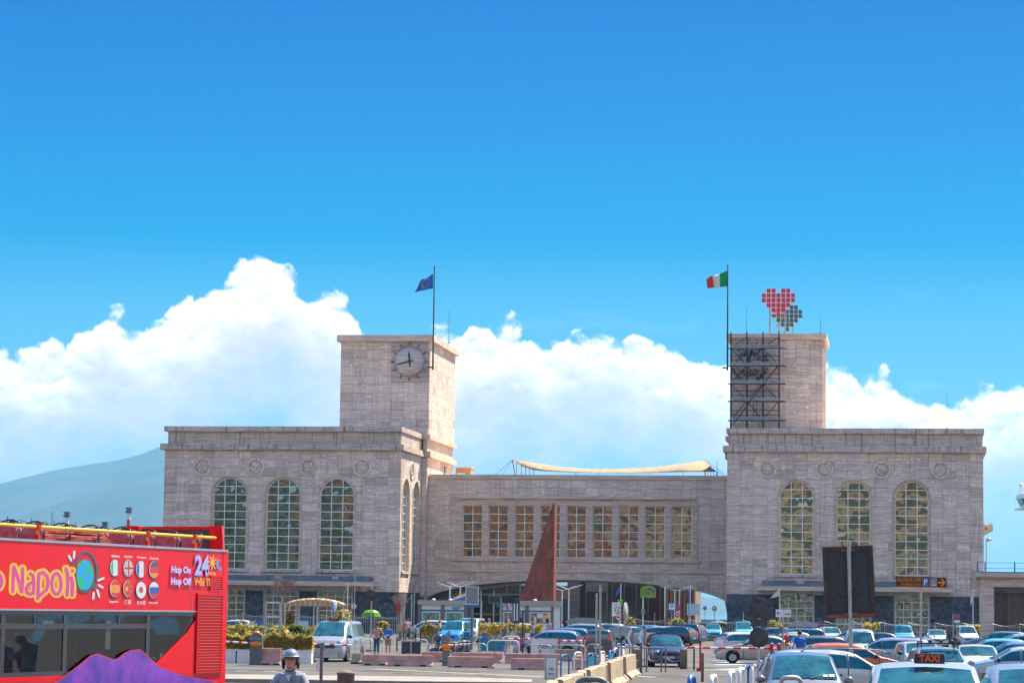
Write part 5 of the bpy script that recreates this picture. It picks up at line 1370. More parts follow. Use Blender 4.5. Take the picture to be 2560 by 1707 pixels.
# ------------------------------------------------------------------ street furniture
M['pink_conc'] = mat('pink_concrete', (0.56, 0.30, 0.25), .85, var=.25, vscale=2.5, bump=.3)
M['beige_conc'] = mat('beige_concrete', (0.36, 0.28, 0.19), .85, var=.22, vscale=2.0, bump=.3)
M['brown_conc'] = mat('stained_concrete', (0.21, 0.175, 0.15), .9, var=.35, vscale=3, bump=.4)
M['rust'] = mat('rusted_steel', (0.30, 0.09, 0.05), .85, var=.35, vscale=1.5, bump=.2, col2=(.15, .042, .03), stretch=(1.6, 1.6, .35))
M['rust_frame'] = mat('rusty_frame', (0.085, 0.045, 0.032), .8, var=.5, vscale=3, col2=(.035, .03, .03))
M['panel_dk'] = mat('grimy_panel', (0.055, 0.052, 0.055), .85, var=.35, vscale=14)
M['teal'] = mat('teal_sheet', (.02, .22, .33), .4, var=.2, vscale=4)
M['sign_grey'] = mat('sign_back_grey', (.25, .26, .27), .6, var=.15, vscale=5)
M['sign_brown'] = mat('sign_back_brown', (.07, .058, .058), .7, var=.3, vscale=6)
M['teal_dk'] = mat('dark_teal_frame', (.02, .055, .055), .5, var=.2)
M['lime'] = mat('lime_plastic', (.20, .52, .02), .4, var=.1, translucent=.4)
M['limesign'] = mat('lime_sign', (.22, .36, .05), .5, var=.2, vscale=2)
M['cream'] = mat('cream_canvas', (.68, .46, .20), .8, var=.18, vscale=2, translucent=.45)
M['cream_lt'] = mat('pale_canvas', (.74, .60, .40), .8, var=.15, vscale=1.5, translucent=.35)

def pole(name, label, cat, px, D, py_top, r=.035, m='steel', group=None, extra=None):
    p = gnd(px, D); t = thing(name, label, cat, p, 0, group); z = zat(px, py_top, D)
    mb = MB(); mb.tube([(0, 0, 0), (0, 0, z)], r, 10); obj('pole', mb, M[m], t); return t, z
def jersey(px0, px1, D, label, m='pink_conc', h=.52, w=.55, rz=0.0, grp='low pink concrete barriers'):
    a, b = gnd(px0, D), gnd(px1, D); c = (a+b)/2; l = (b-a).length
    jersey_at(c, l, label, m, h, w, rz, grp)
def jersey_at(c, l, label, m, h, w, rz, grp):
    t = thing('concrete_barrier', label, 'barrier', c, rz, grp); mb = MB(); hw = w/2
    zt_ = .07+hw*.56*.85; pr = [(-hw, .0), (-hw, .07), (-hw*.44, zt_), (-hw*.36, h-.03), (-hw*.28, h), (hw*.28, h), (hw*.36, h-.03), (hw*.44, zt_), (hw, .07), (hw, .0)]
    # drainage notches: the dark of the gaps is painted as black blocks
    mb.prism([(y, z) for y, z in pr if True], -l/2, l/2, mp=lambda a, b, c_: (c_, a, b+.0)); obj('block', mb, M[m], t)
    mb = MB()
    for q in (-.28, .28): mb.b2(q*l-.14, q*l+.14, -hw-.004, hw+.004, 0.001, .085)
    obj('dark_notch', mb, M['black'], t)
    return t
JL = [(655, 702, 116, 'short pink barrier beside the left barrier machine', .75), (880, 903, 121, 'beige barrier end-on at the left end of the pink row', .5), (906, 970, 118, 'pink barrier at the feet of the boy in blue', .5), (969, 1083, 117, 'long pink barrier below the dark planter box', .5),
      (1119, 1237, 116, 'long pink barrier right of the domed grey barrier machine', .5), (1277, 1395, 113, 'long pink barrier below the white board, left of the leaning sign', .5), (1054, 1120, 128, 'pink barrier behind the domed barrier machine', .5), (1130, 1256, 127, 'pink barrier behind the parked scooters', .5), (1262, 1400, 126, 'pink barrier behind the dark brown post', .5), (1430, 1524, 114, 'pink barrier at the foot of the tall twin poles', .5)]
for i, (a, b, D, lab, h) in enumerate(JL): jersey(a, b, D, lab, 'beige_conc' if 'beige' in lab else 'pink_conc', h, .58)
jersey(1388, 1436, 134, 'low beige barrier behind the grey hoop railings', 'beige_conc', .62, .55)
# the long beige row running towards us
pa, pb = gnd(1577, 106), gnd(1362, 60); n = 12; dr = (pb-pa).normalized()
ORD = ['first', 'second', 'third', 'fourth', 'fifth', 'sixth', 'seventh', 'eighth', 'ninth', 'tenth', 'eleventh', 'twelfth']
for i in range(n):
    c = pa+(pb-pa)*(i+.5)/n; jersey_at(c, 3.3, 'beige concrete barrier, %s from the far end of the long row' % ORD[i], 'beige_conc', .86, .72, atan2(dr.y, dr.x)+.05*((i % 3)-1), 'beige concrete barriers in a row')

def hoop(px0, px1, D, ytop, label, m, r=.03, group='tube hoop railings', depth=0.0, panel=None, name='hoop_railing'):
    a, b = gnd(px0, D), gnd(px1, D+depth); c = (a+b)/2; l = (b-a).length; h = zat((px0+px1)/2, ytop, D+depth/2); d = (b-a)
    t = thing(name, label, 'railing', c, atan2(d.y, d.x), group); k = min(.22, l*.3); P = [(-l/2, 0, 0), (-l/2, 0, h-k)]
    for q in range(1, 5): an = pi*q/8; P.append((-l/2+k-k*cos(an), 0, h-k+k*sin(an)))
    P += [(-x, y, z) for x, y, z in P[::-1]]
    mb = MB(); mb.tube(P, r, 8); obj('tube', mb, M[m], t)
    if panel: mb = MB(); mb.b2(-l/2+.05, l/2-.05, -.012, .012, h*.22, h*.9); obj('panel', mb, M[panel], t)
    return t, l, h
HO = [(896, 933, 150, 1597, 'white tube hoop left of the man in the peach shirt', 'white'), (941, 957, 150, 1596, 'white tube hoop between the peach shirt man and the boy', 'white'),
      (1070, 1106, 142, 1606, 'dark blue tube hoop before the dark planter box', 'steel_dk'), (1172, 1216, 141, 1608, 'grey tube hoop by the scooters', 'steel'), (1218, 1297, 136, 1600, 'large white tube hoop in front of the teal sheets', 'white'), (1236, 1312, 142, 1597, 'dark tube hoop behind the large white hoop', 'steel_dk'),
      (1313, 1379, 134, 1611, 'grey tube hoop below the white lettered board', 'steel'), (1387, 1463, 132, 1612, 'grey tube hoop in front of the pale blue hatchback', 'steel'),
      (1200, 1262, 150, 1592, 'blue hoop carrying a teal sheet behind the scooters', 'blue')]
for a, b, D, y, lab, m in HO: hoop(a, b, D, y, lab, m, panel='teal' if 'teal sheet behind' in lab else None)
for px, top, base, m, pan, lab in ((1412, 1636, 1697, 'blue', None, 'blue hoop next to the leaning white sign'), (1445, 1630, 1691, 'white', None, 'white hoop, second along the beige barrier row'), (1478, 1633, 1684, 'blue', 'teal', 'blue hoop with teal panel left of the twin poles'), (1506, 1628, 1678, 'white', 'white', 'white hoop with white panel right of the twin poles'),
                             (1528, 1626, 1673, 'blue', 'teal', 'blue hoop with teal panel beside the orange barrier hub'), (1540, 1620, 1669, 'white', None, 'thin white hoop beyond the teal panel'), (1548, 1608, 1662, 'blue', None, 'tall blue hoop near the far end of the row'), (1557, 1616, 1656, 'white', 'white', 'white hoop with panel, last but one of the row'), (1568, 1610, 1655, 'blue', None, 'blue hoop at the far end of the beige row')):
    D = 2.5*F/(base-1534); w = 10 if px < 1500 else 6; hoop(px-w, px+w, D-.3, top, lab, m, .035, 'blue and white hoops along the beige barriers', .7, pan)
for px, top, m, lab in ((1729, 1690, 'blue', 'blue hoop at the bottom edge, left of the slim grey bollard'), (1783, 1690, 'white', 'white hoop at the bottom edge, right of the slim grey bollard'), (1829, 1679, 'white', 'white hoop at the bottom edge before the round sign pole'), (1853, 1672, 'white', 'thick pale hoop next to the blue hoop'), (1866, 1664, 'blue', 'blue hoop between two pale hoops by the round sign pole'), (1884, 1663, 'white', 'pale hoop just left of the round sign pole'), (1901, 1653, 'blue', 'blue hoop by the big red tail lamp')):
    D = F*1.5/(top-1537); hoop(px-6, px+6, D, top, lab, m, .06, 'hoops at the lower edge', .9)
hoop(1951, 2003, 56, 1693, 'grey hoop in front of the grey car windscreen', 'steel', .05, 'hoops at the lower edge')
hoop(1440, 1517, 60, 1697, 'dark thick hoop at the bottom edge beside the beige row', 'steel_dk', .07, 'hoops at the lower edge')

# barrier machines with arms
def machine(px, D, w, h, label, hub, arm_px, arm_y0, arm_y1, dome=True):
    p = gnd(px, D); t = thing('barrier_machine', label, 'barrier machine', p, 0, 'car park barrier machines')
    mb = MB(); d = w*.8
    pr = [(-w/2, 0), (-w/2, h-.22)]+[(-w/2*cos(pi*k/12)*1.0, h-.22+.20*sin(pi*k/12)) for k in range(1, 12)]+[(w/2, h-.22), (w/2, 0)]
    mb.prism(pr, -d/2, d/2); obj('cabinet', mb, M['steel_dk'], t)
    mb = MB(); mb.b2(-w/2-.012, w/2+.012, -d/2-.012, d/2+.012, h-.28, h-.25); obj('lid_seam', mb, M['steel'], t)
    if dome: mb = MB(); mb.ball((0, 0, h-.03), .15, .15, .08, 14, 8); obj('beacon', mb, M['orange'], t)
    mb = MB(); mb.b2(-.12, .14, -d/2-.008, -d/2+.002, h-.64, h-.46); n_ = obj('notice', mb, M['yellow'], t)
    mb = MB(); mb.b2(-.10, -.06, -d/2-.014, -d/2-.009, h-.61, h-.52); obj('notice_mark', mb, M['red'], n_)
    a = gnd(arm_px, D); za, zb = zat(px, arm_y0, D), zat(arm_px, arm_y1, D); x1 = a.x-p.x; s = 1 if x1 > 0 else -1
    arm = MB(); arm.tube([(s*w*.2, -d/2-.07, za), (x1, -d/2-.07, zb)], .042, 8); ao = obj('barrier_arm', arm, M['white'], t)
    n = 5
    for q in range(n):
        f0, f1 = (q+.25)/n, (q+.62)/n; e = lambda f: (s*w*.2+(x1-s*w*.2)*f, -d/2-.07, za+(zb-za)*f); st = MB(); st.tube([e(f0), e(f1)], .0435, 8); obj('red_band', st, M['red'], ao)
    if hub: mb = MB(); mb.ball((0, -d/2-.07, za-.03), .24, .07, .12, 14, 8); obj('arm_hub', mb, M['orange'], t)
    return t
machine(640, 116, .55, 1.44, 'grey barrier machine with orange hub, nearest the red bus', True, 520, 1607, 1600)
machine(714, 122, .52, 1.46, 'grey barrier machine behind the helmeted rider', False, 880, 1606, 1612)
machine(1115, 119, .35, 1.36, 'slim domed grey barrier machine among the pink barriers', True, 1174, 1612, 1609, False)
# low red and white swing barriers
def swing(px_post, D, x0, x1, y, label, posts):
    p = gnd(px_post, D); t = thing('swing_barrier', label, 'barrier', p, 0, 'red and white swing barriers'); z = zat((x0+x1)/2, y, D); xa, xb = gnd(x0, D, z).x-p.x, gnd(x1, D, z).x-p.x
    mb = MB(); mb.tube([(xa, 0, z), (xb, 0, z)], .045, 8); ao = obj('barrier_arm', mb, M['white'], t); n = max(3, int((xb-xa)/.62))
    for q in range(n):
        a, b = xa+(xb-xa)*(q+.05)/n, xa+(xb-xa)*(q+.55)/n; mb = MB(); mb.tube([(a, 0, z), (b, 0, z)], .0465, 8); obj('red_band', mb, M['red'], ao)
    for q, y0 in posts:
        x = gnd(q, D).x-p.x; mb = MB(); mb.b2(x-.04, x+.04, -.10, -.05, 0, zat(q, y0, D)); mb.b2(x-.16, x+.16, -.2, .05, 0, .14); obj('post', mb, M['red'], t)
    return t, z, xb
t, z, xb = swing(1750, 115, 1716, 1946, 1619, 'long red and white barrier arm before the sandy coupe', [(1750, 1606)])
for q in (-.30, .02):
    mb = MB(); mb.b2(xb+q-.07, xb+q+.07, -.08, .08, z-.2, z+.12); mb.ball((xb+q, 0, z+.16), .10, .10, .09); obj('hub_bracket', mb, M['red'], t)
mb = MB(); mb.b2(xb-.15, xb+.12, -.12, .2, 0, z-.2); obj('pedestal', mb, M['steel_dk'], t)
swing(1301, 140, 1258, 1330, 1596, 'red and white arm behind the dark brown post', [(1301, 1590)])
swing(1398, 140, 1396, 1456, 1601, 'red and white arm ending in a red hub before the pale blue hatchback', [(1398, 1591), (1458, 1597)])
swing(1350, 133, 1337, 1373, 1636, 'small low red and white gate below the lettered board', [(1350, 1622)])
# plain bollards and posts
def bollard(px, D, w, top, label, m='brown_conc', cone=.08, grp='concrete bollards'):
    p = gnd(px, D); t = thing('bollard', label, 'bollard', p, 0, grp); h = zat(px, top, D); r = w/F*D/2
    mb = MB(); mb.lathe([(.001, 0), (r*1.0, 0), (r, h-cone-.05), (r*1.06, h-cone-.04), (r*1.06, h-cone), (r*.9, h-cone*.8), (r*.2, h-.004), (.001, h)], 24); obj('body', mb, M[m], t)
bollard(863, 65, 43, 1673, 'stone bollard with a shallow cone top at the bottom edge', 'brown_conc', .07)
bollard(1591, 119, 17, 1620, 'stained concrete bollard left of the dark blue hatchback', 'brown_conc', .03)
bollard(1709, 119, 18, 1620, 'stained concrete bollard right of the dark blue hatchback', 'brown_conc', .03)
for px, D, w, top, lab in ((1602, 108, 7, 1604, 'slim dark post next to the left concrete bollard'), (1735, 117, 5, 1620, 'thin dark post left of the red stand'), (1756, 97, 7, 1630, 'slim grey post standing in front of the red stand'), (992, 160, 4, 1590, 'thin dark post left of the dark planter box')):
    bollard(px, D, w, top, lab, 'steel_dk', .01, 'slim metal posts')
# railing with chains before the dark hatchback
p = gnd(1616, 112); t = thing('chain_railing', 'dark railing with sagging chains before the dark blue hatchback', 'railing', p)
xs = [gnd(q, 112).x-p.x for q in (1545, 1580, 1616, 1653, 1664)]; zr = zat(1616, 1617, 112)
for x in xs: mb = MB(); mb.tube([(x, 0, 0), (x, 0, zr)], .035, 8); obj('post', mb, M['steel_dk'], t)
mb = MB(); mb.tube([(xs[0], 0, zr-.02), (xs[-2], 0, zr-.02)], .03, 8); obj('top_rail', mb, M['steel_dk'], t)
for a, b in ((xs[2], xs[3]), (xs[4], gnd(1706, 112).x-p.x), (xs[1], xs[2])):
    mb = MB(); mb.tube([(a+(b-a)*k/8, 0, zr*.55-.12*sin(pi*k/8)) for k in range(9)], .022, 6); obj('chain', mb, M['steel_dk'], t)
# ticket post with box
t, z = pole('ticket_post', 'dark post with a pale box on its side, right of the rider', 'post', 801, 65, 1608, .042, 'steel_dk')
mb = MB(); mb.b2(-.12, -.045, -.06, .06, z-.68, z-.42); obj('box', mb, M['white'], t)
mb = MB(); mb.b2(-.05, .07, -.05, .05, z-.14, z+.02); obj('head', mb, M['steel_dk'], t)

# boards
def board(name, label, cat, px0, px1, y0, y1, D, m, posts=None, rz=0.0, th=.05, rim=None, grp=None, pole_m='steel', roll=0.0, pr=.03, ground=True):
    c = gnd((px0+px1)/2, D); t = thing(name, label, cat, c, rz, grp); z1, z0 = zat((px0+px1)/2, y0, D), zat((px0+px1)/2, y1, D); w = (px1-px0)/F*D/max(.3, cos(rz))
    mb = MB(); mb.b2(-w/2, w/2, -th/2, th/2, -(z1-z0)/2, (z1-z0)/2); b = obj('panel', mb, M[m], t, (0, 0, (z0+z1)/2), (0, roll, 0))
    if rim:
        e = .05; h = (z1-z0)/2; mb = MB()
        mb.b2(-w/2-e, w/2+e, -th/2-.012, th/2+.012, h+.001, h+e); mb.b2(-w/2-e, w/2+e, -th/2-.012, th/2+.012, -h-e, -h-.001); mb.b2(-w/2-e, -w/2-.001, -th/2-.012, th/2+.012, -h, h); mb.b2(w/2+.001, w/2+e, -th/2-.012, th/2+.012, -h, h); obj('frame', mb, M[rim], b)
    if ground:
        for q in (posts if posts is not None else [0]):
            mb = MB(); mb.tube([(q*w, th/2+pr+.012, 0), (q*w, th/2+pr+.012, z1-.05)], pr, 8); obj('pole', mb, M[pole_m], t)
    return t, b, w, z1-z0
def mk(par, nm, fn, m): mb = MB(); fn(mb); return obj(nm, mb, M[m] if isinstance(m, str) else m, par)
t, b, w, h = board('leaning_sign', 'white board on two legs at the near end of the barrier row', 'sign', 1365, 1390, 1643, 1696, 98, 'white', [-.46, .46], .3, .04, 'steel')
text('lettering', 'via', .16, M['letter'], b, (0, -.03, -.02)); text('lettering', 'Porto', .10, M['letter'], b, (0, -.03, -.2))
t, b, w, h = board('lettered_board', 'white board with a handwritten style name on a railing frame', 'sign', 1328, 1392, 1596, 1633, 140, 'white', [-.5, .5], 0, .03, 'steel', pole_m='rust')
text('lettering', 'Nilhe', .42, M['letter'], b, (.1, -.03, .0), shear=.3); mk(b, 'blue_line', lambda q: q.b2(-.35, .6, -.022, -.017, -.26, -.22), 'd_pale')
t, b, w, h = board('small_sign', 'small white framed sign at the foot of the dark brown post', 'sign', 1299, 1317, 1627, 1648, 139, 'white', [-.4, .4], 0, .03, 'steel_dk')
for px0, px1, m, lab in ((1254, 1266, 'teal', 'blue banner stand left of the dark brown post'), (1274, 1285, 'd_pale', 'pale banner stand behind the swing barrier'), (1295, 1306, 'blue', 'blue banner stand behind the dark brown post'), (1313, 1324, 'white', 'white banner stand below the end of the hedge'), (1204, 1218, 'blue', 'blue banner stand beside the bright blue van'), (1334, 1344, 'blue', 'blue banner stand at the right end of the hedge')):
    board('banner_stand', lab, 'banner', px0, px1, 1581, 1600, 160, m, [-.45, .45], .15, .03, None, 'banner stands before the hedge')
# tall grey display board seen from behind, on a stout pole
t, b, w, h = board('display_board', 'grey board back with blue foot on a stout pole, left of the direction signs', 'sign', 1164, 1193, 1467, 1509, 170, 'sign_grey', [.0], 0, .16, 'white', pole_m='steel_dk', pr=.09)
mk(t, 'foot_panel', lambda q: q.b2(-w/2, w/2+.1, -.06, .06, zat(1178, 1517, 170), zat(1178, 1510.5, 170)), 'blue')
# dark direction signs
t, b, w, h = board('direction_sign', 'two dark sign arms seen from behind beside the striped totem', 'sign', 1222, 1248, 1490, 1505, 160, 'teal_dk', [.62], 0, .05, 'steel_dk')
mk(t, 'second_arm', lambda q: q.b2(w/2+.12, w/2+.86, -.025, .025, zat(1260, 1507, 160), zat(1260, 1491, 160)), 'black')
mk(t, 'blue_plate', lambda q: q.b2(w/2-.2, w/2+.05, -.02, .02, zat(1244, 1515, 160), zat(1244, 1507, 160)), 'blue')
t, b, w, h = board('totem_sign', 'tall dark framed totem with white stripes on a pole', 'sign', 1281, 1296, 1496, 1556, 165, 'teal_dk', [0], .2, .10, 'steel_dk')
for q in (-.12, .06): mk(b, 'white_stripe', lambda s, q=q: s.b2(q-.03, q+.05, -.06, -.052, -h*.42, h*.3), 'white')
t, z = pole('dark_post', 'dark brown post standing in front of the second kiosk', 'post', 1306, 139, 1527, .045, 'rust_frame')
for px, top, lab in ((1490, 1482, 'shorter of the two tall grey poles'), (1499, 1462, 'taller of the two tall grey poles')): pole('tall_pole', lab, 'pole', px, 112, top, .048, 'steel', 'twin tall poles')
for px, top, D, lab in ((1027, 1484, 150, 'thin grey pole rising from the dark planter box'), (1034, 1478, 205, 'thin pole behind the planter box'), (1010, 1478, 215, 'thin pole left of the planter box poles'), (1201, 1477, 205, 'pale pole before the dark offices'), (1233, 1477, 215, 'pale pole behind the dark sign arms'), (2383, 1532, 214, 'pale blue pole left of the no parking sign')):
    pole('thin_pole', lab, 'pole', px, D, top, .035, 'steel', 'thin poles on the forecourt')
# chevron plates: bent strips on posts
for px, lab in ((1579, 'bent white plate post left of its twin'), (1608, 'bent white plate post right of its twin')):
    D = 122; p = gnd(px, D); t = thing('chevron_post', lab, 'marker post', p, 0, 'bent white marker plates'); z0, z1 = zat(px, 1613, D), zat(px, 1574, D); zm = (z0+z1)/2
    mb = MB(); mb.prism([(-.12, z1), (.0, z1), (-.12, zm), (.02, z0), (-.10, z0), (-.24, zm)], -.02, .02); obj('plate', mb, M['white'], t)
    mb = MB(); mb.b2(.03, .08, -.02, .03, 0, z1); obj('post', mb, M['steel_dk'], t)

# road signs
def disc_sign(label, px, D, items, top=None, name='road_sign', grp='road signs', pm='steel', pr=.03, px_pole=None):
    p = gnd(px_pole or px, D); t = thing(name, label, 'road sign', p, 0, grp); zt = max(zat(px, it[1]-it[2], D) for it in items); 
    if top: zt = zat(px, top, D)
    mb = MB(); mb.tube([(0, .035+pr, 0), (0, .035+pr, zt)], pr, 8); obj('pole', mb, M[pm], t)
    for kind, y, rp in items:
        z = zat(px, y, D); R = rp/F*D; x = gnd(px, D, z).x-p.x
        if kind in ('ped', 'truck', 'nostop', 'nopark', 'back', 'ring', 'purple'):
            mb = MB(); mb.lathe([(.001, -.012), (R, -.012), (R, .012), (.001, .012)], 28, axis='Y'); f = obj('sign_plate', mb, M[{'back': 'sign_brown', 'nostop': 'blue', 'nopark': 'blue', 'purple': 'd_lil'}.get(kind, 'white')], t, (x, 0, z))
            if kind not in ('back', 'purple'):
                mb = MB(); mb.lathe([(R*.78, -.016), (R*1.0, -.016), (R*1.0, -.0125), (R*.78, -.0125)], 28, axis='Y'); obj('red_rim', mb, M['red'], f)
            if kind == 'ped':
                mb = MB(); mb.ball((.0, -.016, R*.42), R*.10, .004, R*.10)
                for a, b, w_ in (((0, .3), (0, -.05), .17), ((0, -.05), (-.2, -.5), .12), ((0, -.05), (.2, -.5), .12), ((0, .25), (.26, -.02), .09), ((0, .25), (-.24, 0), .09)):
                    A_, B_ = Vector((a[0]*R, 0, a[1]*R)), Vector((b[0]*R, 0, b[1]*R)); d_ = (B_-A_).normalized(); n_ = Vector((-d_.z, 0, d_.x))*w_*R/2; k_ = Vector((0, -.0165-.0003*len(mb.f) % .002, 0)); mb.face([A_+n_+k_, B_+n_+k_, B_-n_+k_, A_-n_+k_])
                obj('pictogram', mb, M['black'], f)
            if kind == 'truck':
                mb = MB(); mb.b2(-R*.5, R*.15, -.018, -.014, -R*.2, R*.25); mb.b2(R*.18, R*.5, -.018, -.014, -R*.2, R*.1); mb.b2(-R*.35, -R*.15, -.0178, -.0142, -R*.32, -R*.2); mb.b2(R*.2, R*.4, -.0178, -.0142, -R*.32, -R*.2); obj('pictogram', mb, M['black'], f)
            if kind in ('nostop', 'nopark'):
                for q, an in enumerate((pi/4, -pi/4) if kind == 'nostop' else (pi/4,)):
                    mb = MB(); mb.b2(-R*.76, R*.76, -.0165-.0006*q, -.013, -R*.09, R*.09); obj('red_bar', mb, M['red'], f, (0, 0, 0), (0, an, 0))
        elif kind == 'plate': mb = MB(); mb.b2(-R*1.2, R*1.2, -.012, .012, -R*.5, R*.5); obj('sub_plate', mb, M['white'], t, (x, 0, z))
        elif kind == 'darkplate': mb = MB(); mb.b2(-R, R, -.012, .012, -R*.42, R*.42); obj('sub_plate', mb, M['sign_brown'], t, (x, 0, z))
        elif kind == 'parking':
            mb = MB(); mb.b2(-R, R, -.012, .012, -R*1.6, R*1.6); f = obj('sign_plate', mb, M['white'], t, (x, 0, z))
            mk(f, 'blue_field', lambda s: s.b2(-R*.55, R*.55, -.016, -.0122, .35*R, 1.45*R), 'd_cyn'); text('lettering', 'P', R*1.1, M['white'], f, (0, -.019, R*.9)); mk(f, 'lower_field', lambda s: s.b2(-R, R, -.016, -.0122, -1.6*R, -.55*R), 'blue')
    return t
disc_sign('no pedestrians sign on a tall pole left of the green umbrella', 884, 175, [('ped', 1515.5, 8.2)], top=1430)
disc_sign('stacked no pedestrians and no lorries signs before the dark glazing', 1546, 200, [('ped', 1524, 8.4), ('truck', 1541.5, 8.4)])
disc_sign('blue parking sign plate left of the round no stopping sign', 1679, 225, [('parking', 1519, 7)])
disc_sign('no stopping sign over a no lorries sign by the timber boards', 1695, 226, [('nostop', 1518, 7), ('truck', 1532.5, 7)])
disc_sign('round purple sign back in front of the sea', 1762, 268, [('purple', 1519, 5)])
disc_sign('white red-rimmed round sign in front of the sea', 1786, 268, [('ring', 1520, 6.5)])
disc_sign('no parking sign with a white plate below, at the far right', 2393, 215, [('nopark', 1541, 8), ('plate', 1552.5, 6)])
disc_sign('two large dark round sign backs stacked on one pole', 1897, 78, [('back', 1519, 25), ('back', 1593, 24.5), ('darkplate', 1556, 21)], pm='steel', pr=.045)
disc_sign('round sign back on a pole above the green umbrella', 926, 150, [('back', 1487, 14)], top=1452, pr=.035)
def edge_sign(label, px, y, rw, rh, D, m, rim):
    p = gnd(px, D); t = thing('road_sign', label, 'road sign', p, 0, 'road signs'); z = zat(px, y, D); R = rh/F*D; an = math.acos(min(1, rw/rh))
    mb = MB(); mb.tube([(0, .06, 0), (0, .06, z+R)], .03, 8); obj('pole', mb, M['steel'], t)
    mb = MB(); mb.lathe([(.001, -.014), (R, -.014), (R, .014), (.001, .014)], 26, axis='Y'); f = obj('sign_plate', mb, M[m], t, (0, 0, z), (0, 0, an))
    mb = MB(); mb.lathe([(R*.8, -.018), (R, -.018), (R, -.0145), (R*.8, -.0145)], 26, axis='Y'); obj('rim', mb, M[rim], f)
    return f, R
f, R = edge_sign('blue oval arrow sign seen at an angle beside the canvas gazebo', 835, 1513, 3.8, 12.5, 165, 'd_cyn', 'white')
mk(f, 'arrow', lambda s: (s.b2(-R*.12, R*.12, -.019, -.015, -R*.5, R*.3), s.prism([(-R*.35, R*.2), (R*.35, R*.2), (0, R*.65)], -.0192, -.0152)), 'white')
edge_sign('blue and red round sign seen edge-on beside the totem', 1268, 1515, 3.6, 11, 160, 'blue', 'red')
edge_sign('grey round sign back seen at an angle on a brown pole', 1563, 1528, 7, 23, 150, 'sign_grey', 'steel')
# white notice, green sign, info board
t, b, w, h = board('notice_board', 'white notice with small lines beside the stacked round signs', 'sign', 1529, 1549, 1505, 1539, 206, 'white', [-.4, .4])
for q in range(7): mk(b, 'text_line', lambda s, q=q: s.b2(-w*.38, w*.3, -.03, -.0255, h*.36-.12*q, h*.36-.12*q+.035), 'sign_grey')
board('green_sign', 'small green sign above the white notice', 'sign', 1543, 1556, 1498, 1511, 209, 'lime', [0])
t, b, w, h = board('information_board', 'grey blue information board left of the gap to the sea', 'sign', 1717, 1749, 1508, 1537, 235, 'd_pale', [-.4, .4])
for q in range(4): mk(b, 'symbol', lambda s, q=q: s.b2(-w*.42, -w*.30, -.03, -.0255, h*.36-.26*q, h*.36-.26*q+.12), 'teal'); mk(b, 'text_line', lambda s, q=q: s.b2(-w*.2, w*.25, -.03, -.0255, h*.38-.26*q, h*.38-.26*q+.04), 'sign_grey')
# lime cafe sign
D = 236; p = gnd(1607, D); t = thing('cafe_sign', 'lime green arched sign with dark lettering under the arch', 'sign', p)
x0, x1, z0, z1 = gnd(1600, D).x-p.x, gnd(1639, D).x-p.x, zat(1620, 1493, D), zat(1620, 1463, D); xm = (x0+x1)/2
mb = MB(); mb.prism([(x0, z0), (x1, z0), (x1, z1-.3), (xm+.45, z1-.04), (xm, z1), (xm-.45, z1-.04), (x0, z1-.3)], -.05, .05); b = obj('panel', mb, M['limesign'], t)
text('lettering', 'Caffè', .42, M['letter'], b, (xm-.08, -.06, z1-.36)); text('lettering', 'Drink', .34, M['letter'], b, (xm-.2, -.06, z1-.68)); text('lettering', 'T', .5, M['d_blu'], b, (x1-.25, -.06, z0+.45), off=.03)
mb = MB(); mb.tube([(0, .1, 0), (0, .1, z0)], .05, 8); obj('pole', mb, M['white'], t); mb = MB(); mb.b2(-.16, .16, .0, .2, zat(1607, 1536, D), zat(1607, 1520, D)); obj('box', mb, M['sign_grey'], t)
# white arrow sign with extinguisher and box on its pole
D = 118; t, z = pole('arrow_sign', 'white sign with a left arrow on a grey pole above the parked cars', 'sign', 1957, D, 1523, .045, 'steel')
zc = zat(1957, 1532, D); sg = mk(t, 'panel', lambda s: s.b2(-.33, .36, -.08, -.05, zc-.17, zc+.17), 'white')
mk(sg, 'arrow', lambda s: (s.b2(-.27, -.16, -.086, -.081, zc-.015, zc+.015), s.prism([(-.29, zc), (-.22, zc+.09), (-.20, zc+.08), (-.255, zc), (-.20, zc-.08), (-.22, zc-.09)], -.0865, -.0815)), 'black')
mk(sg, 'seam', lambda s: s.b2(.015, .025, -.086, -.081, zc-.17, zc+.17), 'steel')
text('lettering', 'lavit', .17, M['letter'], sg, (.20, -.086, zc-.03))
mk(t, 'control_box', lambda s: s.b2(-.17, -.04, -.1, .1, zat(1950, 1582, D), zat(1950, 1565, D)), 'steel_dk')
ex = thing('fire_extinguisher', 'big red fire extinguisher hanging on the arrow sign pole', 'fire extinguisher', gnd(1967, D-.12)); z1, z0 = zat(1967, 1587, D), zat(1967, 1614, D)
mb = MB(); r = .095; mb.lathe([(.001, z0), (r, z0), (r, z1-.06), (r*.8, z1-.01), (r*.3, z1+.02), (.001, z1+.02)], 18); b = obj('cylinder', mb, M['red'], ex)
mk(ex, 'valve', lambda s: (s.b2(-.02, .02, -.02, .02, z1+.02, z1+.09), s.b2(-.07, .06, -.012, .012, z1+.085, z1+.105)), 'red'); mk(ex, 'label', lambda s: s.b2(-.055, .055, -.101, -.093, z0+.04, z0+.16), 'orange')
mb = MB(); mb.tube([(0, 0, z1+.07), (.12, 0, z1), (.13, 0, z0+.2)], .012, 6); obj('hose', mb, M['plastic'], ex)
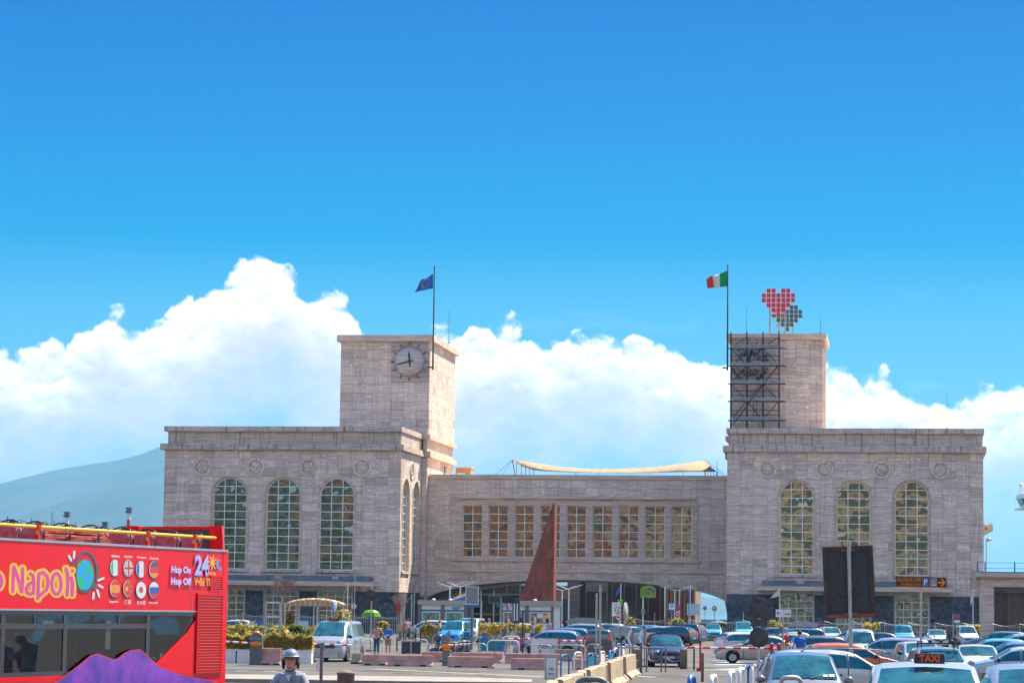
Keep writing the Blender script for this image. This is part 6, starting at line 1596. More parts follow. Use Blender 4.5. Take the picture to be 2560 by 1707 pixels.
# galleria sign
D = 100; t, z = pole('gallery_sign', 'dark long sign with orange GALLERIA DEL MARE lettering and arrow', 'sign', 2303, D, 1444, .042, 'steel')
zc, w, h = zat(2301, 1455, D), 125/F*D, 27/F*D
sg = mk(t, 'panel', lambda s: s.b2(-w/2, w/2, -.10, -.05, -h/2, h/2), mat('sign_brown_print', (.045, .03, .022), .4, var=.15)); sg.location = (0, 0, zc); sg.rotation_euler = (0, radians(.7), 0)
mk(sg, 'orange_edge', lambda s: s.b2(-w/2, w/2, -.106, -.101, -h/2, -h/2+.035), 'orange')
def ft(par, body, x0, x1, z0, z1, y, m, off=.01):
    o = text('lettering', body, 1.0, m, par, (0, 0, 0), (pi/2, 0, 0), 'LEFT', .0015, off/ max(.05, z1-z0) * .1, valign='BOTTOM_BASELINE'); vs = [v.co for v in o.data.vertices]
    a, b, c, d_ = min(v.x for v in vs), max(v.x for v in vs), min(v.y for v in vs), max(v.y for v in vs); sx_, sy_ = (x1-x0)/(b-a), (z1-z0)/(d_-c); o.scale = (sx_, sy_, 1); o.location = (x0-a*sx_, y, z0-c*sy_); return o
ft(sg, 'GALLERIA DEL MARE', -w*.48, w*.005, .015, .175, -.103, M['orange'], .0); ft(sg, 'SHOPPING CENTER', -w*.40, w*.0, -.135, -.04, -.103, M['orange'], .0)
pb_ = mk(sg, 'parking_field', lambda s: s.b2(w*.025, w*.155, -.106, -.101, -.15, .17), 'blue'); ft(pb_, 'P', w*.055, w*.125, -.10, .13, -.108, M['white'], .03)
lg = mk(sg, 'emblem_field', lambda s: s.b2(w*.175, w*.315, -.106, -.101, -.15, .17), 'sign_grey'); mk(lg, 'emblem', lambda s: s.tube([(w*.25, -.107, .12), (w*.225, -.107, .05), (w*.235, -.107, 0), (w*.285, -.107, -.01)], .008, 5), 'white'); mk(lg, 'emblem_word', lambda s: s.b2(w*.20, w*.29, -.1085, -.1065, -.10, -.07), 'white')
mk(sg, 'arrow', lambda s: s.prism([(w*.34, -.025), (w*.43, -.025), (w*.385, -.12), (w*.41, -.145), (w*.485, .01), (w*.41, .165), (w*.385, .14), (w*.43, .045), (w*.34, .045)], -.107, -.101), 'orange')
# the big dark board seen from behind
D = 80; p = gnd(2122, D); t = thing('billboard', 'big dark billboard back with rusty frame leaning on one pole', 'billboard', p)
zc = zat(2124, 1454, D); w, h = 126/F*D, 178/F*D
fr = MB(); e = .14
fr.b2(-w/2, w/2, -.04, .06, h/2-e, h/2); fr.b2(-w/2, w/2, -.04, .06, -h/2, -h/2+e); fr.b2(-w/2, -w/2+e, -.035, .055, -h/2+e, h/2-e); fr.b2(w/2-e, w/2, -.035, .055, -h/2+e, h/2-e)
f = obj('frame', fr, M['rust_frame'], t, (.02, .09, zc), (0, radians(-2.8), 0))
mk(f, 'bottom_rust', lambda s: s.b2(-w/2+.02, w/2-.02, -.048, -.041, -h/2+.01, -h/2+e-.02), 'rust')
for s_ in (-1, 1): mk(f, 'back_panel', lambda s: s.b2(min(s_*.03, s_*(w/2-e)), max(s_*.03, s_*(w/2-e)), .0, .05, -h/2+e, h/2-e), 'panel_dk')
mk(f, 'bracket', lambda s: [s.b2(-.2, .2, -.055, -.045, q*h-.02, q*h+.02) for q in (-.44, .44)], 'steel_dk')
mb = MB(); mb.tube([(.09, -.02, 0), (0, -.02, zat(2121, 1352, D))], .062, 12); obj('pole', mb, M['steel'], t)

# ---- kiosks
def kiosk(px0, px1, D, label, blocks, side):
    c = gnd((px0+px1)/2, D); t = thing('kiosk', label, 'kiosk', c, 0, 'grey ticket kiosks'); w = (px1-px0)/F*D; pm = (px0+px1)/2
    zr1, zr0, zs0, zw1, zw0 = [zat(pm, y, D) for y in blocks]
    mk(t, 'wall', lambda s: (s.b2(-w/2+.1, w/2-.1, .25, 3.4, 0, zr0-.002), s.b2(-w/2+.05, w/2-.05, .12, .249, 0, zw0)), 'white')
    mk(t, 'roof_fascia', lambda s: (s.b2(-w/2-.1, w/2+.1, -.25, 3.6, zr0, zr1), s.b2(-w/2-.14, w/2+.14, -.29, 3.64, (zr0+zr1)/2-.03, (zr0+zr1)/2+.03)), 'steel')
    mk(t, 'sign_band', lambda s: s.b2(-w/2+.12, w/2-.12, .10, .20, zs0, zr0-.004), 'white')
    mk(t, 'blue_strip', lambda s: s.b2(-w/2+.12, w/2-.12, .07, .18, zs0-.12, zs0-.003), 'blue')
    for q in (-.5, 0, .5): mk(t, 'column', lambda s: s.b2(q*w*.96-.16, q*w*.96+.16, -.02, .24, 0, zr0-.004), 'steel_dk')
    wins = []
    for s_ in (-1, 1):
        x0, x1 = sorted((s_*.24, s_*(w*.48-.22)))
        f = mk(t, 'shop_window', lambda s: (s.b2(x0, x1, .06, .2, zw1-.1, zw1), s.b2(x0, x1, .06, .2, zw0, zw0+.1), s.b2(x0, x0+.1, .062, .2, zw0+.1, zw1-.1), s.b2(x1-.1, x1, .062, .2, zw0+.1, zw1-.1)), 'white')
        mk(f, 'pane', lambda s: s.b2(x0+.1, x1-.1, .13, .15, zw0+.1, zw1-.1), 'pane_low'); wins.append((f, x0, x1, zw0, zw1))
    for q in (-.2, .15): mk(t, 'roof_vent', lambda s: s.ball((q*w, 1.0, zr1+.06), .18, .18, .12), 'white')
    return t, w, wins, zs0, zr0
k1, w, wins, zs0, zr0 = kiosk(1046, 1166, 245, 'grey kiosk with teal banners and a blue and yellow logo', (1500, 1511, 1523, 1528, 1557), 0)
for (f, x0, x1, a, b) in wins:
    for q, sz in ((.12, .5), (.78, .45)):
        x = x0+(x1-x0)*q; mk(f, 'teal_banner', lambda s: s.prism([(x-.3*sz, b-.15-sz*.3), (x+.35*sz, b-.15), (x+.25*sz, b-.1-1.2*sz), (x-.3*sz, b-.15-1.3*sz)], .09, .11), mat('teal_banner', (.0, .45, .40), .5, var=.1))
mk(k1, 'logo', lambda s: (s.ball((w*.27, .09, zs0+.16), .45, .02, .15)), 'd_cyn'); mk(k1, 'logo_swoosh', lambda s: s.prism([(w*.2, zs0+.30), (w*.42, zs0+.38), (w*.36, zs0+.25)], .05, .07), 'd_yel')
k2, w, wins, zs0, zr0 = kiosk(1249, 1384, 245, 'grey kiosk with posters in its windows below the rusty sculpture', (1501, 1513, 1525, 1529, 1560), 1)
for (f, x0, x1, a, b) in wins:
    rnd = random.Random(int(x0*100))
    for q in range(6):
        x = x0+.15+(x1-x0-.3)*q/6; mk(f, 'magazine', lambda s: s.b2(x, x+.22, .10, .12, a+.15+rnd.uniform(0, .1), a+.5+rnd.uniform(0, .2)), ['d_red', 'd_wht', 'd_gry', 'cream', 'd_pale', 'sign_brown'][q])
f, x0, x1, a, b = wins[1]; mk(f, 'poster', lambda s: s.b2(x0+.7, x1-.15, .085, .105, b-.55, b-.14), 'white'); mk(f, 'yellow_poster', lambda s: s.b2(x1-.75, x1-.25, .06, .08, b-.52, b-.2), 'd_yel'); mk(f, 'red_poster', lambda s: s.b2(x1-.72, x1-.28, .055, .0598, b-.26, b-.16), 'd_red')
bx = thing('phone_booth', 'slim grey booth at the right end of the second kiosk', 'booth', gnd(1392, 243)); zt = zat(1392, 1502, 243)
mk(bx, 'roof', lambda s: s.b2(-.38, .38, -.1, 1.6, zt-.5, zt), 'steel'); mk(bx, 'post', lambda s: [s.b2(q-.04, q+.04, 0, .1, 0, zt-.502) for q in (-.34, .34)], 'steel_dk'); mk(bx, 'back_panel', lambda s: s.b2(-.3, .3, .9, .95, 0, zt-.5), 'white'); mk(bx, 'light_bar', lambda s: s.b2(-.2, .3, .0, .2, zt-1.3, zt-1.22), 'white')
# blue marquee roof behind the first kiosk
D = 252; p = gnd(1150, D); t = thing('marquee', 'blue pitched marquee roof behind the first kiosk', 'marquee', p); x0, x1 = gnd(1128, D).x-p.x, gnd(1172, D).x-p.x; z0, z1 = zat(1150, 1501, D), zat(1166, 1487, D)
mk(t, 'roof', lambda s: s.prism([(x0, z0), (x1+1.4, z0), (x1-.2, z1)], 0, 3), 'blue'); mk(t, 'leg', lambda s: [s.b2(q-.04, q+.04, .1, .18, 0, z0-.002) for q in (x0+.1, x1+1.2)], 'steel')

# ---- double-armed lamp posts before the arch
for i, (px, top, D, lab) in enumerate(((1123, 1464, 256, 'white double lamp post left of the blue marquee roof'), (1149, 1464, 260, 'white double lamp post above the blue marquee roof'), (1404, 1473, 258, 'white double lamp post right of the rusty sculpture'), (1421, 1470, 264, 'white double lamp post second from the rusty sculpture'), (1686, 1474, 262, 'white double lamp post by the timber boards, left one'), (1698, 1474, 266, 'white double lamp post by the timber boards, right one'))):
    p = gnd(px, D); t = thing('lamp_post', lab, 'street lamp', p, radians(8*(i % 2)), 'white double lamp posts'); z = zat(px, top, D)
    mk(t, 'pole', lambda s: s.tube([(0, 0, 0), (0, 0, z)], .065, 8), 'white')
    for s_ in (1, -1):
        a = mk(t, 'arm', lambda s: s.tube([(0, 0, z-.1), (s_*.35, 0, z+.0), (s_*.95, 0, z+.22)], .035, 6), 'white')
        mk(t, 'lamp_head', lambda s: s.box(s_*1.15, 0, z+.30, .5, .16, .07, rot=Matrix.Rotation(-s_*.35, 3, 'Y')), 'white')
# ---- rusty triangular sculpture
D = 257; p = gnd(1384, D); t = thing('steel_sculpture', 'tall rusty triangular steel sculpture rising behind the second kiosk', 'sculpture', p, radians(-14))
z = zat(1383, 1259, D); wl = 4.65
mk(t, 'blade', lambda s: s.prism([(-wl, 0), (.0, 0), (-.0, z), (-.18, z)], -.2, .95), 'rust')
for f in (.22, .40, .58, .76): mk(t, 'plate_seam', lambda s: s.b2(-wl*(1-f)-.02, .004, -.206, -.198, z*f-.02, z*f+.02), 'rust_frame')

# ---- fences along the station
def fence(px0, px1, v, label, ph=1.9, bar=.215):
    u0, u1 = fac(px0, 1560, v)[0], fac(px1, 1560, v)[0]; o = bworld(u0, v); L = u1-u0; t = thing('railing_fence', label, 'fence', o, -TH, 'grey railings before the station')
    n = max(1, round(L/2.6)); st = L/n; me = None
    pm = MB(); pm.b2(-.035, .035, -.035, .035, 0, ph+.12); pme = pm.mesh('fence_post', M['steel'])
    for i in range(n+1): link('fence_post', pme, t, (i*st, 0, 0))
    bm_ = MB(); bm_.b2(-.014, .014, -.014, .014, -.5, .5); bme = bm_.mesh('fence_bar', M['steel'])
    for i in range(n):
        mk(t, 'rail', lambda s: (s.b2(i*st+.036, (i+1)*st-.036, -.018, .018, .18, .22), s.b2(i*st+.036, (i+1)*st-.036, -.018, .018, ph*.86, ph*.86+.05)), 'steel')
        mk(t, 'wavy_top', lambda s: s.tube([(i*st+st*k/8, 0, ph*.86+.08+.22*(1-sin(pi*k/8))) for k in range(9)], .018, 5), 'steel')
        nb = int(st/bar)
        for k in range(1, nb):
            x = i*st+st*k/nb; link('fence_bar', bme, t, (x, 0, (.2+ph*.88)/2)).scale = (1, 1, ph*.88-.2)
fence(540, 1003, -16, 'grey railing along the left pavilion behind the hedges')
fence(1588, 1672, -14, 'grey railing before the dark glazing under the arch')
fence(1722, 2062, -17, 'grey railing in front of the turquoise vehicles and the right pavilion')
fence(2062, 2620, -17, 'grey railing before the right pavilion beyond the billboard')
k = thing('kerb_wall', 'low stained kerb wall under the railing at the turquoise vehicles', 'wall', gnd(1765, 242), -TH); mk(k, 'wall', lambda s: s.b2(-2.6, 6.0, 0, .5, 0, .3), 'brown_conc')

# ---- upper walkway at the right end
u0, u1 = fac(2437, 1440, -1.0)[0], fac(2760, 1440, -1.0)[0]; t = thing('footbridge', 'raised walkway with blue railing leaving the right pavilion', 'footbridge', bworld(u0, -1.0), -TH)
zq = lambda y: fz(2500, y, -1.0); L = u1-u0
mk(t, 'deck', lambda s: s.b2(0, L, 0, 9, zq(1442), zq(1431)), 'trav_plain'); mk(t, 'girder', lambda s: s.b2(.6, L, .7, 8.5, zq(1466), zq(1442)-.003), 'trav_plain')
mk(t, 'pier', lambda s: s.b2(.45, 1.9, .72, 8, 0, zq(1466)-.003), 'trav_plain')
sl = MB(); sl.b2(-.13, .13, 0, .09, 0, zq(1480)); sme = sl.mesh('shutter_board', mat('shutter_boards', (.16, .115, .09), .8, var=.4, vscale=2, stretch=(5, 5, .5), obj_rand=.25))
mk(t, 'lintel', lambda s: s.b2(1.9, L, 2.0, 2.5, zq(1480), zq(1466)-.004), 'hall_wall')
mk(t, 'dark_backing', lambda s: s.b2(1.9, L, 2.62, 2.8, 0, zq(1480)), 'black')
for i in range(38): link('shutter_board', sme, t, (2.05+i*.28, 2.5, 0))
for px in (2444, 2463, 2537, 2612, 2690): x = fac(px, 1430, -1)[0]-u0; mk(t, 'railing_post', lambda s: s.b2(x-.06, x+.06, .2, .32, zq(1431)+.002, zq(1404)), 'blue')
for y in (1406, 1420): x = fac(2444, 1430, -1)[0]-u0; mk(t, 'railing_bar', lambda s: s.b2(x, L, .245, .275, zq(y)-.02, zq(y)+.02), 'blue')
mk(t, 'blue_edge', lambda s: s.b2(.4, L, .05, .12, zq(1431)+.002, zq(1428.5)), 'blue')
# lamp on the walkway, ship parts beyond
lp = thing('walkway_lamp', 'grey lamp post with round head on the raised walkway', 'street lamp', bworld(fac(2466, 1430, 3)[0], 3, fz(2466, 1431, 3)+.002), -TH); hl = fz(2466, 1350, 3)-fz(2466, 1431, 3)
mk(lp, 'pole', lambda s: s.tube([(0, 0, 0), (0, 0, hl)], .05, 8), 'steel'); mk(lp, 'lamp_head', lambda s: (s.ball((.28, 0, hl+.05), .28, .28, .22), s.tube([(-.25, 0, hl+.1), (.6, 0, hl+.12)], .03, 6)), 'steel')
D = 330; p = gnd(2470, D); t = thing('ship_wing', 'sunlit beige bridge wing of a ship showing past the pavilion', 'ship', p); z1, z0 = zat(2470, 1312, D), zat(2470, 1343, D); x1 = gnd(2484, D).x-p.x
mk(t, 'wing', lambda s: s.prism([(-6, z1), (x1, z1), (x1, z1-.7), (x1-1.0, z0+.3), (-.7, z0), (-6, z0)], 0, 3), 'cream_lt'); mk(t, 'lifebuoy', lambda s: s.ball((-.2, -.04, z1-.45), .14, .05, .14), 'rust'); mk(t, 'mast_post', lambda s: s.b2(-6, -4.5, .5, 2.5, 0, z0), 'white')
mk(t, 'deck_light', lambda s: (s.b2(-.5, -.1, .5, .8, z1+.01, z1+.25), s.b2(.2, .7, .5, .8, z1+.01, z1+.3)), 'white')
D = 420; p = gnd(2586, D); t = thing('control_tower', 'white harbour control tower cab with green glass at the right edge', 'tower', p); zz = [zat(2550, y, D) for y in (1235, 1246, 1269, 1273, 1281)]
mk(t, 'cab_roof', lambda s: s.frus(0, 1, zz[1], zz[0], 4.6, 4.6, 4.2, 4.2), 'white'); mk(t, 'cab_glass', lambda s: s.frus(0, 1, zz[2], zz[1]-.003, 3.0, 3.0, 4.2, 4.2), mat('cab_glass', (.05, .28, .26), .1, var=.2)); mk(t, 'balcony', lambda s: s.b2(-2.4, 2.4, -1.4, 3.4, zz[3], zz[2]-.003), 'white'); mk(t, 'shaft', lambda s: s.b2(-.9, .9, .0, 2.0, 0, zz[3]-.003), 'white')
mk(t, 'window_bar', lambda s: [s.tube([(q*1.45, -.52, zz[2]), (q*2.05, -1.12, zz[1])], .06, 6) for q in (-1, -.35, .35, 1)], 'steel_dk'); mk(t, 'radar_mast', lambda s: (s.b2(-1.9, -1.5, 0.8, 1.2, zz[0]+.002, zz[0]+1.1), s.ball((-1.7, 1, zz[0]+1.5), .36, .36, .36)), 'white')
# far left: harbour light towers and tall lamps
for px, top, lab in ((160, 1279, 'red and white harbour tower, left of the three beyond the bus'), (256, 1304, 'shortest harbour tower beyond the bus'), (315, 1268, 'red and white harbour tower nearest the bus back screen')):
    D = 620; p = gnd(px, D); t = thing('harbour_tower', lab, 'tower', p, 0, 'harbour towers beyond the bus'); z = zat(px, top, D); w = .75
    for q in range(8): mk(t, 'shaft_band', lambda s: s.b2(-w*.5, w*.5, -w*.5, w*.5, z*.45+q*(z*.5)/8, z*.45+(q+1)*(z*.5)/8-.004), 'white' if q % 2 else 'd_red')
    mk(t, 'lower_shaft', lambda s: s.b2(-w*.55, w*.55, -w*.55, w*.55, 0, z*.45-.004), 'white'); mk(t, 'platform', lambda s: (s.b2(-w, w, -w, w, z*.95, z*.97), s.b2(-w*.7, w*.7, -w*.7, w*.7, z*.97+.003, z-.3), s.b2(-w, w, -w, w, z-.297, z)), 'steel_dk')
for px, top, od in ((10, 1289, 'at the left edge'), (71, 1294, 'second from the left edge'), (128, 1299, 'just right of the lone thin mast'), (182, 1304, 'just right of the left red and white tower'), (232, 1310, 'just left of the shortest harbour tower'), (278, 1316, 'nearest the bus back screen')):
    D = 330+px*.7; p = gnd(px, D); t = thing('tall_lamp', 'thin tall road lamp above the bus, '+od, 'street lamp', p, 0, 'tall road lamps beyond the bus'); z = zat(px, top, D)
    mk(t, 'pole', lambda s: s.tube([(0, 0, 0), (0, 0, z)], [.12, .06], 6), 'steel_dk'); mk(t, 'arm', lambda s: s.tube([(.3, 0, z-.9), (0, 0, z-.85), (-1.0, 0, z-.6)], .05, 5), 'steel_dk'); mk(t, 'lamp_head', lambda s: s.box(-1.4, 0, z-.45, .9, .25, .12, rot=Matrix.Rotation(.25, 3, 'Y')), 'steel_dk')
pole('thin_mast', 'thin dark mast standing alone above the bus rail', 'mast', 122, 400, 1279, .06, 'steel_dk')

for a, b, D, y, lab, m in ((1040, 1068, 160, 1598, 'thin white hoop left of the bright blue van', 'white'), (1128, 1170, 150, 1602, 'grey hoop behind the side-on scooter', 'steel'), (1256, 1300, 152, 1590, 'white hoop left of the dark brown post', 'white'), (1176, 1196, 160, 1592, 'short dark hoop at the front of the bright blue van', 'steel_dk'), (1466, 1500, 126, 1610, 'grey hoop at the tall poles', 'steel'), (1640, 1664, 150, 1596, 'pale hoop behind the dark blue hatchback', 'white')): hoop(a, b, D, y, lab, m)
for px0, px1, lab, m in ((614, 636, 'blue hoarding left of the white frame at the railing', 'd_pale'), (640, 658, 'second blue hoarding at the railing beside the white frame', 'blue'), (742, 770, 'pale hoarding at the railing below the gazebo', 'd_pale')): board('hoarding', lab, 'hoarding', px0, px1, 1551, 1569, 236, m, [-.45, .45])
for px, top, D, lab in ((1086, 1560, 200, 'short post left of the bright blue van roof'), (1270, 1560, 180, 'thin post behind the swing barrier'), (1330, 1556, 190, 'thin post at the right end of the long hedge'), (1440, 1540, 225, 'thin post behind the roof box'), (1636, 1530, 232, 'thin post right of the cafe sign'), (2032, 1545, 200, 'thin post behind the estate with roof box'), (2212, 1550, 215, 'thin post right of the climbing bush'), (2336, 1560, 210, 'thin post left of the silver hatchback at the railings')): pole('thin_pole', lab, 'pole', px, D, top, .03, 'steel', 'thin poles on the forecourt')
# ------------------------------------------------------------------ on the roofs
def flagpole(label, px, y_top, y_bot, v, foot_u=None):
    u, _ = fac(px, 800, v); z1, z0 = fz(px, y_top, v), fz(px, y_bot, v); t = thing('flagpole', label, 'flagpole', bworld(u, v, z0), -TH, 'flagpoles on the towers')
    mk(t, 'pole', lambda s: s.tube([(0, 0, 0), (0, 0, z1-z0)], [.10, .055], 8), 'sign_brown'); mk(t, 'bracket', lambda s: (s.b2(-.55, .0, -.05, .7, .25, .35), s.ball((0, 0, z1-z0), .09)), 'sign_brown')
    return t, u, z1
flagpole('tall dark flagpole at the corner of the clock tower', 1084, 667, 924, 11.0)
flagpole('tall dark flagpole at the corner of the scaffolded tower', 1819, 663, 926, 11.0)
def cloth(name, label, quad, v, m_of, nx=14, ny=8, group='flags flying on the towers', amp=.14, stars=False, D=None):
    "quad: photo corners hoist-top, fly-top, fly-bottom, hoist-bottom"
    if D is None: W_ = lambda p: (lambda a: bworld(a[0], v, a[1]))(fac(p[0], p[1], v))
    else: W_ = lambda p: pt(p[0], p[1], D)
    c = [W_(p) for p in quad]; o = c[0]; mb = MB(); vs = []
    for i in range(nx+1):
        a = c[0].lerp(c[1], i/nx); b = c[3].lerp(c[2], i/nx)
        for j in range(ny+1):
            p = a.lerp(b, j/ny)-o; f = i/nx; p += VX*(amp*f*sin(f*7+j*.35)*3)+Vector((0, 0, amp*.5*f*sin(f*9+1))); vs.append(p)
    mats = []; fs = []; ms = []
    for i in range(nx):
        for j in range(ny):
            m = m_of((i+.5)/nx, (j+.5)/ny)
            if m not in mats: mats.append(m)
            fs.append((i*(ny+1)+j, (i+1)*(ny+1)+j, (i+1)*(ny+1)+j+1, i*(ny+1)+j+1)); ms.append(mats.index(m))
    b = len(mb.v); mb.v += [tuple(p) for p in vs]; mb.f += fs; mb.m += ms; mb.sm += [True]*len(fs)
    f = obj(name, mb, mats, None, o); tag(f, label, 'flag', group)
    sm = f.modifiers.new('thickness', 'SOLIDIFY'); sm.thickness = .02
    if stars:
        k = MB()
        for q in range(12):
            a = 2*pi*q/12; fx, fy = .5+.30*sin(a)*.7, .5-.30*cos(a); i, j = fx*nx, fy*ny; i0, j0 = int(i), int(j)
            P = vs[i0*(ny+1)+j0]; n_ = -VX*.06; r = (c[0]-c[3]).length*.05
            k.face([P+n_+UX*(r*(1 if w % 2 == 0 else .4)*sin(pi*w/5))+Vector((0, 0, r*(1 if w % 2 == 0 else .4)*cos(pi*w/5))) for w in range(10)])
        obj('star', k, M['yellow_star'], f)
    return f
M['yellow_star'] = mat('flag_yellow', (.75, .55, .08), .7, var=.1); M['f_blue'] = mat('flag_blue', (.03, .12, .45), .75, var=.2, vscale=2); M['f_green'] = mat('flag_green', (.0, .28, .07), .75, var=.15, vscale=2)
M['f_white'] = mat('flag_white', (.62, .60, .58), .75, var=.1, vscale=2); M['f_red'] = mat('flag_red', (.62, .03, .03), .75, var=.15, vscale=2)
cloth('european_flag', 'blue flag with a ring of gold stars on the clock tower pole', [(1083, 684), (1047, 706), (1037, 730), (1083, 721)], 11.0, lambda a, b: M['f_blue'], stars=True)
cloth('italian_flag', 'green white and red flag on the scaffolded tower pole', [(1818, 677), (1765, 697), (1769, 721), (1818, 716)], 11.0, lambda a, b: M['f_green'] if a < .36 else (M['f_white'] if a < .68 else M['f_red']), nx=25)
def mast(px, y0, y1, v, label, r=.035):
    u, z0 = fac(px, y1, v); z1 = fz(px, y0, v); t = thing('roof_mast', label, 'mast', bworld(u, v, z0), -TH, 'thin masts on the roofs'); mk(t, 'rod', lambda s: s.tube([(0, 0, 0), (0, 0, z1-z0)], [r, r*.5], 6), 'steel_dk'); mk(t, 'foot', lambda s: s.b2(-.12, .12, -.12, .12, 0, .1), 'steel_dk')
mast(1122, 775, 858, 16, 'thin mast on the clock tower right of the flagpole'); mast(1866, 768, 834, 15, 'thin mast on the scaffolded tower left of the heart sign'); mast(2051, 788, 834, 17, 'thin mast on the scaffolded tower right of the heart sign'); mast(2368, 988, 1072, 6, 'lone thin mast on the right pavilion roof'); mast(1793, 1146, 1187, 15, 'thin mast by the right end of the rooftop sail')
# pixel hearts on a lattice
def heart(label, v, px0, y0, pitch, m, grp, rz=0.0, backs=True):
    u0, z0 = fac(px0, y0, v); pu = fac(px0+pitch, y0, v)[0]-u0; t = thing('heart_sign', label, 'sign', bworld(u0+3*pu, v, z0), -TH+rz, grp)
    tl = MB(); s_ = pu*.40; tl.b2(-s_, s_, -.12, .0, -s_, s_); me = tl.mesh('tile', M[m])
    rows = [(1, 2, 4, 5), range(7), range(7), range(1, 6), range(2, 5), (3,)]
    for r, cs in enumerate(rows):
        for c in cs: link('tile', me, t, ((c-3)*pu, 0, -r*pu))
    mk(t, 'grid_bar', lambda s: [s.b2(-3.2*pu+(.9*pu if r in (0, 3) else 0)+(1.9*pu if r == 4 else 0), 3.2*pu-(.9*pu if r in (0, 3) else 0)-(1.9*pu if r == 4 else 0), .02, .08, -r*pu-.5*pu-.03, -r*pu-.5*pu+.03) for r in range(5)]+[s.b2(q*pu-.03, q*pu+.03, .085, .14, -5.2*pu+abs(q)*pu*.9, .5*pu) for q in (-2.5, -1.5, -.5, .5, 1.5, 2.5)], 'white')
    zr = ztR-z0
    for q in (-1.75, 1.4): mk(t, 'leg', lambda s: (s.b2(q*pu-.09, q*pu+.09, .16, .34, zr, -2*pu)), 'steel')
    mk(t, 'brace', lambda s: (s.tube([(-1.75*pu, .25, zr+.1), (1.4*pu, .25, zr+2.6)], .05, 6), s.tube([(1.4*pu, .25, zr+.1), (-1.75*pu, .25, zr+2.6)], .05, 6), s.tube([(-1.75*pu, .25, zr+2.6), (1.4*pu, .25, zr+2.6)], .05, 6)), 'steel')
    return t
M['heart_red'] = mat('heart_red', (.60, .03, .06), .45, var=.2, vscale=2); M['heart_back'] = mat('heart_back_green', (.05, .11, .11), .6, var=.3, vscale=2)
heart('red pixel heart sign on top of the scaffolded tower', 15.0, 1909.5, 727, 12.2, 'heart_red', 'heart signs')
heart('dark green pixel heart sign behind the red one', 19.0, 1934, 768, 11.2, 'heart_back', 'heart signs', .25)
# scaffolding in front of the weather dial
u0, u1 = fac(1828, 900, 10.6)[0], fac(1948, 900, 10.6)[0]; zb_ = ZRD['ztop']; t = thing('scaffold', 'dark tube scaffolding against the front of the right tower', 'scaffolding', bworld(u0, 10.0, zb_), -TH)
w = u1-u0; top = fz(1888, 843, 10.6)-zb_; lv = [fz(1888, y, 10.6)-zb_ for y in (1051, 1003, 960, 915, 871)]
M['sc'] = mat('scaffold_tube', (.05, .03, .03), .6, .2, var=.3); M['plank'] = mat('scaffold_deck', (.22, .26, .28), .7, var=.3, vscale=2)
for q in range(4):
    for y in (0, .95): mk(t, 'standard', lambda s: s.tube([(w*q/3, y, 0), (w*q/3, y, top+(.5 if y == 0 else 0))], .075, 6), 'sc')
for i, z in enumerate(lv):
    mk(t, 'deck', lambda s: s.b2(-.1, w+.5, .05, .9, z, z+.07), 'plank'); mk(t, 'toe_board', lambda s: s.b2(-.02, w+.02, -.07, -.052, z, z+.34), 'plank')
    mk(t, 'ledger', lambda s: s.tube([(-.3, 0, z-.06), (w+.75, 0, z-.06)], .075, 6), 'sc')
    for dz in (.55, 1.05): mk(t, 'guard_rail', lambda s: s.tube([(0, -.0, z+dz), (w, 0, z+dz)], .042, 6), 'sc')
for i in range(len(lv)):
    za, zb2_ = lv[i], (lv[i+1] if i+1 < len(lv) else top)
    for q in range(3):
        a, b = (za, zb2_) if (i+q) % 2 == 0 else (zb2_, za); mk(t, 'brace', lambda s: s.tube([(w*q/3, .02, a), (w*(q+1)/3, .02, b)], .045, 5), 'sc')
    if i in (0, 1, 2): mk(t, 'long_brace', lambda s: s.tube([(w*.05+i*w*.28, -.06, za-.5), (w*.42+i*w*.28, -.06, zb2_)], .05, 5), 'sc')
mk(t, 'ladder', lambda s: (s.b2(w*.46, w*.46+.05, .3, .34, lv[0]+.1, lv[1]), s.b2(w*.46+.38, w*.46+.43, .3, .34, lv[0]+.1, lv[1]), [s.b2(w*.46+.05, w*.46+.38, .3, .33, lv[0]+.3+k*.3, lv[0]+.33+k*.3) for k in range(5)]), 'sc')
# rooftop sail
M['sail'] = mat('sail_canvas', (.56, .46, .33), .8, var=.2, vscale=1.2, translucent=.5)
v0 = VB+5; U = lambda p, y=1170, v=v0: fac(p, y, v)[0]; Z = lambda p, y, v=v0: fz(p, y, v)
uo, zo = U(1500), zp1; t = thing('roof_sail', 'cream canvas sail sagging between masts on the bridge roof', 'canopy', bworld(uo, v0, zo), -TH)
top = [(1281, 1149), (1330, 1156), (1400, 1166), (1480, 1172), (1560, 1171), (1640, 1167), (1710, 1158), (1763, 1150)]; bot = [(1342, 1174), (1380, 1178), (1440, 1180), (1500, 1181), (1570, 1182), (1640, 1181), (1700, 1179), (1796, 1178)]
mb = MB(); n = len(top)
rowsA = [(U(a, b)-uo, 0.0, Z(a, b)-zo) for a, b in top]; rowsB = [(U(a, b)-uo+1.0*(0), -2.6, Z(a, b, v0-2.6)-zo) for a, b in bot]; rowsC = [((p[0]+q[0])/2, -1.3, (p[2]+q[2])/2-.18) for p, q in zip(rowsA, rowsB)]
mb.add(rowsA+rowsC+rowsB, [(r*n+i, r*n+i+1, (r+1)*n+i+1, (r+1)*n+i) for r in range(2) for i in range(n-1)], 0, True); o = obj('canvas', mb, M['sail'], t); o.modifiers.new('thickness', 'SOLIDIFY').thickness = .03
e0, e1 = rowsA[0], rowsB[0]
mk(t, 'mast', lambda s: (s.tube([(rowsA[0][0]+.35, 0, 0), rowsA[0]], .06, 6), s.tube([(rowsA[-1][0], 0, 0), rowsA[-1]], .07, 6)), 'rust')
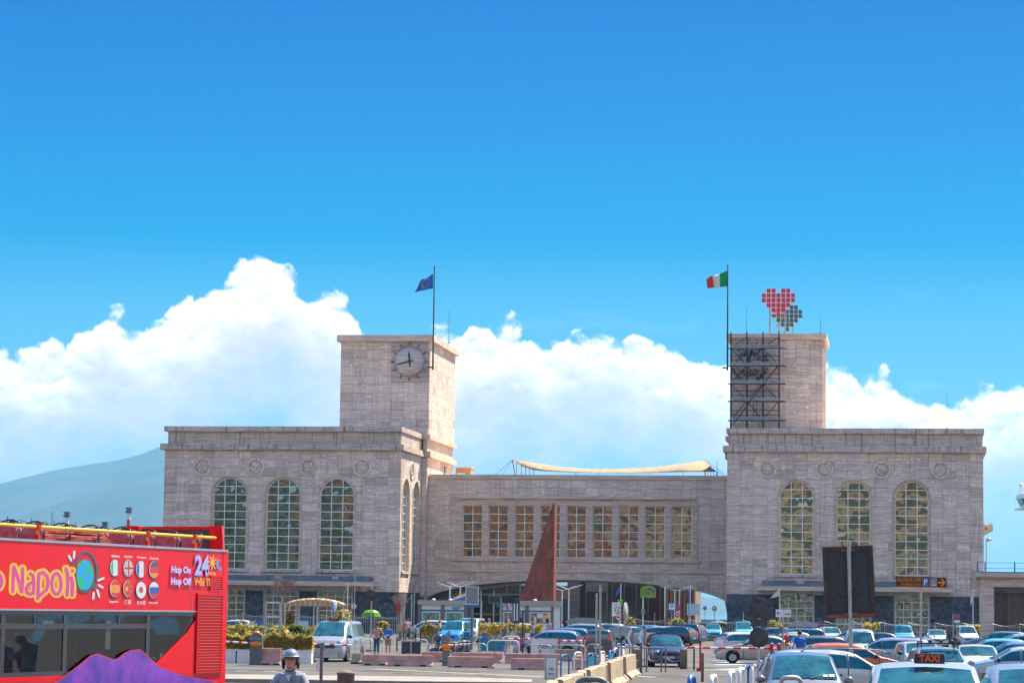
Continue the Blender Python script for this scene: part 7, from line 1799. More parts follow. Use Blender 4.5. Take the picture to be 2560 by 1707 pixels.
for f in (.2, .42, .62, .82, 1.0): mk(t, 'strut', lambda s: s.tube([(e0[0]+(e1[0]-e0[0])*f+.05, -2.6*f, 0), (e0[0]+(e1[0]-e0[0])*f, -2.6*f, e0[2]+(e1[2]-e0[2])*f)], .035, 5), 'rust')
for f in (.25, .5, .75, 1.0): e2, e3 = rowsA[-1], rowsB[-1]; mk(t, 'strut', lambda s: s.tube([(e2[0]+(e3[0]-e2[0])*f, -2.6*f, 0), (e2[0]+(e3[0]-e2[0])*f, -2.6*f, e2[2]+(e3[2]-e2[2])*f)], .035, 5), 'rust')
mk(t, 'guy_wire', lambda s: (s.tube([rowsA[0], (U(1232, 1183)-uo, 0, .02)], .02, 4), s.tube([rowsA[0], (U(1250, 1183)-uo, .8, .02)], .02, 4), s.tube([rowsA[-1], (U(1812, 1178)-uo, 0, .4)], .02, 4), s.tube([rowsB[-1], (U(1816, 1183)-uo, -2.5, .1)], .02, 4)), 'sign_brown')
for f in (.16, .3, .6, .8): mk(t, 'post', lambda s: s.tube([(rowsB[1][0]+f*(rowsB[-1][0]-rowsB[1][0]), -2.4, 0), (rowsB[1][0]+f*(rowsB[-1][0]-rowsB[1][0]), -2.4, .45)], .03, 5), 'rust')
u_, z_ = fac(1159, 1184, VB+9); h = thing('roof_hut', 'small orange roof hut just right of the clock tower', 'hut', bworld(u_, VB+9, z_-.6), -TH); mk(h, 'wall', lambda s: s.b2(-.9, .8, 0, 2, 0, 1.25), 'tan'); mk(h, 'roof', lambda s: s.b2(-1.0, .9, -.1, 2.1, 1.252, 1.35), 'cream_lt'); mk(h, 'vent', lambda s: s.b2(-.75, .2, -.2, -.003, .5, .7), 'white')

# ------------------------------------------------------------------ planting
def leafmat(name, c, c2): return mat(name, c, .5, var=.3, vscale=1.5, col2=c2, translucent=.6)
M['leaf_a'] = leafmat('leaf_green', (.20, .28, .05), (.13, .19, .035)); M['leaf_b'] = leafmat('leaf_yellow', (.68, .58, .15), (.48, .42, .09)); M['leaf_c'] = leafmat('leaf_orange', (.75, .36, .10), (.52, .27, .07)); M['leaf_d'] = leafmat('leaf_bright', (.10, .22, .03), (.06, .13, .02))
M['bark'] = mat('bark', (.24, .20, .17), .9, var=.3, vscale=6); M['twig'] = mat('bare_twigs', (.26, .16, .14), .9, var=.2)
def leaves(rnd, n, fn, size, wts=(.5, .3, .2)):
    "n small leaf blades; fn gives a place and how warm it is (0 green .. 1 orange)"
    mb = MB()
    for _ in range(n):
        (x, y, z), wm = fn(rnd); s = size*rnd.uniform(.6, 1.4); d = Vector((rnd.gauss(0, 1), rnd.gauss(0, 1), rnd.gauss(.35, .8))).normalized(); a = d.orthogonal().normalized(); a.rotate(Matrix.Rotation(rnd.uniform(0, 6.28), 3, d)); b = d.cross(a); p = Vector((x, y, z))
        r = rnd.random(); m = 0 if r > wm else (1 if rnd.random() < .6 else 2)
        mb.add([p-a*s, p+b*s*.42, p+a*s, p-b*s*.42], [(0, 1, 2, 3)], m)
    return mb
def hedge(px0, px1, D, y_top, label, base_h, m_plant, n, depth=1.0, seed=1, warm=.5, boxes=5, rz=0.0):
    a, b = gnd(px0, D), gnd(px1, D); c = (a+b)/2; L = (b-a).length; H = zat((px0+px1)/2, y_top, D); t = thing('planter_hedge', label, 'hedge', c, rz, 'hedges in planters'); rnd = random.Random(seed)
    ph = [rnd.uniform(0, 6) for _ in range(4)]
    def fn(r):
        x = r.uniform(-L/2, L/2); bump = .05*sin(x*2.1+ph[0])+.05*sin(x*5.3+ph[1])+.05*sin(x*11+ph[2]); z = base_h+(H-base_h+bump)*(r.random()**.75); y = r.uniform(-depth/2, depth/2)
        if r.random() < .6: y = -depth/2+abs(r.gauss(0, .10))
        if r.random() < .3: z += abs(r.gauss(0, .11))
        k = (z-base_h)/(H-base_h); return (x, y, z), min(.95, warm+.35*(1-k)*abs(sin(x*1.7+ph[3])))
    mb = leaves(rnd, n, fn, .085); obj('foliage', mb, [M['leaf_a'], M['leaf_b'], M['leaf_c']], t, fix=False)['kind'] = 'stuff'
    mk(t, 'stem_mass', lambda s: [s.tube([(x+rnd.uniform(-.2, .2), rnd.uniform(-.2, .2), base_h-.1), (x, 0, H*.8)], .02, 4) for x in [(-.5+q/ (L*2))*L for q in range(int(L*2))]], 'bark')
    for q in range(boxes):
        x0, x1 = -L/2+L*q/boxes+.03, -L/2+L*(q+1)/boxes-.03
        mk(t, 'planter_box', lambda s: (s.b2(x0, x1, -depth/2-.08, depth/2+.08, 0, base_h), s.b2(x0-.02, x1+.02, -depth/2-.11, depth/2+.11, base_h-.07, base_h-.001)), m_plant)
    return t
hedge(556, 782, 120, 1591, 'nearest yellow green hedge in white planter boxes behind the barrier machines', .62, 'white', 8000, 1.1, 1, .66, 6)
hedge(556, 800, 172, 1565, 'second hedge row behind the nearest planter hedge, left', .45, 'brown_conc', 4200, 1.0, 2, .5, 6)
hedge(1050, 1112, 205, 1564, 'short hedge between the planter box and the bright blue van', .5, 'beige_conc', 2000, 1.0, 3, .55, 2)
hedge(1196, 1356, 196, 1560, 'long yellow hedge in front of the second kiosk', .5, 'beige_conc', 4200, 1.0, 4, .6, 4)
def bush(px0, px1, y0, D, label, n, seed, warm=.35, stem=.6, squash=1.0, name='bush', mats=('leaf_d', 'leaf_b', 'leaf_c'), y1=None):
    p = gnd((px0+px1)/2, D); w = (px1-px0)/F*D/2; H = zat((px0+px1)/2, y0, D); zb_ = zat((px0+px1)/2, y1, D) if y1 else stem; t = thing(name, label, 'bush', p, 0, 'bushes before the station'); rnd = random.Random(seed)
    cl = [(rnd.uniform(-.6, .6)*w, rnd.uniform(-.5, .5)*w, zb_+(H-zb_)*rnd.uniform(.25, .8), rnd.uniform(.35, .6)) for _ in range(9)]
    def fn(r):
        cx_, cy_, cz_, k = r.choice(cl); d = Vector((r.gauss(0, 1), r.gauss(0, 1), r.gauss(0, 1))).normalized()*(r.random()**.4); x, y, z = cx_+d.x*w*k, cy_+d.y*w*k, cz_+d.z*(H-zb_)*k*.75
        return (max(-w, min(w, x)), y, max(zb_*.8, min(H, z))), warm+.25*(d.z > .3)
    obj('crown', leaves(rnd, n, fn, .10+.02*w), [M[q] for q in mats], t, fix=False)['kind'] = 'stuff'
    mk(t, 'stem', lambda s: [s.tube([(.1*q, .05*q, 0), (.35*q*w, .2*q*w, (H+zb_)/2)], .035, 5) for q in (-1, -.3, .5, 1)], 'bark')
    return t
bush(1557, 1589, 1540, 236, 'yellow green bush left of the railing under the arch', 900, 11); bush(1670, 1721, 1541, 240, 'rounded yellow green bush below the parking signs', 1500, 12); bush(1916, 1957, 1549, 240, 'yellow green bush behind the estate with roof box', 1000, 13); bush(2154, 2200, 1556, 226, 'climbing bush on a frame right of the billboard', 1100, 14, .5, .5)
bush(2394, 2447, 1561, 232, 'flat topped bush in a planter before the white van', 1300, 15, .35, 1.2); bush(2360, 2374, 1575, 226, 'tiny pale shrub left of the flat topped bush', 260, 16, .5, 1.0); bush(2482, 2502, 1580, 235, 'small green shrub at the railing near the shutters', 300, 17, .2, .8)
bush(703, 744, 1527, 196, 'tall orange tinged bush behind the bare tree', 1500, 18, .55, .5); bush(830, 884, 1524, 205, 'yellow bush behind the taxi van roof', 1400, 19, .45, .5); bush(940, 972, 1553, 200, 'green bush behind the man in the peach shirt', 800, 20, .3, .5); bush(718, 770, 1563, 166, 'spiky bright green plant on top of the second hedge row', 900, 21, .08, 1.0); bush(1470, 1500, 1566, 228, 'low yellow bush behind the tall poles', 400, 22, .4, .4)
def bare_tree(px, D, y_top, y_fork, label, spread, seed, depth=5):
    p = gnd(px, D); rnd = random.Random(seed); H, zf = zat(px, y_top, D), zat(px, y_fork, D); t = thing('bare_tree', label, 'tree', p, 0, 'bare trees'); mk(t, 'trunk', lambda s: s.tube([(0, 0, 0), (.03, 0, zf*.5), (0, 0, zf)], [.10, .085, .075], 8), 'bark'); mb = MB()
    def grow(p_, d, l, r, k):
        q = p_+d*l; mb.tube([p_, q], [r, r*.6], 4, caps=False)
        if k == 0: return
        for _ in range(3 if k > 2 else 2):
            nd = (d+Vector((rnd.gauss(0, .5), rnd.gauss(0, .5), rnd.gauss(.22, .3)))*spread).normalized(); grow(q, nd, l*rnd.uniform(.62, .85), r*.62, k-1)
    for q in range(4):
        a = q*1.57+.4; grow(Vector((0, 0, zf-.05)), Vector((cos(a)*.5, sin(a)*.5, 1)).normalized(), (H-zf)*.32, .05, depth)
    obj('crown', mb, M['twig'], t)
bare_tree(706, 190, 1446, 1505, 'bare white-stemmed tree in front of the left pavilion', .62, 5, 6); bare_tree(998, 214, 1478, 1530, 'small bare tree by the red banner', .8, 6, 4)
# canvas gazebo
D = 196; p = gnd(787, D); t = thing('gazebo', 'cream and orange canvas gazebo in front of the left pavilion', 'gazebo', p); X_ = lambda q: gnd(q, D).x-p.x; z_r, z_e, z_v = zat(787, 1494, D), zat(787, 1507, D), zat(787, 1515, D)
x0, x1 = X_(713), X_(861); n = 12
mb = MB(); st = MB(); yy = [-1.6, -.6, .6, 1.6]
prof = lambda f: z_e+(z_r-z_e)*sin(pi*min(1, max(0, f)))**.7
for i in range(n):
    f0, f1 = i/n, (i+1)/n; a, b = x0+(x1-x0)*f0, x0+(x1-x0)*f1
    tgt = 0 if i % 2 else 1
    mb.add([(a, -1.6, prof(f0)-.12), (b, -1.6, prof(f1)-.12), (b, 0, prof(f1)), (a, 0, prof(f0)), (b, 1.6, prof(f1)-.12), (a, 1.6, prof(f0)-.12)], [(0, 1, 2, 3), (3, 2, 4, 5)], tgt, True)
o = obj('roof_cloth', mb, [M['cream_lt'], M['cream']], t, fix=False); o.modifiers.new('thickness', 'SOLIDIFY').thickness = .02
mb = MB()
for i in range(24):
    a, b = x0+(x1-x0)*i/24, x0+(x1-x0)*(i+1)/24; f0, f1 = i/24, (i+1)/24; za, zb_ = prof(f0)-.125, prof(f1)-.125; lo = min(za, zb_)-.26
    mb.add([(a, -1.61, za), (b, -1.61, zb_), (b, -1.61, min(z_v+.05, lo+.05)), ((a+b)/2, -1.61, min(z_v-.02, lo)), (a, -1.61, min(z_v+.05, lo+.05))], [(0, 1, 2, 3, 4)], i % 2)
o = obj('scalloped_edge', mb, [M['cream_lt'], M['cream']], t, fix=False); o.modifiers.new('thickness', 'SOLIDIFY').thickness = .015
for q in (.02, .2, .5, .8, .98): mk(t, 'leg', lambda s: (s.tube([(x0+(x1-x0)*q, -1.55, 0), (x0+(x1-x0)*q, -1.55, prof(q)-.13)], .03, 6), s.tube([(x0+(x1-x0)*q, 1.5, 0), (x0+(x1-x0)*q, 1.5, prof(q)-.13)], .03, 6)), 'white')
# white frame standing in the hedge, planter box, red banner, umbrella
D = 165; p = gnd(680, D); t = thing('sign_frame', 'tall white empty frame rising from the hedge by the bare tree', 'frame', p); X_ = lambda q: gnd(q, D).x-p.x; Z_ = lambda y: zat(680, y, D)
for q in (662, 698): mk(t, 'post', lambda s: s.b2(X_(q)-.06, X_(q)+.06, -.05, .05, 0, Z_(1505)), 'steel')
for y in (1505, 1541, 1571): mk(t, 'rail', lambda s: s.b2(X_(662)+.062, X_(698)-.062, -.035, .035, Z_(y)-.04, Z_(y)+.04), 'white')
D = 151; p = gnd(1028, D); t = thing('planter_box', 'dark square planter box standing among the railings', 'planter', p); w = 47/F*D/2; z = zat(1028, 1604, D)
mk(t, 'box', lambda s: s.b2(-w, w, -w, w, .03, z), 'dark_core'); mk(t, 'rim', lambda s: (s.b2(-w-.03, w+.03, -w-.03, -w+.06, z+.002, z+.05), s.b2(-w-.03, w+.03, w-.06, w+.03, z+.002, z+.05), s.b2(-w-.03, -w+.06, -w+.06, w-.06, z+.002, z+.05), s.b2(w-.06, w+.03, -w+.06, w-.06, z+.002, z+.05)), 'steel_dk'); mk(t, 'foot', lambda s: [s.b2(a*w-.08, a*w+.08, b*w-.08, b*w+.08, 0, .03) for a in (-.8, .8) for b in (-.8, .8)], 'black')
mk(t, 'stake', lambda s: [s.b2(q-.03, q+.03, -.03, .03, z-.05, z+.75) for q in (w*.45, w*.95)], 'black'); mk(t, 'soil', lambda s: s.b2(-w+.06, w-.06, -w+.06, w-.06, z+.001, z+.02), 'bark')
t, b, w, h = board('red_banner', 'bright red banner box on two thin poles left of the first kiosk', 'banner', 990, 1000, 1505, 1530, 214, 'red', [-.45, .45], 0, .5, None, pr=.02)
D = 157; p = gnd(926, D); t = thing('umbrella', 'open lime green umbrella in front of the dark base of the left pavilion', 'umbrella', p); zt, ze = zat(926, 1523, D), zat(926, 1541, D); R = 27/F*D; mb = MB(); n = 8; vs = [(0, 0, zt)]
for r, hgt in ((.45, .92), (.8, .62), (1.0, .0)):
    for k in range(n): a = 2*pi*(k+.5)/n; vs.append((R*r*cos(a), R*r*sin(a), ze+(zt-ze)*hgt))
fs = [(0, 1+k, 1+(k+1) % n) for k in range(n)]+[(1+i*n+k, 1+(i+1)*n+k, 1+(i+1)*n+(k+1) % n, 1+i*n+(k+1) % n) for i in range(2) for k in range(n)]
mb.add(vs, fs, 0, False); o = obj('canopy', mb, M['lime'], t, fix=False); o.modifiers.new('thickness', 'SOLIDIFY').thickness = .008
mk(t, 'shaft', lambda s: s.tube([(0, 0, 0.12), (0, 0, zt+.04)], .02, 6), 'steel'); mk(t, 'rib', lambda s: [s.tube([(0, 0, zt-.02), (R*.8*cos(2*pi*(k+.5)/n), R*.8*sin(2*pi*(k+.5)/n), ze+(zt-ze)*.58)], .008, 4) for k in range(n)], 'steel'); mk(t, 'base', lambda s: s.lathe([(.001, 0), (.28, 0), (.28, .1), (.05, .14), (.001, .14)], 16), 'brown_conc')
# small flags on the forecourt
def small_flag(px, y0, y1, D, label, quad, m_of): 
    t, z = pole('flagpole', 'pole of the '+label, 'flagpole', px, D, y0, .035, 'white', 'small flagpoles on the forecourt'); cloth('flag', label, quad, 0, m_of, 8, 5, 'small flags on the forecourt', .05, D=D-.05)
small_flag(1551, 1458, 1500, 216, 'small blue flag in front of the dark glazing', [(1550, 1464), (1541, 1477), (1537, 1494), (1549, 1481)], lambda a, b: M['f_blue'])
small_flag(1725, 1461, 1505, 238, 'small drooping blue flag by the timber boards', [(1724, 1472), (1718, 1477), (1719, 1497), (1724, 1492)], lambda a, b: M['f_blue'])
small_flag(1949, 1468, 1560, 244, 'small pale flag before the right pavilion, near the round sign backs', [(1948, 1472), (1929, 1490), (1927, 1496), (1948, 1489)], lambda a, b: M['f_white'])
small_flag(2433, 1479, 1570, 232, 'furled white flag at the far right of the right pavilion', [(2432, 1484), (2427, 1494), (2426, 1514), (2430, 1503)], lambda a, b: M['f_white'])
small_flag(867, 1455, 1560, 206, 'small green white and red flag behind the gazebo', [(866, 1461), (861, 1474), (858, 1494), (864, 1486)], lambda a, b: M['f_green'] if b < .35 else (M['f_white'] if b < .55 else M['f_red']))

# ------------------------------------------------------------------ people
M['skin'] = mat('skin', (.58, .29, .20), .55, var=.12, vscale=12); M['hair_dk'] = mat('dark_hair', (.035, .024, .02), .7, var=.3, vscale=30); M['hair_gy'] = mat('grey_hair', (.28, .25, .24), .7, var=.2, vscale=30)
CL = {'peach': (.50, .30, .21), 'blue': (.02, .20, .58), 'pink': (.62, .36, .36), 'plaid': (.42, .34, .42), 'royal': (.015, .12, .58), 'grey': (.22, .22, .23), 'dk': (.05, .05, .06), 'jean': (.06, .09, .17), 'khaki': (.30, .28, .25), 'white': (.68, .68, .68), 'sky': (.30, .42, .52), 'jacket': (.30, .31, .36), 'stripe': (.4, .4, .44), 'redt': (.4, .06, .05), 'yel': (.55, .42, .10)}
for k_, c_ in CL.items(): M['cl_'+k_] = mat('cloth_'+k_, c_, .85, var=.3 if k_ != 'plaid' else .6, vscale=9 if k_ != 'plaid' else 14, bump=.3, bscale=12)
def skinned(name, verts, edges, rad, m, parent, sub=2, root=0):
    me = bpy.data.meshes.new(name); me.from_pydata([tuple(v) for v in verts], edges, []); me.materials.append(m); o = link(name, me, parent); md = o.modifiers.new('skin', 'SKIN'); md.use_smooth_shade = True
    if not me.skin_vertices: raise RuntimeError('no skin layer')
    for i, r in enumerate(rad):
        d = me.skin_vertices[0].data[i]; d.radius = (r, r) if not isinstance(r, tuple) else r; d.use_root = (i == root)
    s = o.modifiers.new('sub', 'SUBSURF'); s.levels = s.render_levels = sub
    return o
def person(label, loc, face, h=1.74, shirt='grey', trousers='jean', hair='hair_dk', arms=None, shorts=False, lean=0.0, stride=.0, bald=False, long_sleeve=False, detail=1, group='people on the forecourt', legs=True):
    "face: heading in degrees the figure looks towards (-90 = towards us)"
    t = thing('person', label, 'person', loc, radians(face)+pi/2, group); k = h/1.74; V = lambda x, y, z: Vector((x*k, (y-lean*max(0, z-.9))*k, z*k))
    A = arms or {'L': ((.24, .02, 1.15), (.25, -.06, .92)), 'R': ((-.24, .02, 1.15), (-.25, -.06, .92))}
    vs, es, rd = [], [], []
    def add(p, r, par=None):
        vs.append(p); rd.append(r*k); 
        if par is not None: es.append((par, len(vs)-1))
        return len(vs)-1
    pel = add(V(0, 0, .95), .125); wa = add(V(0, .005, 1.10), .115, pel); ch = add(V(0, .0, 1.30), .135, wa); nb = add(V(0, .0, 1.455), .062, ch); nk = add(V(0, -.01, 1.51), .052, nb); h1 = add(V(0, -.025, 1.585), .080, nk); h2 = add(V(0, -.015, 1.655), .092, h1); h3 = add(V(0, -.01, 1.715), .062, h2)
    for s_, sg in (('L', 1), ('R', -1)):
        e, w_ = A[s_]; sh = add(V(sg*.175, 0, 1.405), .062, ch); el = add(V(*e), .042, sh); wr = add(V(*w_), .028, el); d = (Vector(w_)-Vector(e)).normalized(); pm = Vector(w_)+d*.07; pa = add(V(*pm), .036, wr)
        sd = d.orthogonal().normalized()
        for q, (o_, l_) in enumerate(((-.034, .075), (-.012, .088), (.011, .084), (.032, .068))):
            b_ = pm+d*.035+sd*o_; f1 = add(V(*b_), .0095, pa); f2 = add(V(*(b_+d*l_*.55+Vector((0, -.006, 0)))), .0085, f1); add(V(*(b_+d*l_*.9+Vector((0, -.022, 0)))), .007, f2)
        th = pm-d*.02+sd*-.045; f1 = add(V(*th), .011, pa); add(V(*(th+d*.05-sd*.02)), .009, f1)
    for sg in (1, -1):
        st_ = stride*sg; hp = add(V(sg*.085, 0, .90), .095, pel); kn = add(V(sg*.095, -st_*.5-.01, .50), .060, hp); an = add(V(sg*.10, -st_+.02, .09), .038, kn); add(V(sg*.11, -st_-.14, .035), .034, an)
    skinned('body', vs, es, rd, M['skin'], t, 2)
    # clothes follow the same joints
    def shirt_mesh():
        v2, e2, r2 = [], [], []
        def ad(p, r, par=None):
            v2.append(p); r2.append(r*k)
            if par is not None: e2.append((par, len(v2)-1))
            return len(v2)-1
        a = ad(V(0, 0, .90), .148); b = ad(V(0, .005, 1.10), .140, a); c = ad(V(0, 0, 1.30), .160, b); ad(V(0, .0, 1.44), .085, c)
        for s_, sg in (('L', 1), ('R', -1)):
            e, w_ = A[s_]; s1 = ad(V(sg*.175, 0, 1.41), .080, c); e_ = Vector(e); s0 = Vector((sg*.175, 0, 1.41))
            if long_sleeve: el = ad(V(*e), .058, s1); ad(V(*(e_.lerp(Vector(w_), .92))), .044, el)
            else: ad(V(*(s0.lerp(e_, .72))), .066, s1)
        skinned('shirt', v2, e2, r2, M['cl_'+shirt], t, 2)
    shirt_mesh()
    v3, e3, r3 = [V(0, 0, .97)], [], [.135*k]
    for sg in (1, -1):
        st_ = stride*sg; i = len(v3); v3 += [V(sg*.088, 0, .88), V(sg*.097, -st_*.5-.01, .50)]; r3 += [.112*k, .082*k]; e3 += [(0, i), (i, i+1)]
        if not shorts: v3.append(V(sg*.10, -st_+.02, .12)); r3.append(.066*k); e3.append((i+1, i+2))
    skinned('shorts' if shorts else 'trousers', v3, e3, r3, M['cl_'+trousers], t, 2)
    if not bald:
        mb = MB(); mb.ball((0, 0, 0), .098*k, .108*k, .095*k, 14, 10); c = V(0, .012, 1.675); hv = []
        mb.v = [(x, y, max(z, -.055*k) if y > -.03*k else max(z, .015*k)) for x, y, z in mb.v]; obj('hair', mb, M[hair], t, c)
    for sg in (1, -1):
        st_ = stride*sg; mb = MB(); mb.ball((0, 0, 0), .05*k, .135*k, .05*k, 10, 6); mb.v = [(x, y, max(z, -.04*k)) for x, y, z in mb.v]; obj('shoe', mb, M['black'], t, V(sg*.108, -st_-.05, .0)+Vector((0, 0, .042*k)))
        mb = MB(); mb.ball((0, 0, 0), .014*k, .024*k, .034*k, 8, 6); obj('ear', mb, M['skin'], t, V(sg*.090, -.005, 1.645))
        mb = MB(); mb.ball((0, 0, 0), .013*k, .010*k, .008*k, 8, 6); obj('eye', mb, M['white'], t, V(sg*.034, -.104, 1.665)); e = mb = MB(); mb.ball((0, -.006*k, 0), .006*k); obj('pupil', mb, M['black'], t, V(sg*.034, -.106, 1.665))
    mb = MB(); mb.ball((0, 0, 0), .015*k, .022*k, .028*k, 8, 6); obj('nose', mb, M['skin'], t, V(0, -.114, 1.632)); mb = MB(); mb.ball((0, 0, 0), .028*k, .008*k, .007*k, 8, 5); obj('mouth', mb, M['lips'], t, V(0, -.107, 1.592))
    return t, k, V
M['lips'] = mat('lips', (.40, .14, .12), .5)
person('man in a peach shirt seen from behind, leaning on a railing hoop', gnd(941, 147), 70, 1.74, 'peach', 'jean', arms={'L': ((.32, -.10, 1.2), (.42, -.30, 1.05)), 'R': ((-.32, -.05, 1.18), (-.48, -.05, .98))}, lean=.12)
person('boy in a blue jacket and grey shorts looking at his hands', gnd(970, 145), -100, 1.70, 'blue', 'khaki', arms={'L': ((.24, -.02, 1.16), (.06, -.24, 1.12)), 'R': ((-.24, -.02, 1.16), (-.06, -.24, 1.12))}, shorts=True, long_sleeve=True)
person('man in a pink shirt and dark tie with grey trousers walking towards us', gnd(1011, 206), -95, 1.80, 'pink', 'grey', stride=.12)
mk(bpy.data.objects['person.002'], 'tie', lambda s: s.prism([(-.03, 1.44), (.03, 1.44), (.045, 1.08), (0, 1.02), (-.045, 1.08)], -.185, -.172), 'cl_dk')
person('person in a white shirt behind the man with the dark tie', gnd(1019, 225), 80, 1.78, 'white', 'dk')
person('stocky man in a checked shirt carrying a dark shoulder bag by the hedge', gnd(602, 178), 10, 1.74, 'plaid', 'jean', 'hair_gy', arms={'L': ((.22, .1, 1.15), (.2, -.16, 1.1)), 'R': ((-.24, .0, 1.15), (-.2, -.3, 1.05))}, stride=.2, bald=True)
bag = thing('shoulder_bag', 'dark shoulder bag on the back of the man in the checked shirt', 'bag', gnd(596, 178.2, .85)); mk(bag, 'pouch', lambda s: s.ball((0, 0, .12), .16, .12, .22), 'cl_dk'); mk(bag, 'strap', lambda s: s.tube([(0, -.05, .3), (.1, -.12, .6), (.16, 0, .68)], .015, 5), 'cl_dk')
person('man in a bright blue polo shirt walking between the parked cars', gnd(1998, 114), 110, 1.80, 'royal', 'dk', arms={'L': ((.26, .02, 1.18), (.3, -.1, .95)), 'R': ((-.26, .05, 1.16), (-.3, -.05, .95))}, lean=-.04)
person('person in a pale blue shirt with helmet behind the hedge by the offices', gnd(1222, 226), 20, 1.84, 'sky', 'dk', 'hair_gy', arms={'L': ((.25, -.1, 1.2), (.2, -.4, 1.15)), 'R': ((-.25, -.1, 1.2), (-.2, -.4, 1.1))})
person('person in a dark jacket beside the white people carrier', gnd(1064, 214), -60, 1.74, 'dk', 'dk')
person('person in a striped top beside the phone booth', gnd(1404, 236), 170, 1.66, 'stripe', 'dk')
person('person in dark red at the hedge by the dark offices', gnd(1204, 222), -100, 1.62, 'redt', 'dk')
person('person with a yellow bag left of the man with the dark tie', gnd(1000, 214), -80, 1.60, 'yel', 'khaki')
# the rider, head and shoulders in view
RL = gnd(721, 38.5); rt, k, V = person('helmeted scooter rider in a grey jacket with glasses, cut off at the bottom edge', RL, -96, 1.84, 'jacket', 'jean', arms={'L': ((.30, -.16, 1.14), (.28, -.40, 1.06)), 'R': ((-.30, -.16, 1.14), (-.28, -.40, 1.06))}, long_sleeve=True, group=None, bald=True)
M['helmet'] = mat('helmet_grey', (.26, .28, .33), .25, .2, coat=.8, var=.1)
mb = MB(); mb.ball((0, 0, 0), .122*k, .145*k, .138*k, 24, 14); mb.v = [(x, y, z if (y > .0 or z > .03*k) else .03*k) if z > -.10*k else (x, y, -.10*k) for x, y, z in mb.v]
# an open-face shell: keep what lies above the brow or behind the ears
keep = [f for f in mb.f if all(mb.v[i][2] >= .028*k or mb.v[i][1] > .015*k for i in f)]; mb.f = keep; mb.m = [0]*len(keep); mb.sm = [True]*len(keep)
hl = obj('helmet', mb, M['helmet'], rt, V(0, .0, 1.675)); hl.modifiers.new('thickness', 'SOLIDIFY').thickness = .02
mk(hl, 'helmet_rim', lambda s: s.tube([(.123*k*cos(a), -.146*k*sin(a)*1.0, .03*k) for a in [pi*q/14 for q in range(15)]], .009, 6), 'steel'); mk(hl, 'cheek_pad', lambda s: [s.ball((q*.105*k, -.005*k, -.075*k), .022*k, .055*k, .075*k) for q in (1, -1)], 'plastic'); mk(hl, 'chin_strap', lambda s: s.tube([(.10*k, -.02*k, -.10*k), (.06*k, -.06*k, -.165*k), (0, -.075*k, -.18*k), (-.06*k, -.06*k, -.165*k), (-.10*k, -.02*k, -.10*k)], .007, 6), 'plastic')
gl = MB(); 
for s_ in (1, -1): gl.tube([(s_*.036*k+.026*k*cos(a), -.118*k, .0+.019*k*sin(a)) for a in [2*pi*q/14 for q in range(14)]], .0028, 5, closed=True); gl.tube([(s_*.062*k, -.117*k, .004), (s_*.092*k, -.04*k, .006)], .0026, 5)
gl.tube([(-.010*k, -.119*k, .004), (.010*k, -.119*k, .004)], .0026, 5); obj('glasses', gl, M['black'], rt, V(0, .0, 1.664))
mk(rt, 'jaw', lambda s: s.ball((0, -.045*k, 1.585*k), .068*k, .068*k, .055*k, 14, 10), 'skin'); mk(rt, 'collar', lambda s: s.lathe([(.100*k, 1.43*k), (.088*k, 1.49*k), (.078*k, 1.50*k), (.082*k, 1.44*k)], 18, (0, .012, 0)), 'cl_jacket'); mk(rt, 'undershirt', lambda s: s.prism([(-.036*k, 1.455*k), (.036*k, 1.455*k), (0, 1.36*k)], -.155*k, -.120*k), 'cl_white'); mk(rt, 'zip', lambda s: s.tube([(0, -.158*k, 1.34*k), (0, -.165*k, 1.15*k), (0, -.15*k, .95*k)], .005, 5), 'black'); mk(rt, 'hood', lambda s: s.ball((0, .10*k, 1.455*k), .15*k, .07*k, .055*k, 14, 8), 'cl_jacket')
M['scoot'] = mat('scooter_paint', (.05, .06, .10), .3, coat=.8, var=.1)
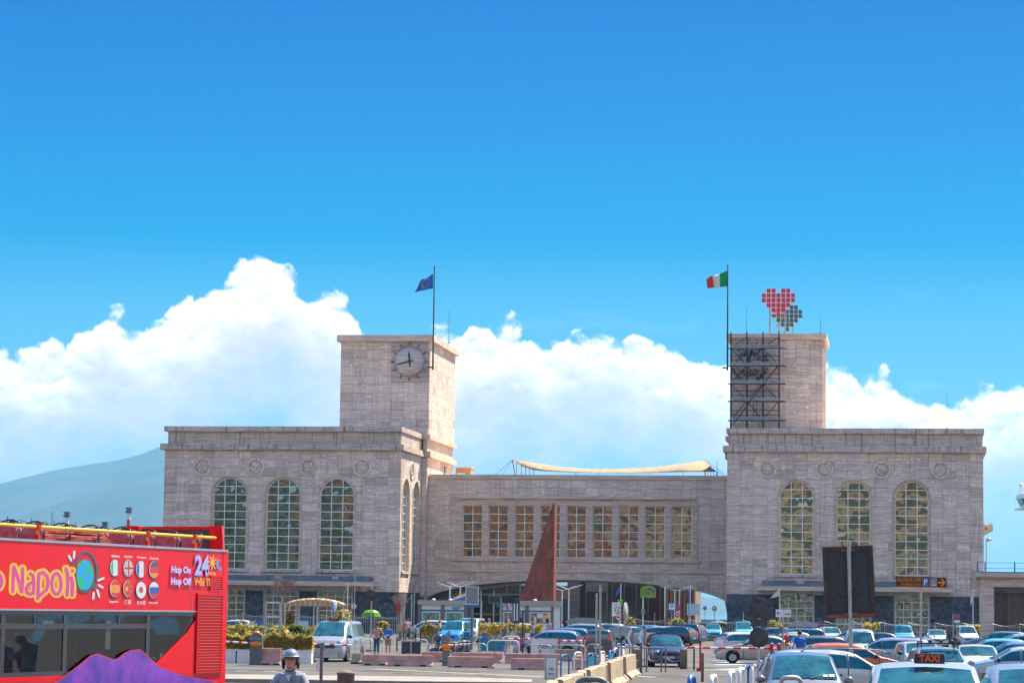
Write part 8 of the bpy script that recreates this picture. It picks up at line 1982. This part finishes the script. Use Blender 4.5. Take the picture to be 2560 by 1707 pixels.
def scooter(label, loc, rz, col='scoot', grp='parked scooters', cat='scooter', name='scooter'):
    t = thing(name, label, cat, loc, rz, grp)        # +x forward
    mk(t, 'body', lambda s: (s.ball((-.42, 0, .62), .44, .17, .20, 14, 8), s.b2(-.25, .38, -.16, .16, .27, .33), s.ball((-.62, 0, .52), .26, .15, .17, 12, 8)), col)
    mk(t, 'front_shield', lambda s: s.prism([(.38, .28), (.50, .30), (.40, .95), (.32, 1.0)], -.20, .20), col); mk(t, 'seat', lambda s: s.ball((-.38, 0, .79), .40, .15, .075, 14, 8), 'plastic')
    for x in (.62, -.62):
        mb = MB(); mb.lathe([(.13, -.05), (.23, -.05), (.255, 0), (.23, .05), (.13, .05)], 18, axis='Y'); w_ = obj('wheel', mb, M['rubber'], t, (x, 0, .255)); mb = MB(); mb.lathe([(.001, -.03), (.13, -.045), (.13, .045), (.001, .03)], 14, axis='Y'); obj('rim', mb, M['alloy'], w_)
    mk(t, 'fork', lambda s: s.tube([(.62, 0, .255), (.47, 0, .75), (.40, 0, 1.02)], .035, 6), 'steel_dk'); mk(t, 'handlebar', lambda s: s.tube([(.30, .33, 1.05), (.38, .12, 1.06), (.38, -.12, 1.06), (.30, -.33, 1.05)], .018, 6), 'plastic'); mk(t, 'front_mudguard', lambda s: s.ball((.62, 0, .40), .24, .07, .13, 10, 6), col)
    mk(t, 'headlight', lambda s: s.ball((.44, 0, .96), .06, .09, .07), 'lamp_clear'); mk(t, 'tail_light', lambda s: s.ball((-.86, 0, .62), .03, .08, .05), 'lamp_red'); mk(t, 'windscreen', lambda s: s.prism([(.42, 1.0), (.44, 1.0), (.30, 1.42), (.28, 1.42)], -.18, .18), 'cglass')
    for s_ in (1, -1): mk(t, 'mirror', lambda s: (s.tube([(.34, s_*.2, 1.06), (.33, s_*.28, 1.24)], .007, 4), s.ball((.33, s_*.30, 1.27), .02, .06, .045)), 'plastic')
    return t
scooter('scooter under the helmeted rider, below the bottom edge', RL+Vector((.02, .12, 0)), radians(-100), grp=None)
scooter('dark scooter parked side-on beside the domed barrier machine', gnd(1112, 139), radians(196)); scooter('scooter with tall screen parked in front of the bright blue van', gnd(1158, 134), radians(-60)); scooter('scooter parked behind the tall screen scooter', gnd(1135, 141), radians(160), 'plastic'); scooter('far scooter beside the dark car row, before the railing', gnd(1736, 232), radians(150), 'plastic'); scooter('scooter beside the silver hatchback at the right railings', gnd(2378, 214), radians(120), 'plastic'); scooter('scooter left of the white van at the right railings', gnd(2389, 220), radians(100), 'steel_dk')
top_box = thing('top_case', 'dark top case with a red reflector on the side-on scooter', 'top case', gnd(1095, 138.9, .84)); mk(top_box, 'case', lambda s: s.ball((0, 0, .22), .27, .2, .20, 14, 8), 'scoot'); mk(top_box, 'reflector', lambda s: s.ball((-.22, -.06, .22), .06, .10, .07), 'lamp_red')

# ------------------------------------------------------------------ the town behind us, seen only in the panes
def block(label, u, dpt, w, h, col, fl, nb, roofc, seed):
    c = Vector((u, -70, 0)); t = thing('apartment_block', label, 'building', c, 0, 'town buildings mirrored in the panes'); wl = mat('render_%d' % seed, col, .85, var=.2, vscale=.3); mk(t, 'wall', lambda s: s.b2(-w/2, w/2, -dpt, 0, 0, h), wl); mk(t, 'roof', lambda s: s.frus(0, -dpt/2, h+.002, h+2.6, w+1.2, dpt+1.2, w*.7, dpt*.3), roofc)
    mk(t, 'cornice', lambda s: s.b2(-w/2-.4, w/2+.4, .005, .6, h-.9, h-.3), 'cream_lt')
    if seed == 4:
        for j in range(22): mk(t, 'floor_band', lambda s: s.b2(-w/2, w/2, .001, .5, j*h/22+.1, j*h/22+.32), 'cream_lt')
        for j in range(0, 40, 2): mk(t, 'column', lambda s: s.b2(-w/2+j*2, -w/2+j*2+.25, .51, .7, 0, h-.4), 'cream_lt')
    fw = MB(); fw.b2(-.95, .95, 0, .12, -1.35, 1.25); me = fw.mesh('window', M['dk_glass']); bal = MB(); bal.b2(-1.0, 1.0, .0, .8, -1.25, -1.1); bme = bal.mesh('balcony', M['cream_lt'])
    for i in range(nb):
        for j in range(fl):
            x, z = -w/2+w*(i+.5)/nb, h*(j+.5)/fl; link('window', me, t, (x, 0.001, z)); 
            if (i+j) % 3 == 0: link('balcony', bme, t, (x, 0.002, z))
M['roof_tile'] = mat('roof_tiles', (.42, .11, .05), .85, var=.2, vscale=1)
block('dark green office block across the road, mirrored in the left pavilion windows', -186, 18, 80, 42, (.05, .085, .06), 10, 18, 'sign_grey', 4); block('orange apartment block across the road, mirrored in the left bridge windows', -118, 18, 54, 38, (.40, .19, .09), 8, 14, 'roof_tile', 1); block('cream apartment block across the road, mirrored in the right bridge windows', -58, 18, 56, 31, (.44, .40, .29), 7, 14, 'roof_tile', 2); block('yellow palace across the road, mirrored in the right pavilion windows', 12, 20, 70, 25, (.46, .42, .28), 6, 17, 'roof_tile', 3)
def tree(label, x, y, h, w, seed):
    t = thing('plane_tree', label, 'tree', (x, y, 0), 0, 'trees mirrored in the left pavilion panes'); rnd = random.Random(seed); mk(t, 'trunk', lambda s: s.tube([(0, 0, 0), (.2, 0, h*.5)], [.4, .25], 8), 'bark'); cl = [(rnd.uniform(-.6, .6)*w, rnd.uniform(-.5, .5)*w, h*rnd.uniform(.4, .85), rnd.uniform(.3, .55)*w) for _ in range(9)]
    def fn(r):
        a, b, c, q = r.choice(cl); d = Vector((r.gauss(0, 1), r.gauss(0, 1), r.gauss(0, 1))).normalized()*q*r.random()**.4; return (a+d.x, b+d.y, c+d.z), .12
    obj('crown', leaves(rnd, 900, fn, .8), [M['leaf_a'], M['leaf_d'], M['leaf_b']], t, fix=False)['kind'] = 'stuff'
for i, od in enumerate(('farthest left', 'second from the left', 'third from the left', 'middle', 'third from the right', 'second from the right', 'farthest right')): tree('leafy plane tree mirrored in the left pavilion windows, %s of seven' % od, -232+i*13.5, -52-(i % 3)*6, 19+(i*5) % 6, 7.5, 60+i)

person('person in white trousers walking between the bright blue van and the hedge', gnd(1098, 198), 170, 1.72, 'jacket', 'white', stride=.15)
person('person in a blue top crossing behind the pale blue hatchback', gnd(1332, 188), 10, 1.70, 'sky', 'dk', stride=.15)
person('person in dark clothes by the railing under the arch end', gnd(1734, 238), -90, 1.72, 'dk', 'jean')
person('person standing by the ticket window of the second kiosk', gnd(1372, 238), 90, 1.70, 'stripe', 'jean')
